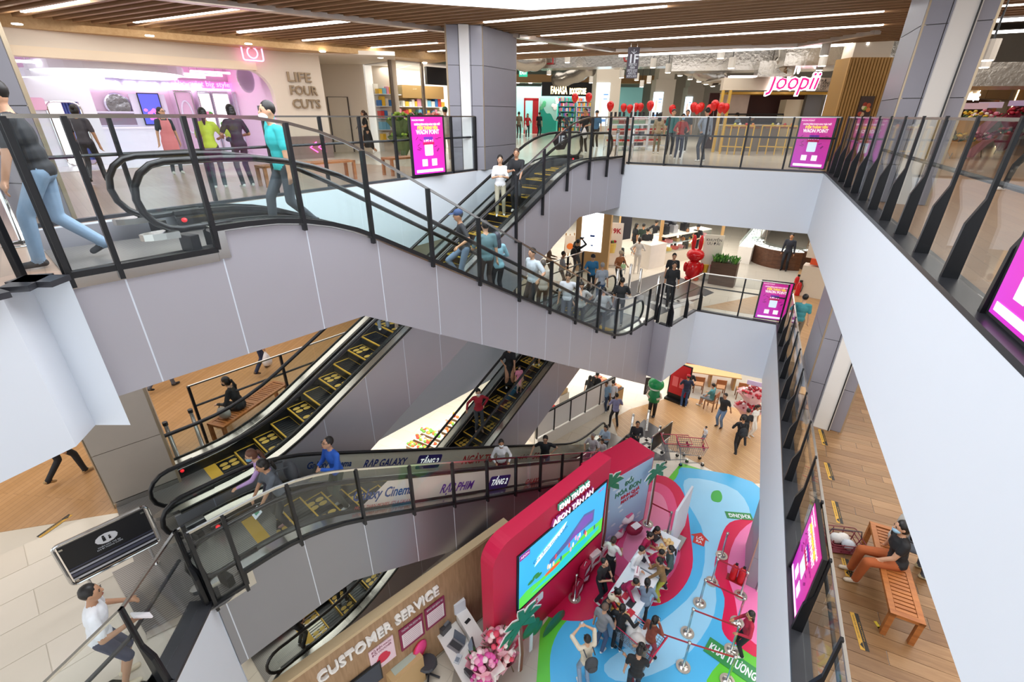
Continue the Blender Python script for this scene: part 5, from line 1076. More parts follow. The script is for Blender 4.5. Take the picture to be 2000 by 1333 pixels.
def flower_stand(lab, loc, rz, hs, wrap, flowers, bannerc=None, lean=0., R=.42, n=40, seed=1):
    """tripod with a paper-wrapped bouquet on top and a second one lower"""
    t = thing('flower_stand', lab, 'flower stand', loc, rz); rr = random.Random(seed); P0 = mat(wrap, .8)
    for a in (0, 2.1, 4.2): MB().cyl((.32*math.cos(a), .32*math.sin(a), 0), (0, 0, hs[0]-.1), .015, 6).build('leg', mat('#6a5a48', .6), t)
    for hh in hs:
        b = MB(); N = 18
        for ring, (ra, za) in enumerate(((.1, -.55), (R*.8, -.12), (R*1.25, .12))):
            b.v += [(ra*(1+.12*math.sin(k*3.1+ring))*math.cos(2*math.pi*k/N), -.1+ra*.75*math.sin(2*math.pi*k/N), hh+za+.05*math.cos(k*2.7)) for k in range(N)]
        b.f += [(i*N+k, i*N+(k+1) % N, (i+1)*N+(k+1) % N, (i+1)*N+k) for i in range(2) for k in range(N)]; b.mi += [-1]*(2*N); b.build('paper_wrap', P0, t)
        cs = [(rr.uniform(-1, 1), rr.uniform(-1, 1)) for _ in range(n)]
        for ci, c in enumerate(flowers):
            b = MB(); i0 = 0
            for i, (x, y) in enumerate(cs):
                if i % len(flowers) != ci or x*x+y*y > 1: continue
                z = hh+.12+R*.55*(1-(x*x+y*y))+rr.uniform(-.04, .04); r_ = rr.uniform(.05, .085); b.ell((x*R, -.12+y*R*.75, z), (r_, r_, r_*.8), 7, None, 5)
            if b.v: b.build('flower', mat(c, .6), t, True)['kind'] = 'stuff'
        b = MB()
        for i in range(16): a = rr.uniform(0, 6.28); d = rr.uniform(.6, 1.1)*R; b.plate([(d*math.cos(a)-.03, -.1+d*.75*math.sin(a), hh+.1), (d*math.cos(a)+.03, -.1+d*.75*math.sin(a), hh+.1), (d*1.3*math.cos(a), -.1+d*math.sin(a), hh+.24)], (0, 0, 1), .004)
        b.build('leaves', mat('#3f6a3c', .6), t)['kind'] = 'stuff'
    if bannerc: o = MB().bx(-.35, .35, -.02, 0, hs[0]+.42, hs[0]+.62).build('ribbon_card', mat(bannerc, .6), t)
    return t
for u, v, hs, wrap, fl, bc, lab in ((1885, 258, (1.25, .5), '#c9923a', ('#e8b52e', '#f0d060', '#3a4a22'), '#e9c8d8', 'yellow opening flower stand behind the right railing'), (1912, 262, (1.3, .55), '#e7a8b4', ('#e88aa0', '#f5e6da', '#8a1c30'), '#e3d0ea', 'pink and white opening flower stand behind the right railing'), (1958, 285, (1.4, .7), '#7a1c38', ('#9a1226', '#b8203a', '#6a0f20'), '#d8c0ea', 'dark red opening flower stand behind the right railing')):
    q = PL(u, v, rf.w(0, -2.2)[:2], rf.w(5, -2.2)[:2]); flower_stand(lab, (q[0], q[1], L2), face(q[0], q[1], 0)-math.pi, hs, wrap, fl, bc, seed=int(u))
q = PL(820, 330, ts.w(0, -.8)[:2], ts.w(5, -.8)[:2])
for u, lab, fl, wr in ((812, 'dark red flower stand before the toy shop glass', ('#8a1a30', '#5a2a30', '#4a6a3a'), '#6a4a40'), (845, 'coral pink flower stand before the toy shop', ('#f08a80', '#f5b0a0', '#e05a60'), '#e8a8a0'), (783, 'green leafy plant stand before the toy shop glass', ('#8aa83a', '#6a8a3a'), '#5a6a40')):
    q = PL(u, 232, ts.w(0, -.9)[:2], ts.w(5, -.9)[:2]); flower_stand(lab, (q[0], q[1], L2), face(q[0], q[1], 0)-math.pi, (1.15, .6), wr, fl, seed=u)
# ================================================================== MIDDLE FLOOR
def fz(x, y): return math.atan2(y, x)-math.pi/2
def stand(u, v, z, name, label, cat, group=None, turn=0.):
    q = P(u, v, z); return thing(name, label, cat, (q[0], q[1], z), fz(*q)+math.radians(turn), group)
# ---- floors: planks on the right gallery, tiles and wood on the left landing
pk = [wood_mat('plank_%d' % i, a, b, 0, 1.6, 16, .38) for i, (a, b) in enumerate((('#86623f', '#a27d56'), ('#7a5736', '#94704b'), ('#906b47', '#ac8860'), ('#80603f', '#9c7952')))]
fl = structure(thing('floor', None, None, (1.86, 2.6, L1))); pm = [MB().bx(0, 1.192, 0, .193, -.012, 0).mesh('plank', m) for m in pk]; rnd = random.Random(21)
for i in range(58):
    x = 1.87-rnd.choice((0, .3, .6, .9)); y = 2.6+i*.2
    while x < 5.6:
        a = max(x, 1.87)
        if x >= 1.87: o = link('plank', rnd.choice(pm), fl, (x-1.86, y-2.6, 0))
        elif x+1.2-1.87 > .1: o = MB().bx(0, x+1.192-1.87, 0, .193, -.012, 0).build('plank', rnd.choice(pk), fl, loc=(.01, y-2.6, 0))
        x += 1.2
finish([(5.5, -5), (40, -5), (40, 70), (1.64, 70), (1.64, 14.22), (5.5, 14.22)], L1-.002, WOODF); finish([(1.86, -5), (5.5, -5), (5.5, 2.6), (1.86, 2.6)], L1-.002, pk[0])
SW = [P(0, 1040, L1), P(225, 1003, L1)]; sd = Vector((SW[1][0]-SW[0][0], SW[1][1]-SW[0][1])).normalized()
far = (SW[0][0]-sd.x*12, SW[0][1]-sd.y*12); nea = (SW[1][0]+sd.x*.6, SW[1][1]+sd.y*.6)
finish([far, nea, ST(2.0, -10.15), ST(15.9, -10.15), (-45, ST(15.9, -10.15)[1]), (-45, far[1])][::-1] if False else [(-45, far[1]), far, nea, ST(2.0, -10.15), ST(15.9, -10.15), (-45, ST(15.9, -10.15)[1])], L1, WOODL)
tl = structure(thing('floor', None, None, (-7.5, 1, L1))); tiles = [mat(c, .2, noise=.02, scale=5) for c in ('#ddd3c2', '#d8cdbc', '#e0d6c6')]
tm = [MB().prism([ST(0, 0), ST(1.188, 0), ST(1.188, .588), ST(0, .588)][::-1], -.014, -.002).mesh('floor_tile', m) for m in tiles]
def inside(q, poly):
    c = False; n = len(poly)
    for i in range(n):
        a, b = poly[i], poly[i-1]
        if (a[1] > q[1]) != (b[1] > q[1]) and q[0] < (b[0]-a[0])*(q[1]-a[1])/(b[1]-a[1])+a[0]: c = not c
    return c
for i in range(-9, 3):
    for j in range(-28, -8):
        s, t = i*1.2+(.6 if j % 2 else 0), j*.6; c = ST(s+.6, t+.3)
        cr_ = sd.x*(c[1]-SW[0][1])-sd.y*(c[0]-SW[0][0])
        if cr_ < -.25 and inside(c, mid_left) and all(inside(ST(s+a, t+b), mid_left) for a, b in ((0, 0), (1.2, 0), (1.2, .6), (0, .6))):
            o = link('floor_tile', rnd.choice(tm), tl, (ST(s, t)[0]+7.5, ST(s, t)[1]-1, 0))
finish([far, (far[0], -5), (n2[0]+1.3, -5), n2, n1, ST(.5, -6.3), ST(.5, -8.05), ST(2, -8.05), ST(2, -10.15), nea][::-1], L1-.006, mat('#cfc6b6', .4), .005)
# ---- lower column block beside the landing
a, b = P(226, 992, L1), P(352, 942, L1); bw_ = Vector((b[0]-a[0], b[1]-a[1])); nrm_ = Vector((-bw_.y, bw_.x)).normalized()*1.4
CB = [a, b, (b[0]+nrm_.x, b[1]+nrm_.y), (a[0]+nrm_.x, a[1]+nrm_.y)]
column(CB, L1, S2, [L1+.12, L1+1.15, L1+2.2, S2], [(0, 1, 1), (1, 2, 1), (3, 0, 1)], [CB[0], CB[1]], m=mat('#b3a89c', .45, noise=.04, scale=5))
structure(MB().prism([(x-(nrm_.x*.02), y-nrm_.y*.02) for x, y in CB], L1, L1+.11).build('baseboard_left', STEEL))
# ---- WAON posters in black frames
def grad_mat(c1, c2):
    m = bpy.data.materials.new('poster_print'); m.use_nodes = True; nt = m.node_tree; b = nt.nodes['Principled BSDF']; tc = nt.nodes.new('ShaderNodeTexCoord'); g = nt.nodes.new('ShaderNodeTexGradient'); r = nt.nodes.new('ShaderNodeValToRGB'); mp = nt.nodes.new('ShaderNodeMapping'); mp.inputs['Rotation'].default_value = (0, math.radians(60), 0)
    r.color_ramp.elements[0].color = srgb(c1); r.color_ramp.elements[1].color = srgb(c2); nt.links.new(tc.outputs['Generated'], mp.inputs[0]); nt.links.new(mp.outputs[0], g.inputs[0]); nt.links.new(g.outputs[0], r.inputs[0]); nt.links.new(r.outputs[0], b.inputs['Base Color']); nt.links.new(r.outputs[0], b.inputs['Emission Color']); b.inputs['Emission Strength'].default_value = .25; b.inputs['Roughness'].default_value = .3
    return m
MAG = grad_mat('#c227c0', '#d02a94'); PRW = mat('#ffffff', .5, 0, .3); PRY = mat('#f2e24a', .5, 0, .3)
def waon(label, a, b, z, h=1.28, off=0., flip=False):
    fr = Fr(a, b, z); w = fr.len; t = fr.at('poster', label, 'poster', 0, off, .06); R = (math.pi/2, 0, 0); rr = random.Random(2)
    MB().bx(0, w, .0, .05, 0, h+.04).build('frame', BLACK, t); MB().bx(.05*w, .95*w, -.006, 0, .03, h).build('print', MAG, t)
    k = w/.85; y = -.01
    text('WAON POINT', .045*k, PRW, t, (.24*w, y, h*.945), R, ext=.001); text('CHƯƠNG TRÌNH KHÁCH HÀNG THÂN THIẾT', .05*k, PRW, t, (w/2, y, h*.875), R, ext=.001, width=.74*w, bold=.001)
    text('ĐIỂM THÀNH VIÊN', .085*k, PRY, t, (w/2, y, h*.815), R, ext=.001, width=.58*w, bold=.004); text('WAON POINT', .11*k, PRW, t, (w/2, y, h*.745), R, ext=.001, width=.66*w, bold=.003)
    MB().plate([(x, y, z_) for x, z_ in rrect(.38*w, .62*w, h*.34, h*.54, .03)], (0, 1, 0), .003).build('phone_print', mat('#dce9f6', .5, 0, .3), t); MB().box((w/2, y-.001, h*.64), (.26*w, .003, h*.055)).build('card_print', mat('#6a2aa0', .5, 0, .2), t); MB().box((w/2, y-.002, h*.555), (.32*w, .003, h*.045)).build('banner_print', mat('#c0185a', .5, 0, .2), t)
    text('1 PT = 1', .06*k, PRW, t, (w/2, y-.002, h*.595), R, ext=.001, width=.26*w, bold=.003)
    b_ = MB(); [b_.box((w*(.5+s*rr.uniform(.2, .33)), y, h*rr.uniform(.36, .66)), (.09*w, .002, .018), 0, None, 0, rr.uniform(-.9, .9)) for s in (-1, 1) for _ in range(5)]; b_.build('ribbon_print', mat('#8a1470', .5, 0, .2), t)
    for x in (.36, .64): MB().box((w*x, y, h*.22), (.15*w, .003, .15*w)).build('code_card', PRW, t)
    MB().box((w/2, y, h*.075), (.78*w, .003, h*.05)).build('footer_print', PRW, t)
    return t
waon('magenta WAON POINT poster at the back corner of the upper railing', P(1541, 331, L2), P(1612, 336, L2), L2, 1.33, -.12)
waon('magenta WAON POINT poster in the railing beside the square column', P(803, 349, L2), P(868, 342, L2), L2, 1.33, -.1)
waon('large magenta WAON POINT poster cropped by the right edge', (1.80, 4.62), (1.80, 3.55), L2, 1.33, .0)
waon('magenta WAON POINT poster at the back corner of the middle railing', P(1470, 622, L1), P(1531, 630, L1), L1, 1.33, -.1)
waon('magenta WAON POINT poster in the right railing opposite the bench', (1.68, 6.5), (1.68, 5.35), L1, 1.3, .0)
# ---- bench, seated women and basket on the right gallery
TEAK = wood_mat('teak', '#9a5a2c', '#b8743c', 0, 2, 14, .45)
def bench(lab, c, rz, L=1.7, W=.42, H=.44):
    t = thing('bench', lab, 'bench', c, rz); n = 11
    for s in (-1, 1): MB().bx(-W/2 if s < 0 else W/2-.07, -W/2+.07 if s < 0 else W/2, -L/2, L/2, H-.045, H).build('side_rail', TEAK, t)
    for y in (-L/2, L/2-.07, -.035): MB().bx(-W/2, W/2, y, y+.07, H-.05, H+.001).build('cross_rail', TEAK, t)
    k = int(L/.075)
    for i in range(k): MB().bx(-W/2+.075, W/2-.075, -L/2+.08+i*(L-.16)/k, -L/2+.08+(i+.72)*(L-.16)/k, H-.03, H-.005).build('slat', TEAK, t)
    for sx in (-1, 1):
        for sy in (-1, 1): MB().box((sx*(W/2-.035), sy*(L/2-.035), (H-.05)/2), (.065, .065, H-.05)).build('leg', TEAK, t)
    return t
ba, bb = P(1762, 1250, L1), P(1640*0+1700, 1085, L1); bc = P(1738, 1160, L1)
e1, e2 = P(1740, 1238, L1), P(1705, 1060, L1); bdir = math.atan2(e1[1]-e2[1], e1[0]-e2[0])
bl = math.hypot(e1[0]-e2[0], e1[1]-e2[1])
bcx, bcy = 2.93, 6.7
bench('slatted teak bench on the right gallery with a seated woman', (bcx, bcy, L1), math.radians(-1), 1.75, .38)
person('woman in black top and rust trousers sitting on the teak bench wearing a mask', (bcx+.02, bcy+.08, L1), 1.58, math.pi/2+.15, shirt='#1d1d20', pants='#a9582c', shoes='#cfc0ac', hair='pony', female=True, mask='#9cc4dc', legs='sit', seat=.47, arms=(.34, -.12, -.02) and ('lap', 'side'), vox=.0125, sleeve=.35, build=1.15, lean=10)
person('person in grey bucket-hat colours sitting behind the woman on the bench', (bcx+.1, bcy+.55, L1), 1.62, -math.pi/2, shirt='#b5b2aa', pants='#5c6470', shoes='#d8cfa8', hair='short', cap='#b5b2aa', legs='sit', seat=.47, arms=('lap', 'lap'), vox=.016)
q = P(1648, 1070, L1); t = thing('shopping_basket', 'maroon plastic shopping basket with groceries on the gallery floor', 'basket', (q[0]-.05, q[1], L1), .3); MR = mat('#7a2c38', .5)
for z in (.02, .09, .16, .23): MB().tube([(x, y, z) for x, y in rrect(-.2-z*.25, .2+z*.25, -.15-z*.25, .15+z*.25, .04, 3)], .008, 5, closed=True).build('rim', MR, t)
for i in range(10): a = 2*math.pi*i/10; MB().cyl((.2*math.cos(a), .15*math.sin(a), .01), (.26*math.cos(a), .2*math.sin(a), .23), .008, 5).build('rib', MR, t)
MB().bx(-.2, .2, -.15, .15, 0, .015).build('bottom', MR, t); MB().tube([(-.25, 0, .23), (-.22, 0, .36), (.22, 0, .36), (.25, 0, .23)], .01, 6).build('handle', mat('#4a4044', .5), t)
for i, (x, y, c) in enumerate(((-.08, .03, '#e6e4e2'), (.08, -.04, '#cfd4dc'), (.02, .08, '#efeae4'))): tag(MB().ell((0, 0, 0), (.1, .08, .09), 8).build('grocery_bag', mat(c, .5, bump=.5, scale=20), None, True, loc=(q[0]-.05+x, q[1]+y, L1+.12)), ['white grocery bag left in the basket', 'bluish grocery bag right in the basket', 'cream grocery bag at the back of the basket'][i], 'bag', 'groceries in the basket')
# ---- caution stickers on floors
CAU = mat('#d6a640', .5)
def sticker(lab, a, b, z, w=.055):
    A_, B_ = Vector(a), Vector(b); c = (A_+B_)/2; L = (B_-A_).length; t = thing('floor_sticker', lab, 'sticker', (c.x, c.y, z), math.atan2(B_.y-A_.y, B_.x-A_.x), 'caution stickers')
    MB().bx(-L/2, L/2, -w, 0, .001, .003).build('yellow_band', CAU, t); MB().bx(-L/2, L/2, 0, w*.9, .001, .003).build('black_band', mat('#2a2723', .5), t); MB().plate([(L/2-.12, -w*.1, .0035), (L/2-.02, -w*.1, .0035), (L/2-.07, -w*.8, .0035)], (0, 0, 1), .001).build('triangle', BLACK, t)
    text('KHÔNG TỰA VÀO LAN CAN', w*.42, mat('#3a3020', .6), t, (-.06, -w*.5, .0035), (0, 0, 0), ext=.0005, width=L*.62); text('CAUTION', w*.45, CAU, t, (0, w*.45, .0035), (0, 0, 0), ext=.0005, width=L*.5)
for i, (a, b, lab) in enumerate((((1603, 840), (1612, 870), 'farthest caution sticker on the gallery planks'), ((1615, 905), (1625, 938), 'second farthest caution sticker on the gallery planks'), ((1630, 980), (1641, 1023), 'middle caution sticker on the gallery planks'), ((1650, 1092), (1660, 1128), 'caution sticker beside the seated woman'), ((1668, 1198), (1690, 1272), 'nearest caution sticker on the gallery planks'))): sticker(lab, P(*a, L1), P(*b, L1), L1)
sticker('caution sticker on the cream tiles of the lower left landing', P(75, 1050, L1), P(138, 1006, L1), L1, .05)
for u, v, lab in ((1718, 1228, 'yellow corner mark under the front bench leg'), (1684, 1078, 'yellow corner mark under the rear bench leg')): q = P(u, v, L1); tag(MB().bx(-.02, .1, -.02, .02, .001, .003).bx(-.02, .02, -.02, .1, .001, .003).build('floor_mark', mat('#e2c840', .5), None, loc=(q[0], q[1], L1), rz=.4), lab, 'floor mark', 'yellow bench marks')
# ---- left landing: bench with seated girl, gate posts, sign barrier, boy
q1, q2 = P(430, 868, L1), P(560, 775, L1); c = ((q1[0]+q2[0])/2-.05, (q1[1]+q2[1])/2); bench('slatted teak bench beyond the glass on the left of the middle floor', (c[0], c[1], L1), math.atan2(q2[1]-q1[1], q2[0]-q1[0])-math.pi/2, 1.9, .45)
an = math.atan2(q2[1]-q1[1], q2[0]-q1[0]); px = (c[0]-.25*math.cos(an), c[1]-.25*math.sin(an)); person('woman in black with a ponytail sitting on the left bench', (px[0], px[1], L1), 1.6, an+math.radians(20), shirt='#17181a', pants='#1b1c1f', female=True, hair='pony', mask='#1b1c1e', sleeve=1, legs='sit', seat=.47, arms=('bent', 'lap'), vox=.016, lean=14)
t = thing('handbag', 'translucent grey handbag on the left bench', 'bag', (px[0]-.42*math.cos(an), px[1]-.42*math.sin(an), L1+.45), an); MB().ell((0, 0, .13), (.1, .17, .14), 10).build('body', mat('#9a968c', .4), t, True); MB().tube([(0, -.1, .24), (0, -.05, .36), (0, .05, .36), (0, .1, .24)], .01, 6).build('handle', BLACK, t)
for u, v, lab in ((352, 905, 'left short steel gate post by the rear escalator foot'), (398, 878, 'right short steel gate post by the rear escalator foot')):
    q = P(u, v, L1); t = thing('gate_post', lab, 'bollard', (q[0], q[1], L1), 0, 'gate posts by the rear escalator foot'); MB().lathe([(.17, 0), (.17, .015), (.04, .03), (.035, .95), (.02, .98)], (0, 0, 0), 16).build('tube', STEEL, t, True); MB().lathe([(.045, .93), (.045, 1.0)], (0, 0, 0), 12).build('cap', BLACK, t)
fa, fb = P(205, 1128, L1), P(318, 1056, L1); fr = Fr(fa, fb, L1); fr = Fr((-7.5, 1.33), (-7.22, 2.28), L1); w = .98
t = fr.at('barrier_sign', 'black escalator safety sign in a tubular steel frame', 'sign', 0, 0, 0); zb, zt = .42, 1.05
MB().tube([(x, 0, z) for x, z in rrect(-.04, w+.04, .36, 1.1, .07)], .022, 8, closed=True).build('tube_frame', CHROME, t)
for x in (.12, w-.12): MB().cyl((x, 0, 0), (x, 0, .36), .02, 8).lathe([(.05, 0), (.05, .015)], (x, 0, 0), 12).build('leg', CHROME, t)
MB().bx(0, w, -.012, .012, .4, 1.06).build('panel', mat('#1a1a1e', .4), t); [MB().bx(0, w, -.016, -.012, z, z+hh).build('stripe', mat(c, .35, .3), t) for z, hh, c in ((.44, .03, '#d8d8e0'), (.5, .05, '#5a5c70'), (.57, .03, '#b8bac8'), (.63, .02, '#4a4c60'))]
o = MB().ell((w*.5, -.016, .88), (.13, .003, .085), 18, None, 6).build('emblem', mat('#e6e6ea', .5), t); b = MB().ell((w*.5-.03, -.02, .925), (.016, .003, .016), 8).box((w*.5-.03, -.02, .875), (.035, .004, .065)).ell((w*.5+.035, -.02, .9), (.012, .003, .012), 8).box((w*.5+.035, -.02, .865), (.025, .004, .04)); b.build('pictogram', BLACK, t)
for i, s in enumerate(('CHĂM SÓC TRẺ EM', 'KHI ĐI THANG CUỐN')): text(s, .03, WHITE, t, (w*.5, -.017, .765-.035*i), (math.pi/2, 0, 0), 'small_print', .001)
for x, z in ((.03, 1.02), (w-.03, 1.02), (.03, .44)): MB().box((x, -.02, z), (.04, .02, .03)).build('clip', STEEL, t)
q = P(290, 1345, L1); person('boy in white T-shirt and navy shorts leaning at the lower left railing', (-5.8, .98, L1), 1.66, face(-5.8, .98, 75), shirt='#eef1f5', pants='#333a56', shoes='#d8cbb0', hair='short', leglen=.4, arms=('bent', 'bent'), vox=.012, head=(-10, -8), lean=8, build=1.05)
finish([P(u, v, L1) for u, v in ((228, 993), (318, 954), (440, 940), (540, 960), (540, 1080), (440, 1182), (287, 1243), (219, 1119), (262, 1098))], L1+.006, PLATE, .01)
structure(MB().bar(P(287, 1243, L1)+(L1+.004,), P(372, 1202, L1)+(L1+.004,), .12, .012).build('trim', STEEL))
# ---- back of the middle floor
t = stand(1152, 532, L1, 'light_box_totem', 'wooden totem with a tall lit white panel near the rear escalator', 'advertising totem', turn=-12); MB().bx(-.75, .75, 0, .35, 0, 2.9).build('body', mat('#c79e68', .5), t); MB().bx(-.5, .42, -.02, 0, .95, 2.8).build('light_panel', mat('#f8fbff', .5, 0, 1.0), t); MB().bx(-.1, .1, -.03, -.02, 1.6, 1.68).bx(-.05, .05, -.03, -.02, 1.2, 1.25).build('print', mat('#3f63b8', .5), t)
t = stand(1112, 506, L1, 'easel_sign', 'small wooden easel with an orange poster', 'sign', turn=10); MB().bar((-.28, 0, 0), (-.2, .1, 1.25), .05, .04).bar((.28, 0, 0), (.2, .1, 1.25), .05, .04).build('leg', mat('#b08a58', .5), t); MB().bar((0, .5, 0), (0, .12, 1.2), .05, .04).build('rear_leg', mat('#b08a58', .5), t); MB().box((0, .03, .72), (.5, .03, .85), 0, None, -.09).build('board', mat('#efe6da', .5), t); MB().ell((0, 0, .62), (.17, .02, .16), 10).build('picture', mat('#f08030', .5), t)
t = stand(1192, 522, L1, 'banner_stand', 'white roll-up banner reading 119K with a berry drink', 'banner', turn=-5); MB().bx(-.42, .42, -.02, .0, .08, 2.05).build('sheet', mat('#efe9e4', .6), t); MB().bx(-.44, .44, -.1, .1, 0, .08).build('base', STEEL, t); text('119K', .3, mat('#b02036', .5), t, (0, -.022, 1.68), (math.pi/2, 0, 0), bold=.01, ext=.002); MB().lathe([(.13, 0), (.18, .42)], (0, -.03, .7), 12).build('cup_print', mat('#e0c46a', .5), t); b = MB(); [b.ell((rnd.uniform(-.17, .17), -.05, 1.17+rnd.uniform(0, .13)), (.07, .03, .06), 8, mat(c, .4)) for c in ('#8a1a2a', '#3a1a28', '#4a8a3a', '#c03040', '#2c1420')]; b.build('berry_print', None, t)
OAK = mat('#cba26a', .5)
for u, v, h_, lab in ((1283, 515, 3.1, 'oak post at the left end of the drinks counter'), (1408, 470, 3.0, 'oak post at the right end of the drinks counter'), (1208, 470, 3.0, 'oak post behind the 119K banner')): q = P(u, v, L1); tag(MB().box((q[0], q[1], L1+h_/2), (.14, .14, h_), .3).build('timber_post', OAK), lab, 'post', 'oak posts of the drinks bar')
ca, cb = P(1268, 524, L1), P(1300, 521, L1); fr = Fr(P(1266, 527, L1), P(1385, 500, L1), L1); cw = fr.len
t = fr.at('drinks_counter', 'pale marble drinks counter with pastry display', 'counter', 0, 0, 0); MB().bx(0, 1.05, 0, .9, 0, 1.1).build('marble_block', mat('#e6dfd6', .3, noise=.06, scale=4), t); MB().bx(1.08, cw, .1, .9, 0, .55).build('base', mat('#d8cdbd', .4), t)
MB().bx(1.08, cw, .12, .14, .55, 1.3).build('front_glass', GLASSG, t); MB().bx(1.08, cw, .12, .9, 1.3, 1.34).build('top_shelf', mat('#eee8dc', .4), t); MB().bx(1.08, cw, .2, .85, .92, .95).build('middle_shelf', WHITE, t); MB().bx(1.1, cw-.02, .84, .88, .55, 1.3).build('lit_back', mat('#fff3d8', .5, 0, 1.2), t)
for i in range(14):
    x = 1.2+(cw-1.4)*(i % 7)/6; z = .56 if i < 7 else .95; c = ['#e08a3a', '#e8c860', '#c84a4a', '#f0a0a8', '#d8b080'][i % 5]; q = fr.w(x, .45, z); tag(MB().box((0, 0, .07), (.22, .3, .14)).build('pastry_tray', mat(c, .5), None, loc=q, rz=fr.rz), '%s pastry tray from the left on the %s shelf of the drinks counter' % (('first', 'second', 'third', 'fourth', 'fifth', 'sixth', 'seventh')[i % 7], ('lower', 'upper')[i // 7]), 'pastry tray', 'pastry trays')
for i, (x, c) in enumerate(((1.5, '#2a2b30'), (2.1, '#b8b8bc'), (2.9, '#303136'))): q = fr.w(x, .6, 1.34); t = thing('coffee_machine', ['left dark grinder on the drinks counter', 'steel coffee machine on the drinks counter', 'right dark blender on the drinks counter'][i], 'appliance', q, fr.rz); MB().box((0, 0, .18), (.3, .3, .36)).build('body', mat(c, .35, .4), t); MB().lathe([(.09, .36), (.13, .5)], (0, 0, 0), 10).build('hopper', mat('#444', .4) if False else mat('#44464a', .4), t)
for u0, u1, v, dep, lab in ((1213, 1233, 446, 1.0, 'small dark hanging menu board left'), (1291, 1318, 452, .8, 'large dark hanging menu board over the counter')):
    q = P(1300, 520, L1); a = PL(u0, v, fr.w(0, dep)[:2], fr.w(1, dep)[:2]); b = PL(u1, v, fr.w(0, dep)[:2], fr.w(1, dep)[:2]); w_ = math.hypot(b[0]-a[0], b[1]-a[1]); t = thing('menu_board', lab, 'sign', a, fr.rz); MB().bx(0, w_, 0, .05, -.55, .55).build('panel', mat('#2b2c35', .5), t); [MB().cyl((x, .02, .55), (x, .02, S2-a[2]), .008, 4).build('wire', STEEL, t) for x in (.08, w_-.08)]
t = stand(1350, 546, L1, 'rabbit_statue', 'glossy red rabbit statue with long ears standing beside the counter', 'statue', turn=5); RED = mat('#d41c22', .12)
MB().lathe([(.22, .1), (.3, .25), (.33, .5), (.26, .75), (.15, .85)], (0, 0, 0), 18).build('body', RED, t, True); MB().ell((0, -.02, 1.08), (.36, .31, .27), 16, None, 10).build('head', RED, t, True)
for s in (-1, 1): MB().ell((s*.14, 0, 1.58), (.09, .07, .34), 10, None, 8).build('ear', RED, t, True); MB().ell((s*.33, -.06, .55), (.08, .09, .22), 10).build('arm', RED, t, True); MB().ell((s*.16, -.06, .07), (.14, .2, .08), 10).build('foot', RED, t, True)
t = stand(1380, 548, L1, 'banner_stand', 'cream roll-up banner with two fruit drinks beside the red rabbit', 'banner', turn=8); MB().bx(-.38, .38, -.02, 0, .08, 1.95).build('sheet', mat('#ede6d6', .6), t); MB().bx(-.4, .4, -.1, .1, 0, .08).build('base', STEEL, t); text('KHUYẾN\nƯU ĐÃI', .15, mat('#3a3030', .6), t, (0, -.022, 1.66), (math.pi/2, 0, 0), ext=.002); [MB().lathe([(.07, 0), (.11, .4)], (x, -.05, .3), 10).build('cup_print', mat(c, .4), t) for x, c in ((-.13, '#e8b83a'), (.13, '#c83a5a'))]
t = stand(1408, 556, L1, 'planter', 'dark wooden planter box full of green foliage', 'planter', turn=-8); MB().bx(-.5, .5, -.2, .3, 0, .95).build('box', wood_mat('walnut', '#4a3222', '#5e4230', 0, 2, 14, .45), t)
b = MB(); rr = random.Random(4)
for i in range(170):
    x, y = rr.uniform(-.46, .46), rr.uniform(-.18, .28); a = rr.uniform(0, 6.28); L_ = rr.uniform(.14, .3); tp = (x+L_*.7*math.cos(a), y+L_*.7*math.sin(a), .95+rr.uniform(.12, .34)); m_ = ((x+tp[0])/2, (y+tp[1])/2, (.95+tp[2])/2+.06); n_ = (-math.sin(a)*.035, math.cos(a)*.035); b.add([(x, y, .93), (m_[0]+n_[0], m_[1]+n_[1], m_[2]), tp, (m_[0]-n_[0], m_[1]-n_[1], m_[2])], [(0, 1, 2, 3)], [mat('#4f8a3a', .5), mat('#6aa548', .5), mat('#3c7030', .5)][i % 3])
o = b.build('foliage', None, t); o['kind'] = 'stuff'
# long jewellery cases and grey corridor floor
jf = Fr(P(1402, 508, L1), P(1462, 442, L1), L1); finish([P(1430, 560, L1), P(1545, 575, L1), P(1590, 440, L1), P(1462, 440, L1)], L1+.004, STONE)
JW = [(i, jf.len*i/6) for i in range(6)]
for i, x in JW:
    t = jf.at('jewellery_case', '%s glass jewellery case from the planter along the corridor' % ('first', 'second', 'third', 'fourth', 'fifth', 'sixth')[i], 'display case', x, -1.4, 0, 'jewellery cases along the corridor'); w_ = jf.len/6-.04
    MB().bx(0, w_, 0, .6, 0, .8).build('cabinet', mat('#e9e6e0', .4), t); MB().bx(.02, w_-.02, .02, .58, .8, .84).build('tray', mat('#f7f4ee', .4, 0, .5), t); MB().bx(0, w_, 0, .6, .84, 1.02).build('glass_hood', GLASSG, t); b = MB(); [b.ell((rr.uniform(.08, w_-.08), rr.uniform(.1, .5), .86), (.03, .03, .02), 6) for _ in range(14)]; b.build('jewels', mat('#d8d8de', .2, .7), t)['kind'] = 'stuff'
t = stand(1528, 512, L1, 'round_counter', 'curved walnut jewellery counter with lit glass top', 'counter'); WAL = wood_mat('walnut2', '#4a2d1e', '#63402c', 0, 2, 10, .4); R0, R1 = 1.55, 1.0
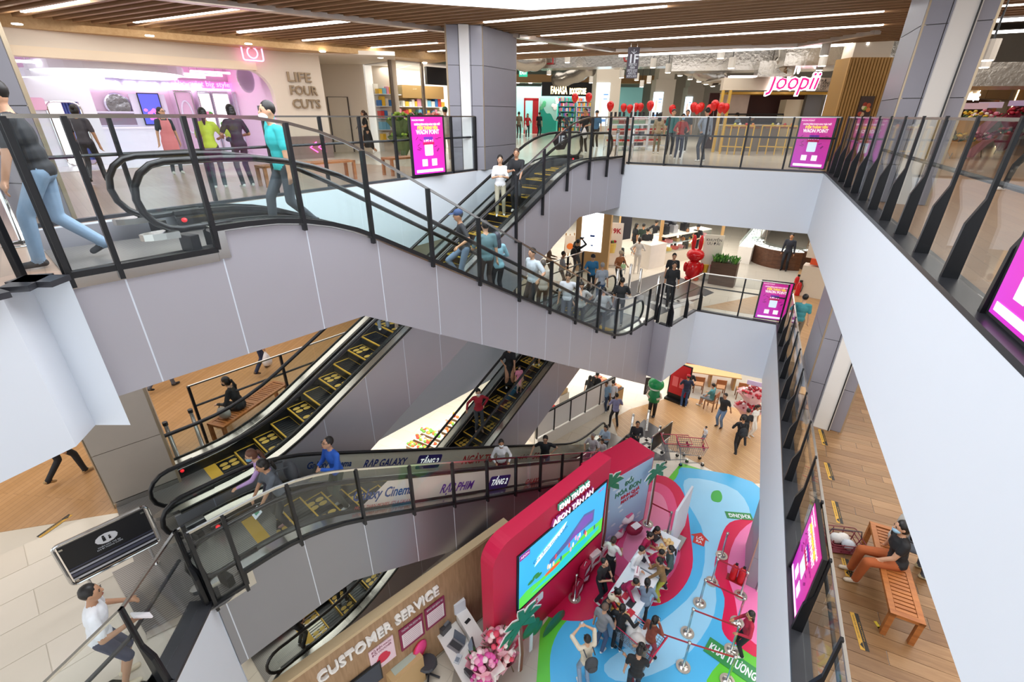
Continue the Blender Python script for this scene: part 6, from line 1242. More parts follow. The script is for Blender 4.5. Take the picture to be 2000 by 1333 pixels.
for (a0, a1) in ((-200, -60), (-48, 20)):
    for nm, r0, r1, z0, z1, m_ in (('curved_front', R0-.08, R1+.08, 0, .85, WAL), ('glass_top', R0, R1, .88, 1.0, GLASSG), ('tray', R0-.05, R1+.05, .85, .88, mat('#f5f2ec', .4, 0, .6))):
        pl = [(r0*math.cos(math.radians(a)), r0*math.sin(math.radians(a))) for a in np.linspace(a0, a1, 16)]+[(r1*math.cos(math.radians(a)), r1*math.sin(math.radians(a))) for a in np.linspace(a1, a0, 16)]; MB().prism(pl, z0, z1).build(nm, m_, t)
b = MB()
for i in range(90): a = math.radians(rr.uniform(-200, 20)); r_ = rr.uniform(R1+.1, R0-.1); b.box((r_*math.cos(a), r_*math.sin(a), .9), (.06, .05, .03), rr.uniform(0, 3))
b.build('jewels', mat('#d0d2d8', .25, .5), t)['kind'] = 'stuff'; [MB().cyl((x, y, 0), (x, y, 2.6), .02, 6).build('light_pole', STEEL, t) for x, y in ((-.9, -.9), (.95, -.9), (.9, .4), (-1.2, .5))]
t = stand(1584, 582, L1, 'display_plinth', 'cream textured plinth with orange shelf and bronze side at the corridor end', 'display case', turn=-5); MB().bx(-.55, .6, 0, .5, 0, 1.2).build('body', mat('#ddd3c2', .6, bump=.6, scale=30), t); MB().bx(-.35, .6, -.03, .45, 1.28, 1.5).build('orange_shelf', mat('#e0552a', .5), t); MB().bx(-.55, .6, .05, .5, 1.5, 2.7).build('upper', mat('#e2d8c8', .5), t); MB().bx(.6, .72, -.02, .5, 0, 2.7).build('bronze_side', mat('#5a3a2a', .3, .4), t)
for k, (u, v) in enumerate(((1552, 565), (1556, 577))):
    t = stand(u, v, L1, 'fire_extinguisher', ['rear red fire extinguisher beside the cream plinth', 'front red fire extinguisher beside the cream plinth'][k], 'fire extinguisher', 'fire extinguishers'); MB().lathe([(.085, 0), (.09, .03), (.09, .42), (.06, .5), (.03, .54)], (0, 0, 0), 14).build('cylinder', mat('#c81e22', .25), t, True); MB().bx(-.02, .08, -.02, .02, .54, .62).build('valve', BLACK, t); MB().tube([(.06, 0, .56), (.13, -.02, .4), (.1, -.02, .15)], .012, 6).build('hose', BLACK, t)
# floor arrows and gate posts at the front escalator foot
gm = finish([P(1205, 560, L1), P(1300, 530, L1), P(1395, 572, L1), P(1290, 615, L1)], L1+.005, mat('#5d5c60', .3))
for k, (a, b, c) in enumerate((((1270, 590), (1310, 602), (1352, 590)), ((1285, 576), (1325, 590), (1372, 578)))):
    A_, B_, C_ = (Vector(P(*x, L1)) for x in (a, b, c)); o = MB()
    for p_, q_ in ((A_, B_), (B_, C_)): d = (q_-p_).normalized(); n_ = Vector((-d.y, d.x))*.12; o.prism([tuple(p_-n_), tuple(q_-n_), tuple(q_+n_), tuple(p_+n_)], L1+.005, L1+.009)
    tag(o.build('floor_arrow', mat('#e8e6e0', .4)), ['near white chevron on the dark mat at the front escalator foot', 'far white chevron on the dark mat at the front escalator foot'][k], 'floor marking', 'chevrons on the middle floor')
finish([P(1372, 600, L1), P(1478, 616, L1), P(1530, 600, L1), P(1480, 578, L1)], L1+.004, WOODF)
for u, v, lab in ((1203, 572, 'gate post farthest left at the front escalator foot'), (1228, 562, 'second gate post at the front escalator foot'), (1247, 572, 'third gate post at the front escalator foot'), (1281, 588, 'gate post nearest to the white chevrons')):
    q = P(u, v, L1); t = thing('gate_post', lab, 'bollard', (q[0], q[1], L1), 0, 'gate posts at the front escalator foot'); MB().lathe([(.09, 0), (.09, .015), (.055, .02), (.055, .98), (.03, 1.0)], (0, 0, 0), 14).build('tube', STEEL, t, True); MB().bx(-.025, .025, -.06, -.055, .6, .9).build('sticker', PRW, t)
# ================================================================== GROUND FLOOR
# ---- floor finishes and the printed floor graphic
finish([P(1195, 820, 0), P(1230, 800, 0), P(1325, 772, 0), P(1500, 812, 0), P(1500, 945, 0), P(1440, 945, 0), P(1290, 868, 0), P(1225, 905, 0)], .006, WOODF)
finish([P(1325, 772, 0), P(1345, 762, 0), P(1500, 800, 0), P(1500, 812, 0)], .008, mat('#a8a39c', .3)); finish([P(1345, 762, 0), P(1290, 690, 0), P(1500, 690, 0), P(1500, 800, 0)], .005, STONE)
finish([P(900, 1240, 0), P(1060, 1130, 0), P(1060, 1340, 0), P(870, 1400, 0)], .004, STONE)
def floorart(name, lab, pts, z, col, closed=True):
    o = MB().prism([P(u, v, 0) for u, v in pts], .004, z).build(name, mat(col, .25, noise=.03, scale=2)); return tag(o, lab, 'floor graphic', 'printed floor graphics')
def sm(pts, n=4):
    """closed Catmull-Rom through the points"""
    N = len(pts); out = []
    for i in range(N):
        p0, p1, p2, p3_ = [Vector(pts[(i+k) % N]) for k in (-1, 0, 1, 2)]
        for j in range(n):
            t = j/n; out.append(tuple(.5*((2*p1)+(-p0+p2)*t+(2*p0-5*p1+4*p2-p3_)*t*t+(-p0+3*p1-3*p2+p3_)*t**3)))
    return out
floorart('floor_graphic', 'bright green bank of the printed floor graphic', [(1305, 935), (1330, 905), (1500, 960), (1500, 1420), (1020, 1420), (1048, 1330), (1055, 1230), (1080, 1195), (1145, 1130), (1260, 950)], .010, '#62c83a')
floorart('floor_graphic', 'blue river of the printed floor graphic', sm([(1320, 935), (1345, 915), (1500, 968), (1500, 1180), (1440, 1260), (1380, 1330), (1370, 1420), (1085, 1420), (1075, 1333), (1078, 1265), (1110, 1210), (1180, 1160), (1270, 1000)]), .012, '#52b8ee')
floorart('floor_graphic', 'pale blue current in the middle of the river graphic', sm([(1345, 935), (1440, 960), (1465, 1030), (1400, 1100), (1395, 1200), (1330, 1290), (1220, 1333), (1180, 1300), (1260, 1240), (1360, 1150), (1375, 1050), (1340, 975)]), .014, '#9ad4f6')
floorart('floor_graphic', 'crimson island around the gift tables', sm([(1262, 938), (1300, 932), (1335, 965), (1348, 1040), (1352, 1110), (1325, 1160), (1280, 1185), (1220, 1180), (1150, 1212), (1085, 1210), (1060, 1190), (1110, 1140), (1180, 1080), (1235, 1000)]), .016, '#d81f52')
floorart('floor_graphic', 'rose ring inside the crimson island', sm([(1262, 950), (1295, 948), (1318, 975), (1328, 1045), (1325, 1100), (1290, 1145), (1230, 1140), (1190, 1100), (1230, 1020)]), .018, '#e8588c')
floorart('floor_graphic', 'pink heart of the crimson island', sm([(1262, 965), (1288, 965), (1303, 990), (1310, 1045), (1300, 1090), (1250, 1110), (1215, 1080), (1240, 1010)]), .020, '#f08fb4')
floorart('floor_graphic', 'crimson island at the right along the wall', sm([(1425, 1022), (1470, 1015), (1500, 1020), (1500, 1270), (1440, 1262), (1410, 1230), (1415, 1170), (1395, 1120), (1405, 1060)]), .016, '#d81f52')
floorart('floor_graphic', 'pink inner area of the right island', sm([(1445, 1040), (1500, 1030), (1500, 1250), (1450, 1235), (1435, 1170), (1420, 1110)]), .018, '#f07fb8')
for u, v, s_, rz_, sz, lab in ((1395, 1002, 'KHÙNG', 0, .3, 'white and green lettering KHÙNG printed on the river'), (1425, 1297, 'KHAI TRƯƠNG', 0, .42, 'white and green lettering KHAI TRƯƠNG printed at the lower right')):
    pass
a, b = P(1382, 1265, .02), P(1478, 1332, .02); fr = Fr(a, b, .02); t = fr.at('floor_lettering', 'white lettering KHAI TRƯƠNG on a green ribbon at the lower right', 'floor graphic', 0, 0, .002); MB().bx(-.05, fr.len+.1, -.16, .3, 0, .003).build('ribbon', mat('#2f8a4a', .4), t); text('KHAI TRƯƠNG', .3, WHITE, t, (fr.len/2, .06, .004), (0, 0, 0), ext=.001, width=fr.len*.95, bold=.01)
a, b = P(1466, 1008, .02), P(1420, 1004, .02); fr = Fr(a, b, .02); t = fr.at('floor_lettering', 'upside-down white lettering KHỦNG on green near the right wall', 'floor graphic', 0, 0, .002); MB().bx(-.03, fr.len+.05, -.1, .2, 0, .003).build('ribbon', mat('#2f8a4a', .4), t); text('KHỦNG', .22, WHITE, t, (fr.len/2, .05, .004), (0, 0, 0), ext=.001, width=fr.len*.9, bold=.008)
q = P(1366, 1055, .02); t = thing('floor_arrow', 'red floor arrow reading LỐI RA on the river', 'floor graphic', (q[0], q[1], .016), fz(*q)); MB().prism([(-.17, -.2), (.17, -.2), (.17, .08), (.28, .08), (0, .32), (-.28, .08), (-.17, .08)], 0, .006).build('arrow', mat('#c8322e', .4), t); text('LỐI\nRA', .14, WHITE, t, (0, -.02, .007), (0, 0, 0), ext=.001, bold=.004)
q = P(1401, 970, .02); tag(MB().prism(sm([(-.12, -.3), (.1, -.25), (.16, 0), (.1, .25), (0, .32), (-.16, .18), (-.2, -.1)], 3), 0, .006).build('floor_graphic', mat('#3fae4a', .4), None, loc=(q[0], q[1], .016)), 'small green islet printed on the river', 'floor graphic', 'printed floor graphics')
# ---- red event wall with LED screen
zb_ = 1.45; bl_, br_ = P(1012, 1190, zb_), P(1172, 1037, zb_); sf = Fr(bl_, br_, 0); CR = mat('#d01848', .45); LW = sf.uv(1183, 943)[0]; LT = 3.22
t = sf.root('event_screen_wall', 'crimson event wall with rounded end and large LED screen', 'event backdrop')
x0 = -.78; x1 = LW+.14; T_ = 3.95; D0 = .38
pts = [(x0, 0), (x1, 0), (x1, T_)]+[(x0+.55-.55*math.sin(a), T_-.55+.55*math.cos(a)) for a in [math.pi/2*i/8 for i in range(9)]]
MB().plate([(x, 0, z) for x, z in pts], (0, 1, 0), D0).build('body', CR, t)
MB().bx(-.07, LW+.06, -.02, 0, zb_-.09, LT+.06).build('screen_bezel', BLACK, t)
SKY = mat('#3fb0e6', .3, 0, .4); dp = MB().bx(0, LW, -.028, -.02, zb_, LT).build('display', SKY, t); sw_, sh_ = LW, LT-zb_
MB().plate([(0, -.03, zb_)]+[(sw_*i/14, -.03, zb_+sh_*(.2+.12*(i/14)+.03*math.sin(i*1.3))) for i in range(15)]+[(sw_, -.03, zb_)], (0, 1, 0), .002).build('meadow_picture', mat('#4fb83a', .3, 0, .7), t)
MB().plate([(sw_*.12, -.032, zb_+sh_*.1), (sw_*.62, -.032, zb_+sh_*.22), (sw_*.95, -.032, zb_+sh_*.2), (sw_*.95, -.032, zb_+sh_*.12), (sw_*.5, -.032, zb_+.0)], (0, 1, 0), .002).build('river_picture', mat('#1fa8b0', .3, 0, .7), t)
MB().plate([(sw_*.32, -.034, zb_+sh_*.33), (sw_*.62, -.034, zb_+sh_*.45), (sw_*.86, -.034, zb_+sh_*.42), (sw_*.86, -.034, zb_+sh_*.66), (sw_*.72, -.034, zb_+sh_*.74), (sw_*.5, -.034, zb_+sh_*.52), (sw_*.32, -.034, zb_+sh_*.42)], (0, 1, 0), .002).build('building_picture', mat('#4a5a8a', .3, 0, .6), t); MB().plate([(sw_*.5, -.036, zb_+sh_*.42), (sw_*.84, -.036, zb_+sh_*.5), (sw_*.84, -.036, zb_+sh_*.62), (sw_*.72, -.036, zb_+sh_*.7)], (0, 1, 0), .002).build('roof_picture', mat('#6a4a9a', .3, 0, .6), t)
MB().ell((sw_*.36, -.036, zb_+sh_*.2), (.3, .004, .07), 12).build('boat_picture', mat('#c85a2a', .3, 0, .6), t); b = MB(); rr = random.Random(9); [b.ell((sw_*rr.uniform(.3, .95), -.038, zb_+sh_*rr.uniform(.24, .42)), (.035, .003, .09), 8, mat(c, .4, 0, .5)) for c in ('#e8e4dc', '#d84a4a', '#f0c0a0', '#3a4a8a', '#e8a0b8')*3]; b.build('people_picture', None, t)
b = MB(); [b.ell((sw_*x, -.036, zb_+sh_*z), (.12, .003, .06), 8) for x, z in ((.12, .34), (.17, .38), (.2, .33))]; b.build('tree_picture', mat('#2f7a3a', .3, 0, .5), t)
MB().plate([(sw_*.15, -.04, zb_+sh_*.58), (sw_*.46, -.04, zb_+sh_*.8), (sw_*.5, -.04, zb_+sh_*.92), (sw_*.18, -.04, zb_+sh_*.7)], (0, 1, 0), .002).build('banner_picture', mat('#cfe9f4', .3, 0, .8), t)
R9 = (math.pi/2, 0, 0); o = text('Gia đình mua sắm', .17, mat('#1f5a8a', .4, 0, .4), t, (sw_*.32, -.045, zb_+sh_*.745), R9, ext=.001); o.rotation_euler = (math.pi/2, -.24, 0)
MB().bx(0, sw_*.1, -.032, -.03, LT-.16, LT).build('logo_tab', mat('#8a1c80', .4, 0, .5), t); text('AEON', .1, PRW, t, (sw_*.05, -.036, LT-.08), R9, ext=.001); text('AEON', .1, mat('#c0186a', .4, 0, .5), t, (sw_*.93, -.036, LT-.1), R9, ext=.001)
for s_, z, w_ in (('KHAI TRƯƠNG', 3.78, 1.15), ('AEON TÂN AN', 3.43, 1.55)):
    text(s_, .24, mat('#b84a9a', .4) if z < 3.5 else mat('#4aa88a', .4), t, (sw_*.56, -.04, z), R9, 'letter_backing', .02, bold=.012, width=w_*1.03); text(s_, .24, mat('#fbf4fa', .4, 0, .3), t, (sw_*.56, -.075, z), R9, 'lettering', .01, bold=.003, width=w_)
x, z = sf.uv(1037, 1182); MB().plate([(a_, -.01, b_) for a_, b_ in rrect(x-.38, x+.42, z-.13, z+.13, .04)], (0, -1, 0), .02).build('date_plate', WHITE, t); text('2025', .22, CR, t, (x, -.035, z), R9, bold=.006)
# right wing with the sky-blue prize panel
pa, pb = (-2.13, 10.25), (-1.10, 12.16); wf_ = Fr(pa, pb, 0); t = wf_.root('prize_panel_wall', 'crimson wing wall with sky blue prize panel', 'event backdrop'); w_ = wf_.len; MB().bx(0, w_, 0, .95, 0, 2.75).build('body', CR, t); MB().bx(-.02, w_-.07, -.03, 0, .1, 2.62).build('panel', mat('#a9cbe8', .4), t)
for i, (s_, c_, z, sz) in enumerate((('ĐỔI', '#2f7a58', 2.2, .22), ('HÓA ĐƠN', '#2f7a58', 1.93, .24), ('RINH QUÀ', '#c0203a', 1.7, .17), ('MAY MẮN', '#c0203a', 1.52, .17))): text(s_, sz, mat(c_, .4), t, (w_*.5+(.12 if i > 1 else 0), -.036, z), R9, ext=.004, bold=.006)
b = MB(); [b.ell((rr.uniform(.1, w_-.2), -.035, rr.uniform(.3, 2.5)), (.1, .003, .05), 8) for _ in range(14)]; b.build('cloud_print', mat('#d8e8f6', .5), t)
# cut-out palms
def palm(lab, loc, rz, h, s=1.0):
    t = thing('palm_cutout', lab, 'cutout', loc, rz); G = mat('#1f7a55', .4); WB = mat('#f0f0ee', .5)
    tr_ = [(0, 0), (.03*s, h*.35), (.0, h*.7), (-.02*s, h)]
    for m_, wd, y0, nm in ((WB, .1*s, .02, 'trunk_edge'), (mat('#7a4a36', .5), .055*s, -.012, 'trunk')): MB().plate([(x-wd/2, y0, z) for x, z in tr_]+[(x+wd/2, y0, z) for x, z in reversed(tr_)], (0, 1, 0), .02).build(nm, m_, t)
    for i, a in enumerate((15, 50, 95, 135, 170, -25, 205)):
        a = math.radians(a); L_ = .55*s*(1 if i < 5 else .8); c_, s_ = math.cos(a), math.sin(a)
        for m_, k, y0, nm in ((WB, 1.35, .0, 'frond_edge'), (G, 1., -.025, 'frond')):
            sp = [(0, 0), (L_*.35, .1*s*k), (L_*.75, .085*s*k), (L_*(1.02 if k > 1 else .97), -.04*s), (L_*.7, -.05*s*k), (L_*.35, -.04*s*k)]
            MB().plate([(tr_[-1][0]+x*c_-z*s_*(1 if c_ > 0 else -1), y0-i*.001, h+x*s_+z*abs(c_)-x*x*.35/s) for x, z in (sp if c_ > 0 else sp[::-1])], (0, 1, 0), .015).build(nm, m_, t)
    return t
q = sf.w(-.35, -.45); palm('cut-out palm at the left end of the LED wall', (q[0], q[1], 0), sf.rz, 1.75, 1.25)
q = wf_.w(.02, -.2); palm('cut-out palm between the LED screen and the prize panel', (q[0], q[1], 0), wf_.rz, 2.75, 1.1); q = wf_.w(w_*.95, -.25); palm('cut-out palm at the right end of the prize panel', (q[0], q[1], 0), wf_.rz, 2.2, .95)
q = sf.w(.15, -.3); t = thing('leaf_cutout', 'round green leaf cut-out beside the left palm', 'cutout', (q[0], q[1], 0), sf.rz); MB().ell((0, 0, .9), (.32, .03, .25), 12).ell((.22, .01, .65), (.22, .03, .2), 12).build('leaf', mat('#1f7048', .4), t, True); MB().bx(-.04, .06, -.01, .02, 0, .7).build('stem', WHITE, t)
q = sf.w(1.05, -.3); tag(MB().ell((0, 0, .0), (.45, .04, .38), 16).build('bush_cutout', mat('#2c6a4a', .4), None, True, loc=(q[0], q[1], .05), rz=sf.rz), 'dark green bush cut-out at the foot of the LED wall', 'cutout')
# ---- customer service wall and desk
wa, wb = P(560, 1333, 2.8), P(872, 1108, 2.8); vf = Fr(wa, wb, 0); vf = Fr(vf.w(-1.2, 0)[:2], vf.w(vf.len+1.9, 0)[:2], 0); OAKW = wood_mat('oak_wall', '#9a7a58', '#b39270', math.pi/2, 14, 1.5, .5)
r = structure(thing('wall_service', None, None, (vf.a[0], vf.a[1], 0), vf.rz)); MB().bx(0, vf.len, 0, .14, 0, 2.74).build('face', OAKW, r); MB().bx(0, vf.len, -.02, .18, 2.74, 2.82).build('coping', mat('#cdb58e', .5), r); MB().bx(0, vf.len, -.02, 0, 0, .1).build('skirting', STEEL, r)
xa, za = vf.uv(612, 1330); xb, zb2 = vf.uv(858, 1148); t = vf.at('wall_lettering', 'raised white letters CUSTOMER SERVICE on the oak wall', 'sign', (xa+xb)/2, -.04, (za+zb2)/2)
text('CUSTOMER SERVICE', .36, mat('#f4f2ee', .5), t, (0, 0, 0), R9, 'lettering', .035, bold=.006, width=(xb-xa)*.96)
for u0, v0, u1, v1, c_, lab, txt in ((722, 1292, 770, 1264, '#f2d8e4', 'pink voucher poster on the oak service wall', ('ĐỔI ĐIỂM WAON', 'ĐỔI VOUCHER')), (780, 1248, 827, 1222, '#8a2350', 'left maroon price board on the oak service wall', ('THÔNG TIN DỊCH VỤ',)), (830, 1211, 868, 1184, '#8a2350', 'right maroon price board on the oak service wall', ('BẢNG GIÁ DỊCH VỤ',))):
    x0, z0 = vf.uv(u0, v0); x1, z1 = vf.uv(u1, v1); zc = (z0+z1)/2; hh = .72; w2 = x1-x0; t = vf.at('notice_board', lab, 'notice board', x0, -.03, zc-hh/2); MB().bx(0, w2, 0, .025, 0, hh).build('board', mat(c_, .5), t)
    for i, s_ in enumerate(txt): text(s_, .09, WHITE if c_ != '#f2d8e4' else mat('#8a2350', .5), t, (w2/2, -.004, hh-.08-.1*i), R9, ext=.001, width=w2*.8)
    if c_ == '#8a2350': MB().bx(w2*.08, w2*.92, -.004, 0, .08, hh-.2).build('sheet', mat('#ece4e6', .6), t); b = MB(); [b.bx(w2*.12, w2*.85, -.006, -.004, .11+k*.06, .125+k*.06) for k in range(7)]; b.build('print', mat('#b98aa4', .6), t)
    else: MB().ell((w2*.5, -.006, .36), (w2*.2, .004, .08), 12).ell((w2*.5, -.006, .26), (w2*.3, .004, .12), 12).build('picture', mat('#d83050', .5), t)
t = stand(893, 1222, 0, 'banner_stand', 'maroon roll-up banner reading VAT REFUND SERVICE', 'banner', turn=25); MB().bx(-.28, .28, -.02, 0, .06, 1.85).build('sheet', mat('#7d1f4c', .5), t); MB().bx(-.3, .3, -.08, .1, 0, .06).build('base', STEEL, t); text('VAT', .2, mat('#7d1f4c', .5), t, (0, -.03, 1.6), R9, bold=.006); MB().bx(-.26, .26, -.026, -.02, 1.3, 1.74).build('white_field', PRW, t); text('REFUND', .1, mat('#7d1f4c', .5), t, (0, -.03, 1.45), R9); text('SERVICE', .08, mat('#9a4a70', .5), t, (0, -.03, 1.35), R9); b = MB(); [b.bx(-.2, .2-.05*(k % 2), -.024, -.02, .3+k*.11, .33+k*.11) for k in range(8)]; b.build('print', mat('#d8a8c0', .6), t)
dA, dB = P(872, 1195, .78), P(965, 1345, .78); df = Fr(dB, dA, 0); df = Fr(dA, dB, 0); DW = mat('#eceae6', .35)
q1_, q2_, q3_, q4_ = P(860, 1200, .78), P(895, 1188, .78), P(985, 1333, .78), P(912, 1352, .78); cx_ = tuple(np.mean([q1_, q2_, q3_, q4_], axis=0)); L_ = math.hypot(q3_[0]-q2_[0], q3_[1]-q2_[1]); rzd = math.atan2(q3_[1]-q2_[1], q3_[0]-q2_[0])
t = thing('service_desk', 'white service desk with raised front counter', 'desk', (cx_[0], cx_[1], 0), rzd); MB().bx(-L_/2, L_/2, -.45, .1, .72, .76).build('desktop', DW, t); MB().bx(-L_/2, L_/2, .1, .4, 1.0, 1.04).build('raised_top', DW, t); MB().bx(-L_/2, L_/2, .12, .16, 0, 1.0).build('front', DW, t); [MB().bx(x-.02, x+.02, -.42, .12, 0, .72).build('side', DW, t) for x in (-L_/2+.05, L_/2-.05)]
def on_desk(x, y, z): c_, s_ = math.cos(rzd), math.sin(rzd); return (cx_[0]+x*c_-y*s_, cx_[1]+x*s_+y*c_, z)
def machine(nm, lab, x, y, z, rz, parts):
    t = thing(nm, lab, 'equipment', on_desk(x, y, z), rzd+rz)
    for n_, c_, d_, m_, rx in parts: MB().box(c_, d_, 0, None, rx).build(n_, m_, t)
DK = mat('#3c3d42', .4); SCR = mat('#7d8a9a', .2, 0, .1)
machine('card_printer', 'white boxy card printer at the back end of the service desk', -L_/2+.22, .22, 1.04, 0, (('body', (0, 0, .17), (.36, .3, .34), WHITE, 0), ('window', (0, -.152, .17), (.22, .01, .2), mat('#9aa4aa', .3), 0), ('logo', (-.1, -.152, .29), (.06, .01, .03), CR, 0)))
machine('cash_drawer', 'dark money counter on the service desk', -L_/2+.35, -.25, .76, .3, (('body', (0, 0, .1), (.3, .28, .2), DK, 0), ('hopper', (0, .05, .22), (.24, .14, .06), mat('#707278', .4), .3)))
machine('laptop', 'open grey laptop on the service desk', -.15, -.2, .76, .4, (('base', (0, 0, .01), (.34, .24, .02), mat('#9a9ca2', .3, .5), 0), ('keyboard', (0, .01, .022), (.3, .14, .004), DK, 0), ('screen', (0, .16, .13), (.34, .015, .22), mat('#5b6470', .3), -.3)))
machine('monitor', 'black touch monitor on a stand at the service desk', .3, .0, .76, -.3, (('panel', (0, 0, .3), (.42, .03, .28), DK, -.35), ('glass', (0, -.02, .305), (.38, .006, .24), SCR, -.35), ('stand', (0, .05, .1), (.08, .06, .2), DK, 0), ('foot', (0, .05, .01), (.22, .2, .02), DK, 0)))
machine('receipt_printer', 'dark receipt printer near the front of the service desk', .55, -.2, .76, .2, (('body', (0, 0, .08), (.2, .22, .16), DK, .05), ('paper', (0, .05, .18), (.1, .004, .05), WHITE, .3)))
machine('payment_terminal', 'small payment terminal with keypad on the service desk', .15, -.3, .76, .6, (('body', (0, 0, .03), (.12, .2, .05), mat('#c9ced4', .4), .1), ('keypad', (0, -.03, .056), (.09, .1, .004), mat('#7d8894', .4), .1)))
machine('phone', 'black smartphone lying on the raised counter', -.35, .25, 1.04, .3, (('body', (0, 0, .006), (.08, .15, .01), BLACK, 0),))
t = stand(838, 1320, 0, 'office_chair', 'office chair with a bright pink and red jacket over its back', 'chair', turn=40); MB().lathe([(.2, .45), (.23, .48), (.2, .53)], (0, 0, 0), 14).build('seat', DK, t); MB().ell((0, .2, .82), (.23, .06, .27), 12).build('backrest', mat('#e0264a', .6), t, True); MB().ell((0, .17, .9), (.19, .06, .2), 12).build('jacket', mat('#f04a90', .7, bump=.4, scale=12), t, True); MB().cyl((0, 0, .1), (0, 0, .45), .03, 8).build('column', STEEL, t); [MB().bar((0, 0, .08), (.28*math.cos(a), .28*math.sin(a), .05), .04, .04).build('leg', DK, t) for a in [2*math.pi*i/5 for i in range(5)]]
t = stand(790, 1335, 0, 'side_cabinet', 'small oak cabinet with glass top beside the oak wall', 'cabinet', turn=25); MB().bx(-.4, .4, -.3, .3, 0, .9).build('body', mat('#c8a878', .5), t); MB().bx(-.28, .28, -.2, .2, .9, .915).build('glass_top', mat('#b8c4b8', .15), t)
x0, z0 = vf.uv(702, 1320); t = vf.at('television', 'black screen low on the oak service wall', 'screen', x0-.55, -.06, .95); MB().bx(0, 1.0, 0, .05, 0, .6).build('case', BLACK, t); MB().bx(.03, .97, -.004, 0, .03, .57).build('display', mat('#2c3a4c', .1), t)
q = P(975, 1318, 0); flower_stand('tall pink congratulation flower stand at the end of the LED wall', (q[0], q[1]+.05, 0), fz(*q), (1.35, .75), '#f0b8c4', ('#e8506a', '#f5c8c8', '#e88aa8', '#fff0ec'), None, R=.33, n=60, seed=77)
q = P(945, 1345, 0); flower_stand('second pink flower stand in front of the service desk', (q[0], q[1], 0), fz(*q), (1.15, .6), '#efb0be', ('#e05aa8', '#f0a0c0', '#f7dfe0'), None, R=.3, n=50, seed=78)
# ---- stanchions with red belts
STN = []
def stanchion(lab, u, v):
    q = P(u, v, 0); t = thing('stanchion', lab, 'stanchion', (q[0], q[1], 0), 0, 'belt stanchions'); MB().lathe([(.17, .02), (.165, .035), (.05, .05), (.03, .06), (.028, .9), (.04, .91), (.04, .97), (.01, .98)], (0, 0, 0), 16).build('pole', STEEL, t, True); MB().lathe([(.17, 0), (.17, .03)], (0, 0, .012), 18).build('base', mat('#cfc6ba', .3, .7), t); return (q[0], q[1], .93)
S_ = [stanchion(l, u, v) for l, u, v in (('nearest stanchion at the lower edge by the green ribbon', 1420, 1332), ('stanchion nearest to the man in black with a phone', 1334, 1304), ('stanchion above the one near the phone man', 1342, 1238), ('stanchion at the lower right on the pink island', 1428, 1272), ('stanchion left of the pink island, lower', 1366, 1180), ('stanchion on the pink island right edge, middle', 1439, 1217), ('stanchion left of the pink island, middle', 1390, 1138), ('stanchion on the pink island beside the column', 1446, 1165), ('topmost stanchion left of the fire extinguisher', 1409, 1087), ('stanchion beside the stacked gift bags', 1122, 1170), ('stanchion behind the gift tables, left', 1265, 1025), ('stanchion behind the gift tables, right', 1303, 1045))]
RB_ = mat('#a81f30', .5)
for a, b, lab in ((1, 0, 'red belt from the phone man to the lower edge'), (2, 3, 'red belt across the lower pink island'), (4, 5, 'red belt across the middle pink island'), (6, 7, 'red belt across the upper pink island'), (10, 11, 'red belt behind the gift tables')):
    A_, B_ = Vector(S_[a]), Vector(S_[b]); tag(MB().bar(A_, B_, .01, .05).build('stanchion_belt', RB_), lab, 'belt', 'stanchion belts')
A_ = Vector(S_[1]); B_ = Vector(P(1296, 1240, .93)+(.93,)); tag(MB().bar(A_, B_, .01, .05).build('stanchion_belt', RB_), 'red belt running from the phone man stanchion towards the rust shirt woman', 'belt', 'stanchion belts')
t = stand(1437, 1135, 0, 'fire_extinguisher_stand', 'two red fire extinguishers in a stand by the ground floor column', 'fire extinguisher'); [MB().lathe([(.085, 0), (.09, .03), (.09, .45), (.05, .55)], (x, 0, .03), 12).build('cylinder', mat('#c01c20', .25), t, True) for x in (-.1, .1)]; MB().bx(-.25, .25, -.12, .12, 0, .03).build('tray', mat('#8a1418', .4), t); [MB().bx(x-.02, x+.05, -.02, .02, .58, .65).build('valve', BLACK, t) for x in (-.1, .1)]
# ---- gift tables, bags and goods
ta, tb = P(1190, 1205, .95), P(1288, 1050, .95); gf = Fr(ta, tb, 0); TBL = mat('#e9eef4', .35)
G1 = P(1220, 1175, .95); rg = math.atan2(P(1290, 1062, .95)[1]-G1[1], P(1290, 1062, .95)[0]-G1[0])
def gt(x, y, z=.95): return (G1[0]+x*math.cos(rg)-y*math.sin(rg), G1[1]+x*math.sin(rg)+y*math.cos(rg), z)
for nm, x0, x1, lab in (('gift_table', -.5, 1.15, 'front white gift table with printed skirt'), ('gift_table', 1.2, 2.75, 'rear white gift table with printed skirt')):
    t = thing('gift_table', lab, 'table', gt(x0, 0, 0), rg, 'white gift tables'); L_ = x1-x0; MB().bx(0, L_, -.42, .42, .9, .94).build('top', TBL, t); MB().bx(.03, L_-.03, -.4, .4, .02, .9).build('skirt', mat('#9fc4e0', .5), t); b = MB(); [b.ell((rr.uniform(.15, L_-.15), -.402, rr.uniform(.2, .7)), (.09, .004, .06), 8, mat(c, .5)) for c in ('#2f8a5a', '#ffffff', '#d84a6a', '#3fae6a')*2]; b.build('print', None, t)
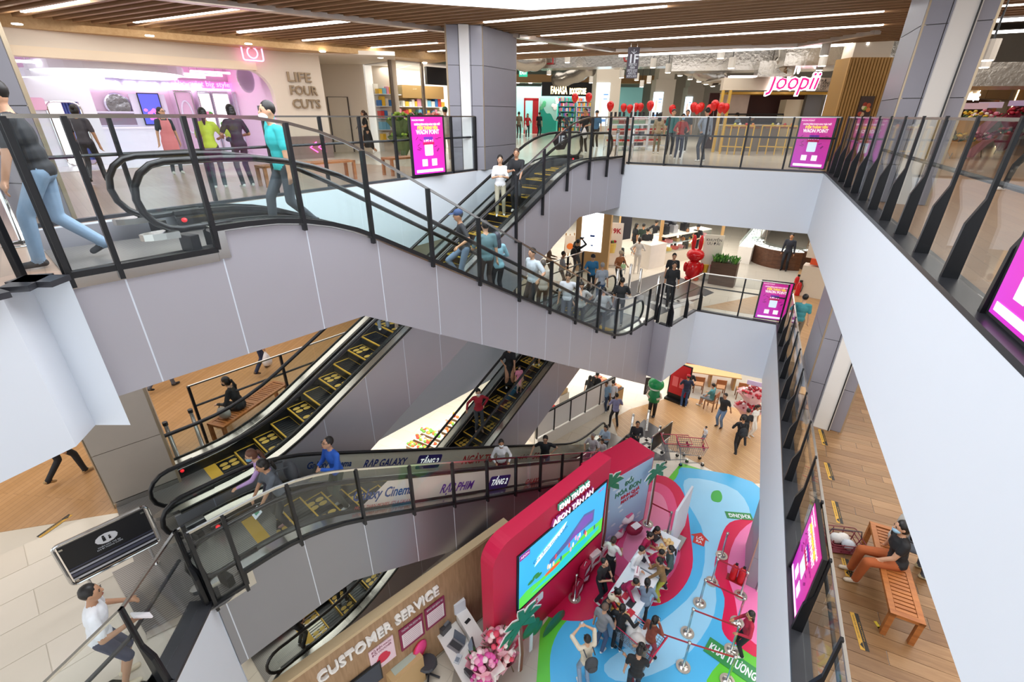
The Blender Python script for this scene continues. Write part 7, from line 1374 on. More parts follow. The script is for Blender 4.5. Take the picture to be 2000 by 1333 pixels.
for i, (x, y, nm, d, c, lab) in enumerate(((-.3, .1, 'gift_box', (.25, .18, .08), '#d8a850', 'flat box with dark calligraphy on the front table'), (.05, -.15, 'tablet', (.24, .17, .02), '#2a2d34', 'dark tablet on the front gift table'), (.35, .2, 'tablet', (.22, .16, .02), '#353a44', 'tablet beside the magenta staff'), (-.2, -.25, 'leaflet_stack', (.2, .15, .03), '#c8283a', 'red leaflets on the front gift table'), (.15, .05, 'leaflet_stack', (.2, .14, .02), '#c23a4a', 'red cards in the middle of the front table'), (1.5, .15, 'tablet', (.24, .17, .02), '#454a55', 'tablet on the rear gift table'), (1.75, -.2, 'leaflet_stack', (.25, .12, .03), '#5a4aa8', 'violet cards on the rear gift table'), (2.05, .1, 'leaflet_stack', (.26, .16, .02), '#e0607a', 'pink cards on the rear gift table'), (2.35, .2, 'laptop', (.28, .2, .02), '#3a3f4a', 'dark laptop at the far end of the rear table'))):
    tag(MB().box((0, 0, d[2]/2), d).build(nm, mat(c, .4), None, loc=gt(x, y, .94), rz=rg+rr.uniform(-.3, .3)), lab, nm.replace('_', ' '), 'goods on the gift tables')
for x, y, n, lab in ((-.38, -.18, 4, 'front clear bag of bread rolls on the gift table'), (2.4, -.2, 5, 'rear clear bag of bread rolls on the gift table'), (2.1, -.1, 4, 'middle tray of bread rolls on the rear gift table')):
    t = thing('bread_bag', lab, 'bread', gt(x, y, .94), rg, 'bread rolls on the gift tables'); [MB().ell((.08*(k % 2)-.04, .09*(k//2)-.06, .06+.05*(k//3)), (.065, .06, .05), 8).build('roll', mat('#e2c084', .6), t, True) for k in range(n)]
q = gt(.75, .05, .94); t = thing('tote_bag', 'white tote bag with pink print standing on the front gift table', 'bag', q, rg+.3); MB().box((0, 0, .17), (.3, .12, .34)).build('body', mat('#f0e6e8', .7), t); [MB().box((x, -.063, z), (.06, .004, .05)).build('print', mat('#d84a7a', .6), t) for x in (-.09, 0, .09) for z in (.1, .18, .26)]; MB().tube([(-.07, 0, .34), (-.05, 0, .46), (.05, 0, .46), (.07, 0, .34)], .01, 5).build('handle', mat('#c82a5a', .6), t)
t = thing('sign_board', 'tall thin white board standing on edge behind the gift tables', 'sign', P(1318, 1060, 0)+(0,), rg); MB().bx(-.55, .75, -.03, .03, .1, 1.75).build('board', WHITE, t); MB().bx(-.5, .7, .03, .045, .15, 1.7).build('blue_face', mat('#b9cfe6', .5), t); MB().bx(-.3, .3, -.25, .25, 0, .1).build('base', STEEL, t)
# stacks of crimson gift bags and printed totes by the wall
BAGC = ['#a8183e', '#8f1435', '#b82048', '#f0e4e6']
n_ = 0
for (u, v, z, c, lab) in ((1128, 1160, 0, 0, 'crimson gift bag nearest to the stanchion'), (1138, 1138, 0, 1, 'crimson gift bag second in the row by the wall'), (1152, 1115, 0, 2, 'crimson gift bag third in the row by the wall'), (1166, 1096, 0, 0, 'crimson gift bag fourth in the row by the wall'), (1178, 1085, 0, 3, 'white and crimson gift bag at the end of the row'), (1142, 1122, .42, 2, 'crimson gift bag on top of the row, front'), (1160, 1100, .42, 3, 'white gift bag on top of the row, rear')):
    q = P(u, v, z); t = thing('gift_bag', lab, 'bag', (q[0], q[1], z), sf.rz+rr.uniform(-.3, .3), 'crimson gift bags'); MB().box((0, 0, .2), (.36, .16, .4)).build('body', mat(BAGC[c], .5, bump=.3, scale=10), t); MB().plate([(-.15, -.083, .12), (.1, -.083, .12), (.15, -.083, .3), (-.05, -.083, .26)], (0, 1, 0), .003).build('print', WHITE if c < 3 else mat('#c8204a', .5), t); MB().tube([(-.08, 0, .4), (0, 0, .5), (.08, 0, .4)], .008, 5).build('handle', WHITE, t)
for (u, v, z, c, lab) in ((1205, 1045, .0, '#f0e2e2', 'white printed tote in the heap before the prize panel'), (1225, 1030, .0, '#a8183e', 'crimson tote at the front of the heap'), (1238, 1040, .25, '#98153a', 'crimson folded tote on the heap, right'), (1205, 1025, .3, '#f3e8ea', 'white tote with fruit print on the heap'), (1222, 1018, .45, '#f0e0e4', 'white tote at the top of the heap'), (1235, 1005, .2, '#a01a40', 'small crimson box behind the heap')):
    q = P(u, v, z); t = thing('tote_bag', lab, 'bag', (q[0], q[1], z), sf.rz+rr.uniform(-.5, .5), 'heap of gift totes'); o = MB().ell((0, 0, .16), (.3, .22, .17), 10, None, 6).build('body', mat(c, .7, bump=.6, scale=6), t, True); MB().box((0, -.05, .32), (.28, .2, .02), .1).build('print', mat('#d85a84' if c.startswith('#f') else '#f0e6e8', .6), t)
# ---- trolleys
def cart(lab, loc, rz, group='shopping trolleys'):
    t = thing('shopping_trolley', lab, 'trolley', loc, rz, group); CM = mat('#8d8f94', .3, .8); RD = mat('#c0204a', .4)
    def ring(z, a): return [(-.42-a*.1, -.2-a*.08, z), (.4+a*.12, -.24-a*.06, z), (.4+a*.12, .24+a*.06, z), (-.42-a*.1, .2+a*.08, z)]
    for k in range(6): MB().tube(ring(.5+k*.085, k/5), .007, 5, closed=True).build('basket_wire', CM, t)
    for k in range(13):
        f = -.42+.82*k/12; MB().tube([(f*1.15, -.3, .93), (f, -.22, .5), (f, .22, .5), (f*1.15, .3, .93)], .005, 4).build('basket_wire', CM, t)
    MB().tube([(.54, -.32, 1.0), (.54, .32, 1.0)], .02, 8).build('handle', RD, t); MB().tube(ring(.94, 1.), .014, 6, closed=True).build('rim', RD, t)
    for s in (-1, 1): MB().tube([(.52, s*.28, 1.0), (.42, s*.27, .5), (.38, s*.28, .16), (-.45, s*.2, .16), (-.5, s*.2, .12)], .014, 6).build('frame', CM, t)
    for x, y in ((.36, .28), (.36, -.28), (-.47, .2), (-.47, -.2)): MB().cyl((x, y-.02, .07), (x, y+.02, .07), .065, 12).build('wheel', BLACK, t); MB().box((x, y, .13), (.04, .05, .07)).build('fork', STEEL, t)
    MB().box((-.45, 0, .72), (.01, .3, .14), 0, None, 0, -.15).build('plate', mat('#b0185a', .4), t); return t
for u, v, lab in ((1322, 912, 'left empty shopping trolley behind the red wall'), (1352, 918, 'right empty shopping trolley behind the red wall')): q = P(u-8, v-15, 0); cart(lab, (q[0], q[1], 0), fz(*q)+math.radians(200))
q = P(1205, 1330, 0); cart('loaded shopping trolley with red rim at the lower edge of the crowd', (q[0]+.25, q[1]+.75, 0), fz(q[0], q[1])+math.radians(-25)); ct = (q[0]+.25, q[1]+.75)
for dx, dy, c, lab in ((-.12, .05, '#f0f0ee', 'white sack with red label in the loaded trolley'), (.2, .1, '#e6e8ea', 'translucent white carrier bag in the loaded trolley'), (0, -.12, '#d8d4d0', 'pale parcel in the loaded trolley')): tag(MB().ell((0, 0, 0), (.2, .17, .2), 10).build('carrier_bag', mat(c, .5, bump=.6, scale=9), None, True, loc=(ct[0]+dx, ct[1]+dy, .78)), lab, 'bag', 'goods in the loaded trolley')
# ---- E4 adverts
def advert(lab, tt, s0_, s1_, items, h0=.06, h1=.64, bg='#e3d2c4'):
    E = ESC['E4']; sl_ = math.atan2(.26-5.91, 12.2-2.05); ca, sa = math.cos(sl_), math.sin(sl_); z0_ = interp(E['deck'], s0_); q = ST(s0_, tt)
    t = thing('advert_banner', lab, 'banner', (0, 0, 0)); X = Vector((AX[0]*ca, AX[1]*ca, sa)); Y = Vector((-NX[0], -NX[1], 0)); Z = X.cross(Y); t.matrix_world = Matrix(((X.x, Y.x, Z.x, q[0]), (X.y, Y.y, Z.y, q[1]), (X.z, Y.z, Z.z, z0_), (0, 0, 0, 1)))
    L_ = (s1_-s0_)/ca; k = .88; MB().plate([(0, 0, h0*k), (L_, 0, h0*k), (L_, 0, h1*k), (.45, 0, h1*k)], (0, 1, 0), .004).build('sheet', mat(bg, .5), t)
    for (u, v, s_, c_, sz, wd, kind) in items:
        d = ray(u, v); n = np.array([NX[0], NX[1], 0]); kk = tt/(d@n); w3 = CAM+d*kk; l = t.matrix_world.inverted() @ Vector(w3)
        if kind == 'box': MB().plate([(l.x+a_, -.002, l.z+b_) for a_, b_ in rrect(-wd/2, wd/2, -.18, .18, .05)], (0, -1, 0), .003).build('text_field', mat('#3a2c7c', .5), t); text(s_, sz, PRW, t, (l.x, -.007, l.z), R9, ext=.001, bold=.006, shear=.15, width=wd*.78)
        else: text(s_, sz, mat(c_, .5), t, (l.x, -.004, l.z), R9, ext=.001, bold=.006 if kind != 'thin' else 0, shear=.0 if kind in ('plain', 'thin') else .15, width=wd)
    return t
advert('cinema advert on the near balustrade reading Galaxy Cinema RẠP PHIM TẦNG 2', -6.385, 2.95, 10.9, ((752, 963, 'Galaxy Cinema', '#27407c', .3, 1.45, 'plain'), (752, 985, "MORE THAN MOVIES. IT'S A GALAXY", '#c04a3a', .1, 1.4, 'thin'), (893, 952, 'RẠP PHIM', '#5a2a90', .3, 1.1, ''), (975, 942, 'TẦNG 2', '#fff', .22, .85, 'box'), (1040, 940, 'GALAXY', '#c0302c', .2, .75, ''), (1040, 955, 'AEON TÂN AN', '#c0302c', .1, .75, ''), (1097, 936, '45K', '#c83a2c', .26, .5, '')))
advert('cinema advert on the far balustrade reading RẠP GALAXY and NGÀY TRI ÂN', -7.56, 2.6, 13.2, ((645, 908, 'Galaxy Cinema', '#27407c', .2, 1.0, 'plain'), (753, 905, 'RẠP GALAXY', '#27307c', .26, 1.2, ''), (838, 902, 'TẦNG 2', '#fff', .2, .8, 'box'), (945, 897, 'NGÀY TRI ÂN', '#c8242c', .34, 1.85, ''), (1022, 894, 'CHỈ TỪ', '#7a3028', .16, .5, ''), (1050, 891, '50K', '#a02030', .3, .6, '')), .04, .66)
# ---- rear of the ground floor: frosted kiosk screen, stall, restaurant, bollards
ka, kb = P(1040, 885, 0), P(1196, 800, 0); kf2 = Fr(P(1048, 868, .3), P(1196, 785, .3), 0)
t = kf2.root('kiosk_screen', 'row of frosted glass screens in black frames on a white plinth', 'screen'); n = 5; w_ = kf2.len/n
MB().bx(0, kf2.len, -.05, .1, 0, .55).build('plinth', mat('#ece8e2', .5), t); FRO = mat('#f1efec', .5)
for i in range(n): MB().bx(i*w_+.03, (i+1)*w_-.03, 0, .02, .6, 1.55).build('frosted_pane', FRO, t); MB().bx(i*w_-.025, i*w_+.025, -.02, .05, .55, 1.62).build('post', BLACK, t)
MB().bx(0, kf2.len, -.03, .06, 1.57, 1.63).build('top_rail', BLACK, t); MB().bx(kf2.len-.025, kf2.len+.025, -.02, .05, .55, 1.62).build('post', BLACK, t)
rr = random.Random(31)
for i, (x, y, c, lab) in enumerate(((.5, .6, '#2fae4a', 'bright green crate behind the frosted screens'), (.9, .7, '#c89a5a', 'cardboard box behind the frosted screens'), (1.5, .7, '#d83a34', 'red packet box behind the frosted screens'), (2.3, 1.0, '#caa878', 'oak display block behind the frosted screens'))):
    q = kf2.w(x, y, 0); t = thing('stall_box', lab, 'box', q, kf2.rz, 'goods behind the frosted screens'); hh = (.95, 1.05, 1.0, 1.5)[i]; MB().bx(-.3, .3, -.25, .25, 0, hh-.2).build('support', mat('#d8d2c8', .5), t); MB().bx(-.25, .25, -.2, .2, hh-.2, hh).build('box', mat(c, .5), t); MB().bx(-.22, .22, -.17, .17, hh, hh+.01).build('lid', mat(c, .7), t)
t = kf2.at('stall_counter', 'food stall counter with packed meals beside the frosted screens', 'counter', kf2.len+.1, -.15, 0); MB().bx(0, .45, 0, 1.6, 0, .85).build('body', mat('#b58c58', .5), t); MB().bx(0, .45, 0, 1.6, .85, .9).build('top', DK, t)
for i in range(10): q = kf2.w(kf2.len+.2+.2*(i % 2), .05+.28*(i//2), .9); tag(MB().box((0, 0, .04), (.18, .22, .08), kf2.rz).build('meal_tray', mat(['#d87a5a', '#e8a878', '#c85a4a'][i % 3], .5), None, loc=q), 'packed %s meal tray, %s row %s on the stall counter' % (['salmon', 'apricot', 'brick red'][i % 3], ('first', 'second', 'third', 'fourth', 'fifth')[i//2], ('left', 'right')[i % 2]), 'food tray', 'packed meals on the stall')
# fruit shelves beyond the lower rear escalator
for k, (u, v, lab) in enumerate(((845, 868, 'left tiered stand of packed fruit behind the lower rear escalator'), (905, 838, 'right tiered stand of packed fruit behind the lower rear escalator'))):
    q = P(u, v, .7); t = thing('fruit_stand', lab, 'display stand', (q[0], q[1], 0), TH*-1+.2, 'fruit stands'); MB().bx(-.9, .9, -.5, .5, 0, .6).build('base', mat('#8a6a48', .5), t)
    for j in range(3): MB().bx(-.9, .9, -.5+j*.34, -.2+j*.34, .6+j*.12, .64+j*.12).build('tray', mat('#efeae2', .5), t)
    b = MB(); [b.ell((rr.uniform(-.85, .85), -.5+j*.34+rr.uniform(.05, .26), .68+j*.12), (.08, .07, .05), 7, mat(rr.choice(['#e8702a', '#d8402a', '#f0e6d8', '#6aa83a', '#f0a83a']), .5)) for j in range(3) for _ in range(34)]; b.build('fruit', None, t)['kind'] = 'stuff'
# restaurant tables and chairs
WNT = mat('#7d5234', .45)
def chair(lab, loc, rz, arms=False):
    t = thing('dining_chair', lab, 'chair', loc, rz, 'restaurant chairs'); MB().bx(-.22, .22, -.22, .22, .43, .48).build('seat', mat('#a87a52', .5), t); [MB().bx(x-.02, x+.02, y-.02, y+.02, 0, .43 if y > 0 else .43).build('leg', WNT, t) for x in (-.2, .2) for y in (-.2, .2)]
    [MB().bx(x-.02, x+.02, -.22, -.18, .48, .92).build('back_post', WNT, t) for x in (-.2, .2)]; MB().bx(-.22, .22, -.225, -.19, .68, .92).build('backrest', mat('#9a5c34', .5), t); return t
rt = Fr(P(1330, 728, .75), P(1450, 745, .75), 0)
t = rt.root('long_table', 'long oak restaurant table along the red counter', 'table'); MB().bx(-.6, rt.len, .2, 1.0, .72, .77).build('top', mat('#c8a070', .45), t); [MB().bx(x, x+.1, .3, .9, 0, .72).build('trestle', mat('#a88050', .5), t) for x in (-.3, rt.len/2, rt.len-.3)]
for i in range(4): q = rt.w(-.1+i*.95, -.3); chair('walnut restaurant chair, %s from the red poster' % ('first', 'second', 'third', 'fourth')[i], (q[0], q[1], 0), rt.rz)
MB_ = rt.at('counter_display', 'red patterned counter front behind the long table', 'counter', -.8, 2.2, 0); MB().bx(0, 3.2, 0, .5, 0, 1.0).build('body', mat('#b82a2c', .5), MB_); b = MB(); [b.ell((rr.uniform(.1, 3.1), -.01, rr.uniform(.15, .9)), (.09, .01, .06), 8, mat(c, .5)) for c in ('#f0d8b0', '#e88a6a', '#8a1418')*8]; b.build('print', None, MB_)
t = stand(1320, 784, 0, 'poster_stand', 'tall red tea poster in a black stand', 'poster', turn=-20); MB().bx(-.48, .48, 0, .06, .22, 1.95).build('frame', BLACK, t); MB().bx(-.43, .43, -.008, 0, .35, 1.9).build('print', mat('#c2202c', .4), t); [MB().bx(x-.13, x+.13, -.014, -.008, .75, 1.25).build('glass_print', mat('#e86a70', .4), t) for x in (-.18, .16)]; MB().bx(-.5, .5, -.2, .2, 0, .1).bx(-.45, .45, -.02, .06, .1, .24).build('base', BLACK, t)
q = P(1385, 800, 0); chair('walnut chair under the man in the teal shirt', (q[0]+.02, q[1]+.05, 0), rt.rz+math.radians(60))
person('man in teal T-shirt and grey shorts sitting at the restaurant', (q[0]+.02, q[1]+.05, 0), 1.66, rt.rz+math.radians(60), shirt='#4f8f96', pants='#8a8f96', leglen=.4, legs='sit', seat=.48, arms=('lap', 'bent'))
manh('man in red cap and navy shirt standing at the restaurant table', (1346, 733, 0), 1.66, 190, shirt='#232c48', pants='#34507c', cap='#b0202c', arms=('bent', 'bent'))
manh('person in black facing the man with the red cap', (1350, 722, 0), 1.6, 5, shirt='#202126', pants='#26272c', arms=('bent', 'bent'), hair='short')
manh('man in black T-shirt, jeans and slippers standing on the wooden floor', (1420, 768, 0), 1.7, -30, shirt='#25272c', pants='#6d87a8', shoes='#3a2c28', arms=('back', 'back'), build=1.12, vox=.018)
manh('toddler in white shirt and grey shorts on the wooden floor', (1381, 833, 0), .86, -50, shirt='#eceef2', pants='#8a96a8', leglen=.4, shoes='#c83a44', hair='short', vox=.014)
manh('man in black with a backpack walking past the flower stand', (1455, 815, 0), 1.7, 200, shirt='#1c1d20', pants='#1e1f23', shoes='#26262a', legs='walk', sleeve=1, arms=('bent', 'down'), vox=.018)
manh('youth in black just behind the man with the backpack', (1464, 800, 0), 1.66, 200, shirt='#202126', pants='#222328', legs='walk2', shoes='#3a3a3e')
manh('woman in white top and white trousers at the right of the flower stand', (1480, 790, 0), 1.58, 60, shirt='#eceae6', pants='#e6e2dc', female=True, hair='pony', hairc='#2c1c16')
def backpack(lab, pos, rz, c='#26282d', z=1.15, s=1.):
    t = thing('backpack', lab, 'backpack', (pos[0]+.2*math.sin(rz)*s, pos[1]-.2*math.cos(rz)*s, pos[2]+z), rz); MB().ell((0, -.04, 0), (.16*s, .1*s, .22*s), 10).build('body', mat(c, .7, bump=.3, scale=12), t, True); MB().ell((0, -.12*s, -.06), (.12*s, .05*s, .1*s), 10).build('pocket', mat(c, .8), t, True); [MB().tube([(x, .02, .18*s), (x*1.1, .2*s, .22*s), (x*1.1, .3*s, .1*s)], .015, 5).build('strap', mat(c, .7), t) for x in (-.1*s, .1*s)]
for o in list(COL.objects):
    l = o.get('label', '') if o.name.startswith('person') else ''
    if l.startswith('man in black with a backpack'): backpack('black backpack of the man by the flower stand', o.location, o.rotation_euler[2])
    if l.startswith('photographer in black'): backpack('black backpack of the photographer near the light box', o.location, o.rotation_euler[2])
    if l.startswith('woman in grey top with backpack'): backpack('dark grey backpack of the woman on the lower escalator', o.location, o.rotation_euler[2], '#3a3c40', 1.1)
q = P(1452, 828, 0); flower_stand('white and pink wrapped stand of red flowers on the ground floor', (q[0]+.1, q[1]+.1, 0), fz(*q), (1.45, .75), '#f0c8cc', ('#b0182c', '#8a1020', '#c83040', '#f0e0e0'), '#d8c8ee', R=.5, n=70, seed=5)
# green costumed figure
q = by_head(1283, 742, 0, 1.85); t = thing('advertising_figure', 'green uniformed advertising figure with a big round green head', 'figure', (q[0], q[1], 0), face(q[0], q[1], -10)-math.pi)
MB().lathe([(.13, .75), (.24, .8), (.25, 1.05), (.2, 1.3), (.1, 1.38)], (0, 0, 0), 16).build('shirt', mat('#1d8a52', .5), t, True); MB().ell((0, 0, 1.62), (.34, .3, .3), 16, None, 10).build('head', mat('#1f9a58', .3), t, True); MB().ell((0, -.2, 1.47), (.2, .12, .05), 10).build('collar', mat('#e8e6de', .5), t, True)
for s in (-1, 1): MB().tube([(s*.09, 0, .82), (s*.1, 0, .45), (s*.1, 0, .08)], .1, 10, r2=.065).build('leg', mat('#25201f', .6), t, True); MB().ell((s*.1, -.06, .05), (.07, .14, .05), 10).build('shoe', BLACK, t, True); MB().tube([(s*.22, 0, 1.22), (s*.3, -.06, 1.05), (s*.16, -.22, 1.02)], .06, 8, r2=.05).build('arm', mat('#f0d8c4', .5), t, True)
fr = Fr(P(1264, 772, .0), P(1288, 778, .0), 0); x_, z_ = 0, 0; q = PL(1272, 755, fr.w(0, -.35)[:2], fr.w(1, -.35)[:2]); t = thing('hanging_sign', 'dark hanging direction sign reading 1F in front of the green figure', 'sign', (q[0], q[1], q[2]), fz(q[0], q[1])+.35); MB().bx(-.3, .3, 0, .05, -.45, .45).build('panel', mat('#35323a', .5), t); text('1F', .3, WHITE, t, (.08, -.005, .25), R9, bold=.008); [text(s_, .09, WHITE, t, (0, -.005, .05-.1*k), R9, 'small_print', .002, width=.42) for k, s_ in enumerate(('LIFESTYLE', 'FASHION', 'LIFESTYLE GOODS', 'HOME STYLE'))]; [MB().cyl((x, .02, .45), (x, .02, S1-q[2]), .01, 5).build('rod', STEEL, t) for x in (-.22, .22)]
manh('man in purple-grey shirt working at the food stall', (1206, 770, 0), 1.68, 200, shirt='#8f8fb4', pants='#26272c', shoes='#4a2f24', arms=('bent', 'bent'), legs='wide')
manh('man in light blue shirt behind the frosted screens', (1186, 744, 0), 1.6, -20, shirt='#8fb4d2', pants='#3a4a66'); manh('person in white sports shirt next to the stall', (1198, 744, 0), 1.62, 170, shirt='#e4e6ec', pants='#2a2c34')
manh('man in black suit walking behind the frosted screens', (1166, 728, 0), 1.7, 150, shirt='#1a1b1f', pants='#1c1d21', sleeve=1); manh('woman in black dress behind the frosted screens', (1152, 735, 0), 1.6, 150, shirt='#202125', pants='#202125', dress=True, skirt=.45, female=True, hair='long')
manh('young person in black and grey varsity jacket looking at a phone', (1246, 822, 0), 1.64, 10, shirt='#26272b', pants='#1b1c20', sleeve=1, arms=('phone', 'phone'), head=(0, -25), shoes='#1c1c1f'); manh('visitor in a dark red top behind the red event wall', (1226, 850, 0), 1.55, 0, shirt='#5a1c28', pants='#2a2b30', female=True, hair='bob')
for u, v, lab in ((1232, 848, 'tall steel post left of the varsity jacket'), (1283, 872, 'tall steel post right of the varsity jacket'), (1262, 840, 'short labelled post beside the varsity jacket')): q = P(u, v, 0); t = thing('gate_post', lab, 'bollard', (q[0], q[1], 0), 0, 'gate posts on the ground floor'); MB().lathe([(.09, 0), (.09, .015), (.055, .02), (.055, .98), (.03, 1.0)], (0, 0, 0), 14).build('tube', STEEL, t, True); MB().bx(-.025, .025, -.06, -.055, .6, .9).build('sticker', PRW, t)
finish([P(1205, 870, 0), P(1258, 820, 0), P(1300, 845, 0), P(1310, 900, 0), P(1240, 900, 0)], .012, mat('#5d5c60', .3))
for k, (a, b, c) in enumerate((((1238, 868), (1262, 858), (1290, 872)), ((1240, 885), (1268, 872), (1296, 888)))):
    A_, B_, C_ = (Vector(P(*x, 0)) for x in (a, b, c)); o = MB()
    for p_, q_ in ((A_, B_), (B_, C_)): d = (q_-p_).normalized(); nn_ = Vector((-d.y, d.x))*.14; o.prism([tuple(p_-nn_), tuple(q_-nn_), tuple(q_+nn_), tuple(p_+nn_)], .012, .016)
    tag(o.build('floor_arrow', mat('#e8e6e0', .4)), ['far white chevron on the ground floor mat', 'near white chevron on the ground floor mat'][k], 'floor marking', 'chevrons on the ground floor')
fr = Fr(P(1268, 898, 0), P(1300, 872, 0), 0); t = fr.at('barrier_sign', 'black barrier sign in a steel frame behind the trolleys', 'sign', 0, 0, 0); w_ = fr.len+.2; MB().tube([(x, 0, z) for x, z in rrect(-.04, w_+.04, .36, 1.1, .07)], .022, 8, closed=True).build('tube_frame', CHROME, t); MB().bx(0, w_, -.012, .012, .4, 1.06).build('panel', mat('#1a1a1e', .4), t); [MB().cyl((x, 0, 0), (x, 0, .36), .02, 8).build('leg', CHROME, t) for x in (.1, w_-.1)]; MB().ell((w_*.5, -.016, .85), (.12, .003, .08), 16, None, 6).build('emblem', mat('#e6e6ea', .5), t)
# ---- event crowd
STF = '#b3164f'
for lab, u, v, h, phi, kw in (
    ('woman in white top and long black skirt before the prize panel', 1198, 1052, 1.58, 160, dict(shirt='#ece8e6', pants='#1a1a1d', skirt=.55, hair='bun', hairc='#3a241c', female=True, arms=('bent', 'bent'))),
    ('man in black T-shirt looking at his phone beside the gift bags', 1178, 1090, 1.66, 60, dict(shirt='#1d1e22', pants='#22232a', arms=('phone', 'phone'), head=(0, -25))),
    ('woman with dark hair at the far end of the gift tables', 1276, 1022, 1.58, 60, dict(shirt='#3a2b2c', pants='#26272b', hair='long', female=True, arms=('bent', 'bent'), lean=14)),
    ('staff member in crimson behind the woman at the far end', 1262, 1035, 1.58, 70, dict(shirt=STF, pants='#26272b', hair='bun', female=True, sleeve=1, arms=('bent', 'bent'), lean=12)),
    ('staff member in crimson bending over the rear gift table', 1276, 1060, 1.6, 70, dict(shirt=STF, pants='#26272b', hair='short', sleeve=1, arms=('low', 'low'), lean=26, head=(0, -20))),
    ('man in white shirt at the middle of the gift tables', 1247, 1062, 1.68, 60, dict(shirt='#eceff4', pants='#2c3a5c', sleeve=1, arms=('bent', 'bent'), lean=10)),
    ('staff member in magenta bending over the front gift table', 1225, 1112, 1.62, 60, dict(shirt='#a81850', pants='#26272b', sleeve=1, arms=('low', 'low'), lean=28, head=(0, -20), mask=True)),
    ('staff member in crimson crouching at the left of the front table', 1190, 1138, 1.55, 70, dict(shirt='#b01a3e', pants='#26272b', hair='bun', female=True, sleeve=1, arms=('low', 'low'), lean=24)),
    ('man in beige cap and black jacket at the corner of the front table', 1180, 1155, 1.62, 80, dict(shirt='#1f2023', pants='#4a5c80', sleeve=1, cap='#c8bfa8', arms=('bent', 'low'), lean=16)),
    ('bald man in grey polo beside the front gift table', 1180, 1184, 1.66, 150, dict(shirt='#8a8a8e', pants='#4a5c7c', hairc='#6a5244', arms=('down', 'bent'))),
    ('woman in black pushing the loaded trolley', 1216, 1186, 1.6, 175, dict(shirt='#1d1e21', pants='#202125', hair='pony', female=True, sleeve=1, arms=('bent', 'rail'))),
    ('woman in denim jacket with red strap at the front gift table', 1266, 1138, 1.6, 190, dict(shirt='#7d8fa6', pants='#1f2024', hair='pony', female=True, sleeve=1, arms=('low', 'bent'), lean=8)),
    ('person in brown hoodie and yellow shorts on the right of the gift tables', 1302, 1092, 1.6, -80, dict(shirt='#8a6a42', pants='#b8b03a', leglen=.95, sleeve=1, hair='bun', female=True, arms=('low', 'low'), lean=14)),
    ('woman in dark green top on the right of the rear gift table', 1316, 1068, 1.6, -80, dict(shirt='#3f5656', pants='#26272b', hair='pony', female=True, arms=('bent', 'bent'))),
    ('woman in rust shirt and red patterned trousers holding a phone to her ear', 1278, 1208, 1.6, 150, dict(shirt='#8a4636', pants='#a8404a', hair='pony', female=True, sleeve=.95, arms=('down', 'ear'))),
    ('man in cream shirt with a grey backpack taking a photo overhead', 1150, 1248, 1.68, -150, dict(shirt='#d8cdb8', pants='#8fa0b4', arms=('up', 'up'), sleeve=.9)),
    ('woman in black and white patterned blouse near the loaded trolley', 1258, 1262, 1.56, -120, dict(shirt='#6a6866', pants='#8a3a40', hair='bun', female=True, arms=('bent', 'bent'))),
    ('man in black T-shirt holding a phone at the lower edge', 1250, 1272, 1.68, 185, dict(shirt='#1b1c1f', pants='#2c2e34', arms=('down', 'phone'))),
    ('visitor in crimson top partly hidden by the right wall', 1474, 1196, 1.6, -60, dict(shirt='#a81c38', pants='#1b1c20', sleeve=1, hair='long', female=True, arms=('bent', 'bent')))):
    o = manh(lab, (u, v, 0), h, phi, vox=.019, **kw)
    if 'backpack' in lab: backpack('dark grey backpack of the man photographing overhead', o.location, o.rotation_euler[2], '#3f4248')
    if 'phone' in lab or 'photo' in lab:
        pass
# ================================================================== THINGS IN HANDS
def hand(lab_start, side):
    for l, h in HANDS.items():
        if l.startswith(lab_start): return h[side], h['rz']
    raise KeyError(lab_start)
def phone(owner, side, lab, tilt=.6, c='#1c1d21'):
    p, rz = hand(owner, side); t = thing('phone', lab, 'phone', p, rz, 'phones in hands'); o = MB().box((0, 0, .02), (.075, .012, .15), 0, None, tilt).build('case', mat(c, .3), t); MB().box((0, -.008, .02), (.066, .004, .135), 0, None, tilt).build('display', mat('#9fb4c8', .2, 0, .2), t)
phone('young man in bright blue', 1, 'phone of the young man in the blue tracksuit top'); phone('man in teal polo and white mask', 1, 'phone held by the man in the teal polo', 0)
phone('man in black T-shirt holding a phone', 1, 'phone held by the man in black at the lower edge'); phone('man in black T-shirt looking at his phone', 1, 'phone of the man beside the gift bags'); phone('young person in black and grey varsity', 1, 'phone of the person in the varsity jacket')
phone('man in cream shirt', 1, 'phone raised by the man in the cream shirt', 0); phone('woman in rust shirt', 1, 'phone at the ear of the woman in the rust shirt', 0); phone('man in grey shirt looking', 1, 'phone of the man near the light box'); phone('woman in black dress walking', -1, 'phone of the woman passing the cream wall')
def carrier(owner, side, lab, c='#e9e4e4', s=.13):
    p, rz = hand(owner, side); t = thing('carrier_bag', lab, 'bag', (p[0], p[1], p[2]-.05), rz); MB().lathe([(.02, 0), (s*.6, -.12), (s, -.25), (s*.9, -.36), (s*.3, -.4)], (0, 0, 0), 12).build('bag', mat(c, .4, bump=.5, scale=14), t, True); MB().tube([(-.03, 0, -.05), (0, 0, .03), (.03, 0, -.05)], .008, 5).build('handle', mat(c, .4), t)
carrier('woman in dark shirt and trousers', -1, 'white plastic bag carried before the pink studio'); carrier('man in black shirt with badge', -1, 'white bag held by the man with the badge'); carrier('woman in red shirt far back', 1, 'white bag held by the woman in red before the bookstore'); carrier('walker in navy trousers', 1, 'white printed bag of the walker in navy trousers')
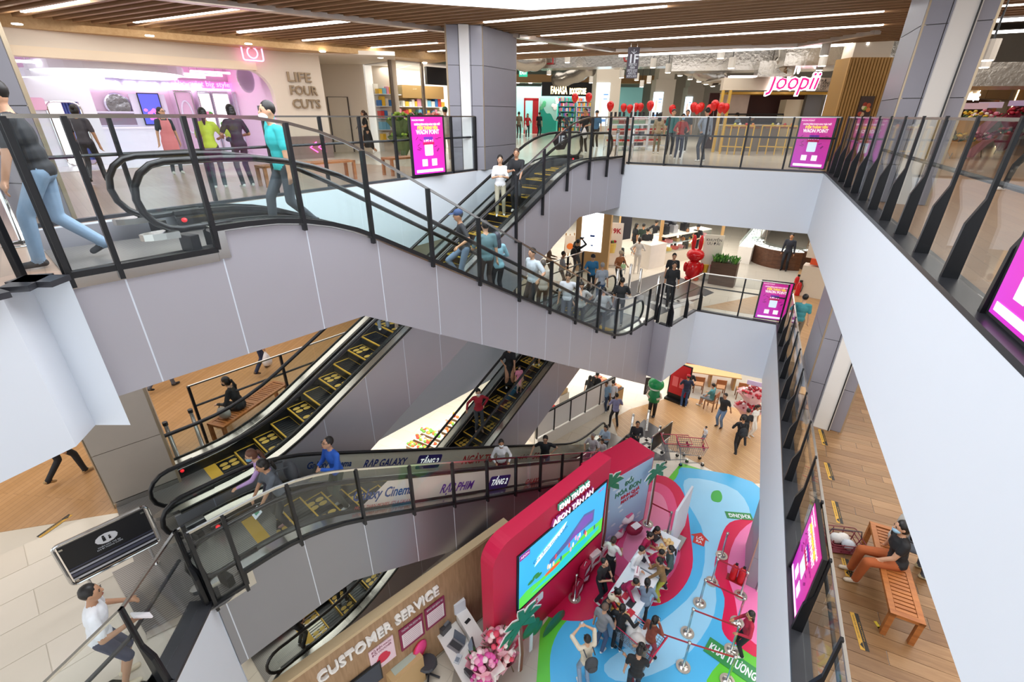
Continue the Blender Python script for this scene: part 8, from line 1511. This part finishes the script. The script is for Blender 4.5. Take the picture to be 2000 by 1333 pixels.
p, rz = hand('man with shaved head', -1); t = thing('camera', 'black camera held by the man on the rear escalator', 'camera', p, rz); MB().box((0, 0, 0), (.14, .07, .1)).build('body', BLACK, t); MB().cyl((0, .03, 0), (0, .13, 0), .04, 12).build('lens', DK, t); MB().box((0, 0, .065), (.06, .05, .03)).build('viewfinder', BLACK, t)
p, rz = hand('woman in grey top with backpack', -1); t = thing('leaflet', 'green and white leaflet held on the lower escalator', 'leaflet', p, rz); MB().box((0, .02, .02), (.2, .004, .14), 0, None, 1.0).build('sheet', WHITE, t); MB().box((0, .017, .025), (.1, .004, .07), 0, None, 1.0).build('print', mat('#1f8a6a', .5), t)
p, rz = hand('photographer in black', 1); t = thing('camera', 'camera raised by the photographer near the light box', 'camera', p, rz); MB().box((0, 0, 0), (.14, .07, .1)).build('body', BLACK, t); MB().cyl((0, .03, 0), (0, .15, 0), .04, 12).build('lens', DK, t)
p, rz = hand('boy in white T-shirt', 1); t = thing('leaflet', 'folded pink and white leaflet in the hand of the boy', 'leaflet', p, rz); MB().box((0, .03, .0), (.1, .02, .22), .3, None, .7).build('sheet', mat('#f3eef0', .6), t); MB().box((0, .016, .0), (.06, .02, .1), .3, None, .7).build('print', mat('#e07aa0', .6), t)
# apron of the studio attendant
for l, h in HANDS.items():
    if l.startswith('woman in pink apron'):
        ow = [o for o in COL.objects if o.get('label') == l][0]; b = MB(); na, nz = 11, 8
        for j in range(nz+1):
            z = .55+.83*j/nz; wd = 75 if z < 1.1 else 38; r_ = (.215 if z < .95 else .185 if z < 1.1 else .175)+(.03 if 1.12 < z < 1.35 else 0)
            b.v += [(r_*math.sin(math.radians(-wd+2*wd*i/(na-1)))*.95, .01+r_*math.cos(math.radians(-wd+2*wd*i/(na-1)))*.8+.02, z) for i in range(na)]
        b.f += [(j*na+i, j*na+i+1, (j+1)*na+i+1, (j+1)*na+i) for j in range(nz) for i in range(na-1)]; b.mi += [-1]*len(b.f); b.build('apron', mat('#e58a90', .7), ow, True)
        for s in (-1, 1): MB().bar((s*.08, .15, 1.36), (s*.1, .02, 1.47), .025, .01).build('apron_strap', mat('#e58a90', .7), ow)
# benches on the upper floor: beside the studio and behind the right railing
q = P(470, 345, L2); fb_ = ST(5.5, -11.2); bench('wooden bench behind the upper left railing beside the studio', (fb_[0], fb_[1], L2), -TH, 2.2, .45); fb_ = ST(8.3, -11.0); bench('wooden bench behind the upper left railing near the square column', (fb_[0], fb_[1], L2), -TH, 1.6, .45)
tb_ = thing('long_table', 'wooden table standing behind the right railing of the upper floor', 'table', (3.35, 6.1, L2), 0); TW = wood_mat('table_wood', '#6e4630', '#875a3e', 0, 2, 12, .4); MB().bx(-.45, .45, -1.1, 1.1, .68, .74).build('top', TW, tb_); [MB().bx(x-.04, x+.04, y-.04, y+.04, 0, .68).build('leg', TW, tb_) for x in (-.38, .38) for y in (-1.0, 1.0)]; MB().bx(-.4, .4, -1.02, 1.02, .58, .66).build('apron_rail', TW, tb_)
# barrier posts and stand at the far left landing
q = P(48, 478, L2); t = thing('stanchion', 'chrome belt stanchion at the far left behind the walking man', 'stanchion', (q[0], q[1], L2)); MB().lathe([(.2, 0), (.2, .02), (.05, .05), (.03, .06), (.03, .95), (.04, .97)], (0, 0, 0), 18).build('pole', CHROME, t, True); MB().lathe([(.19, 0), (.19, .012)], (0, 0, .022), 18).build('base_plate', STEEL, t)
finish_people()
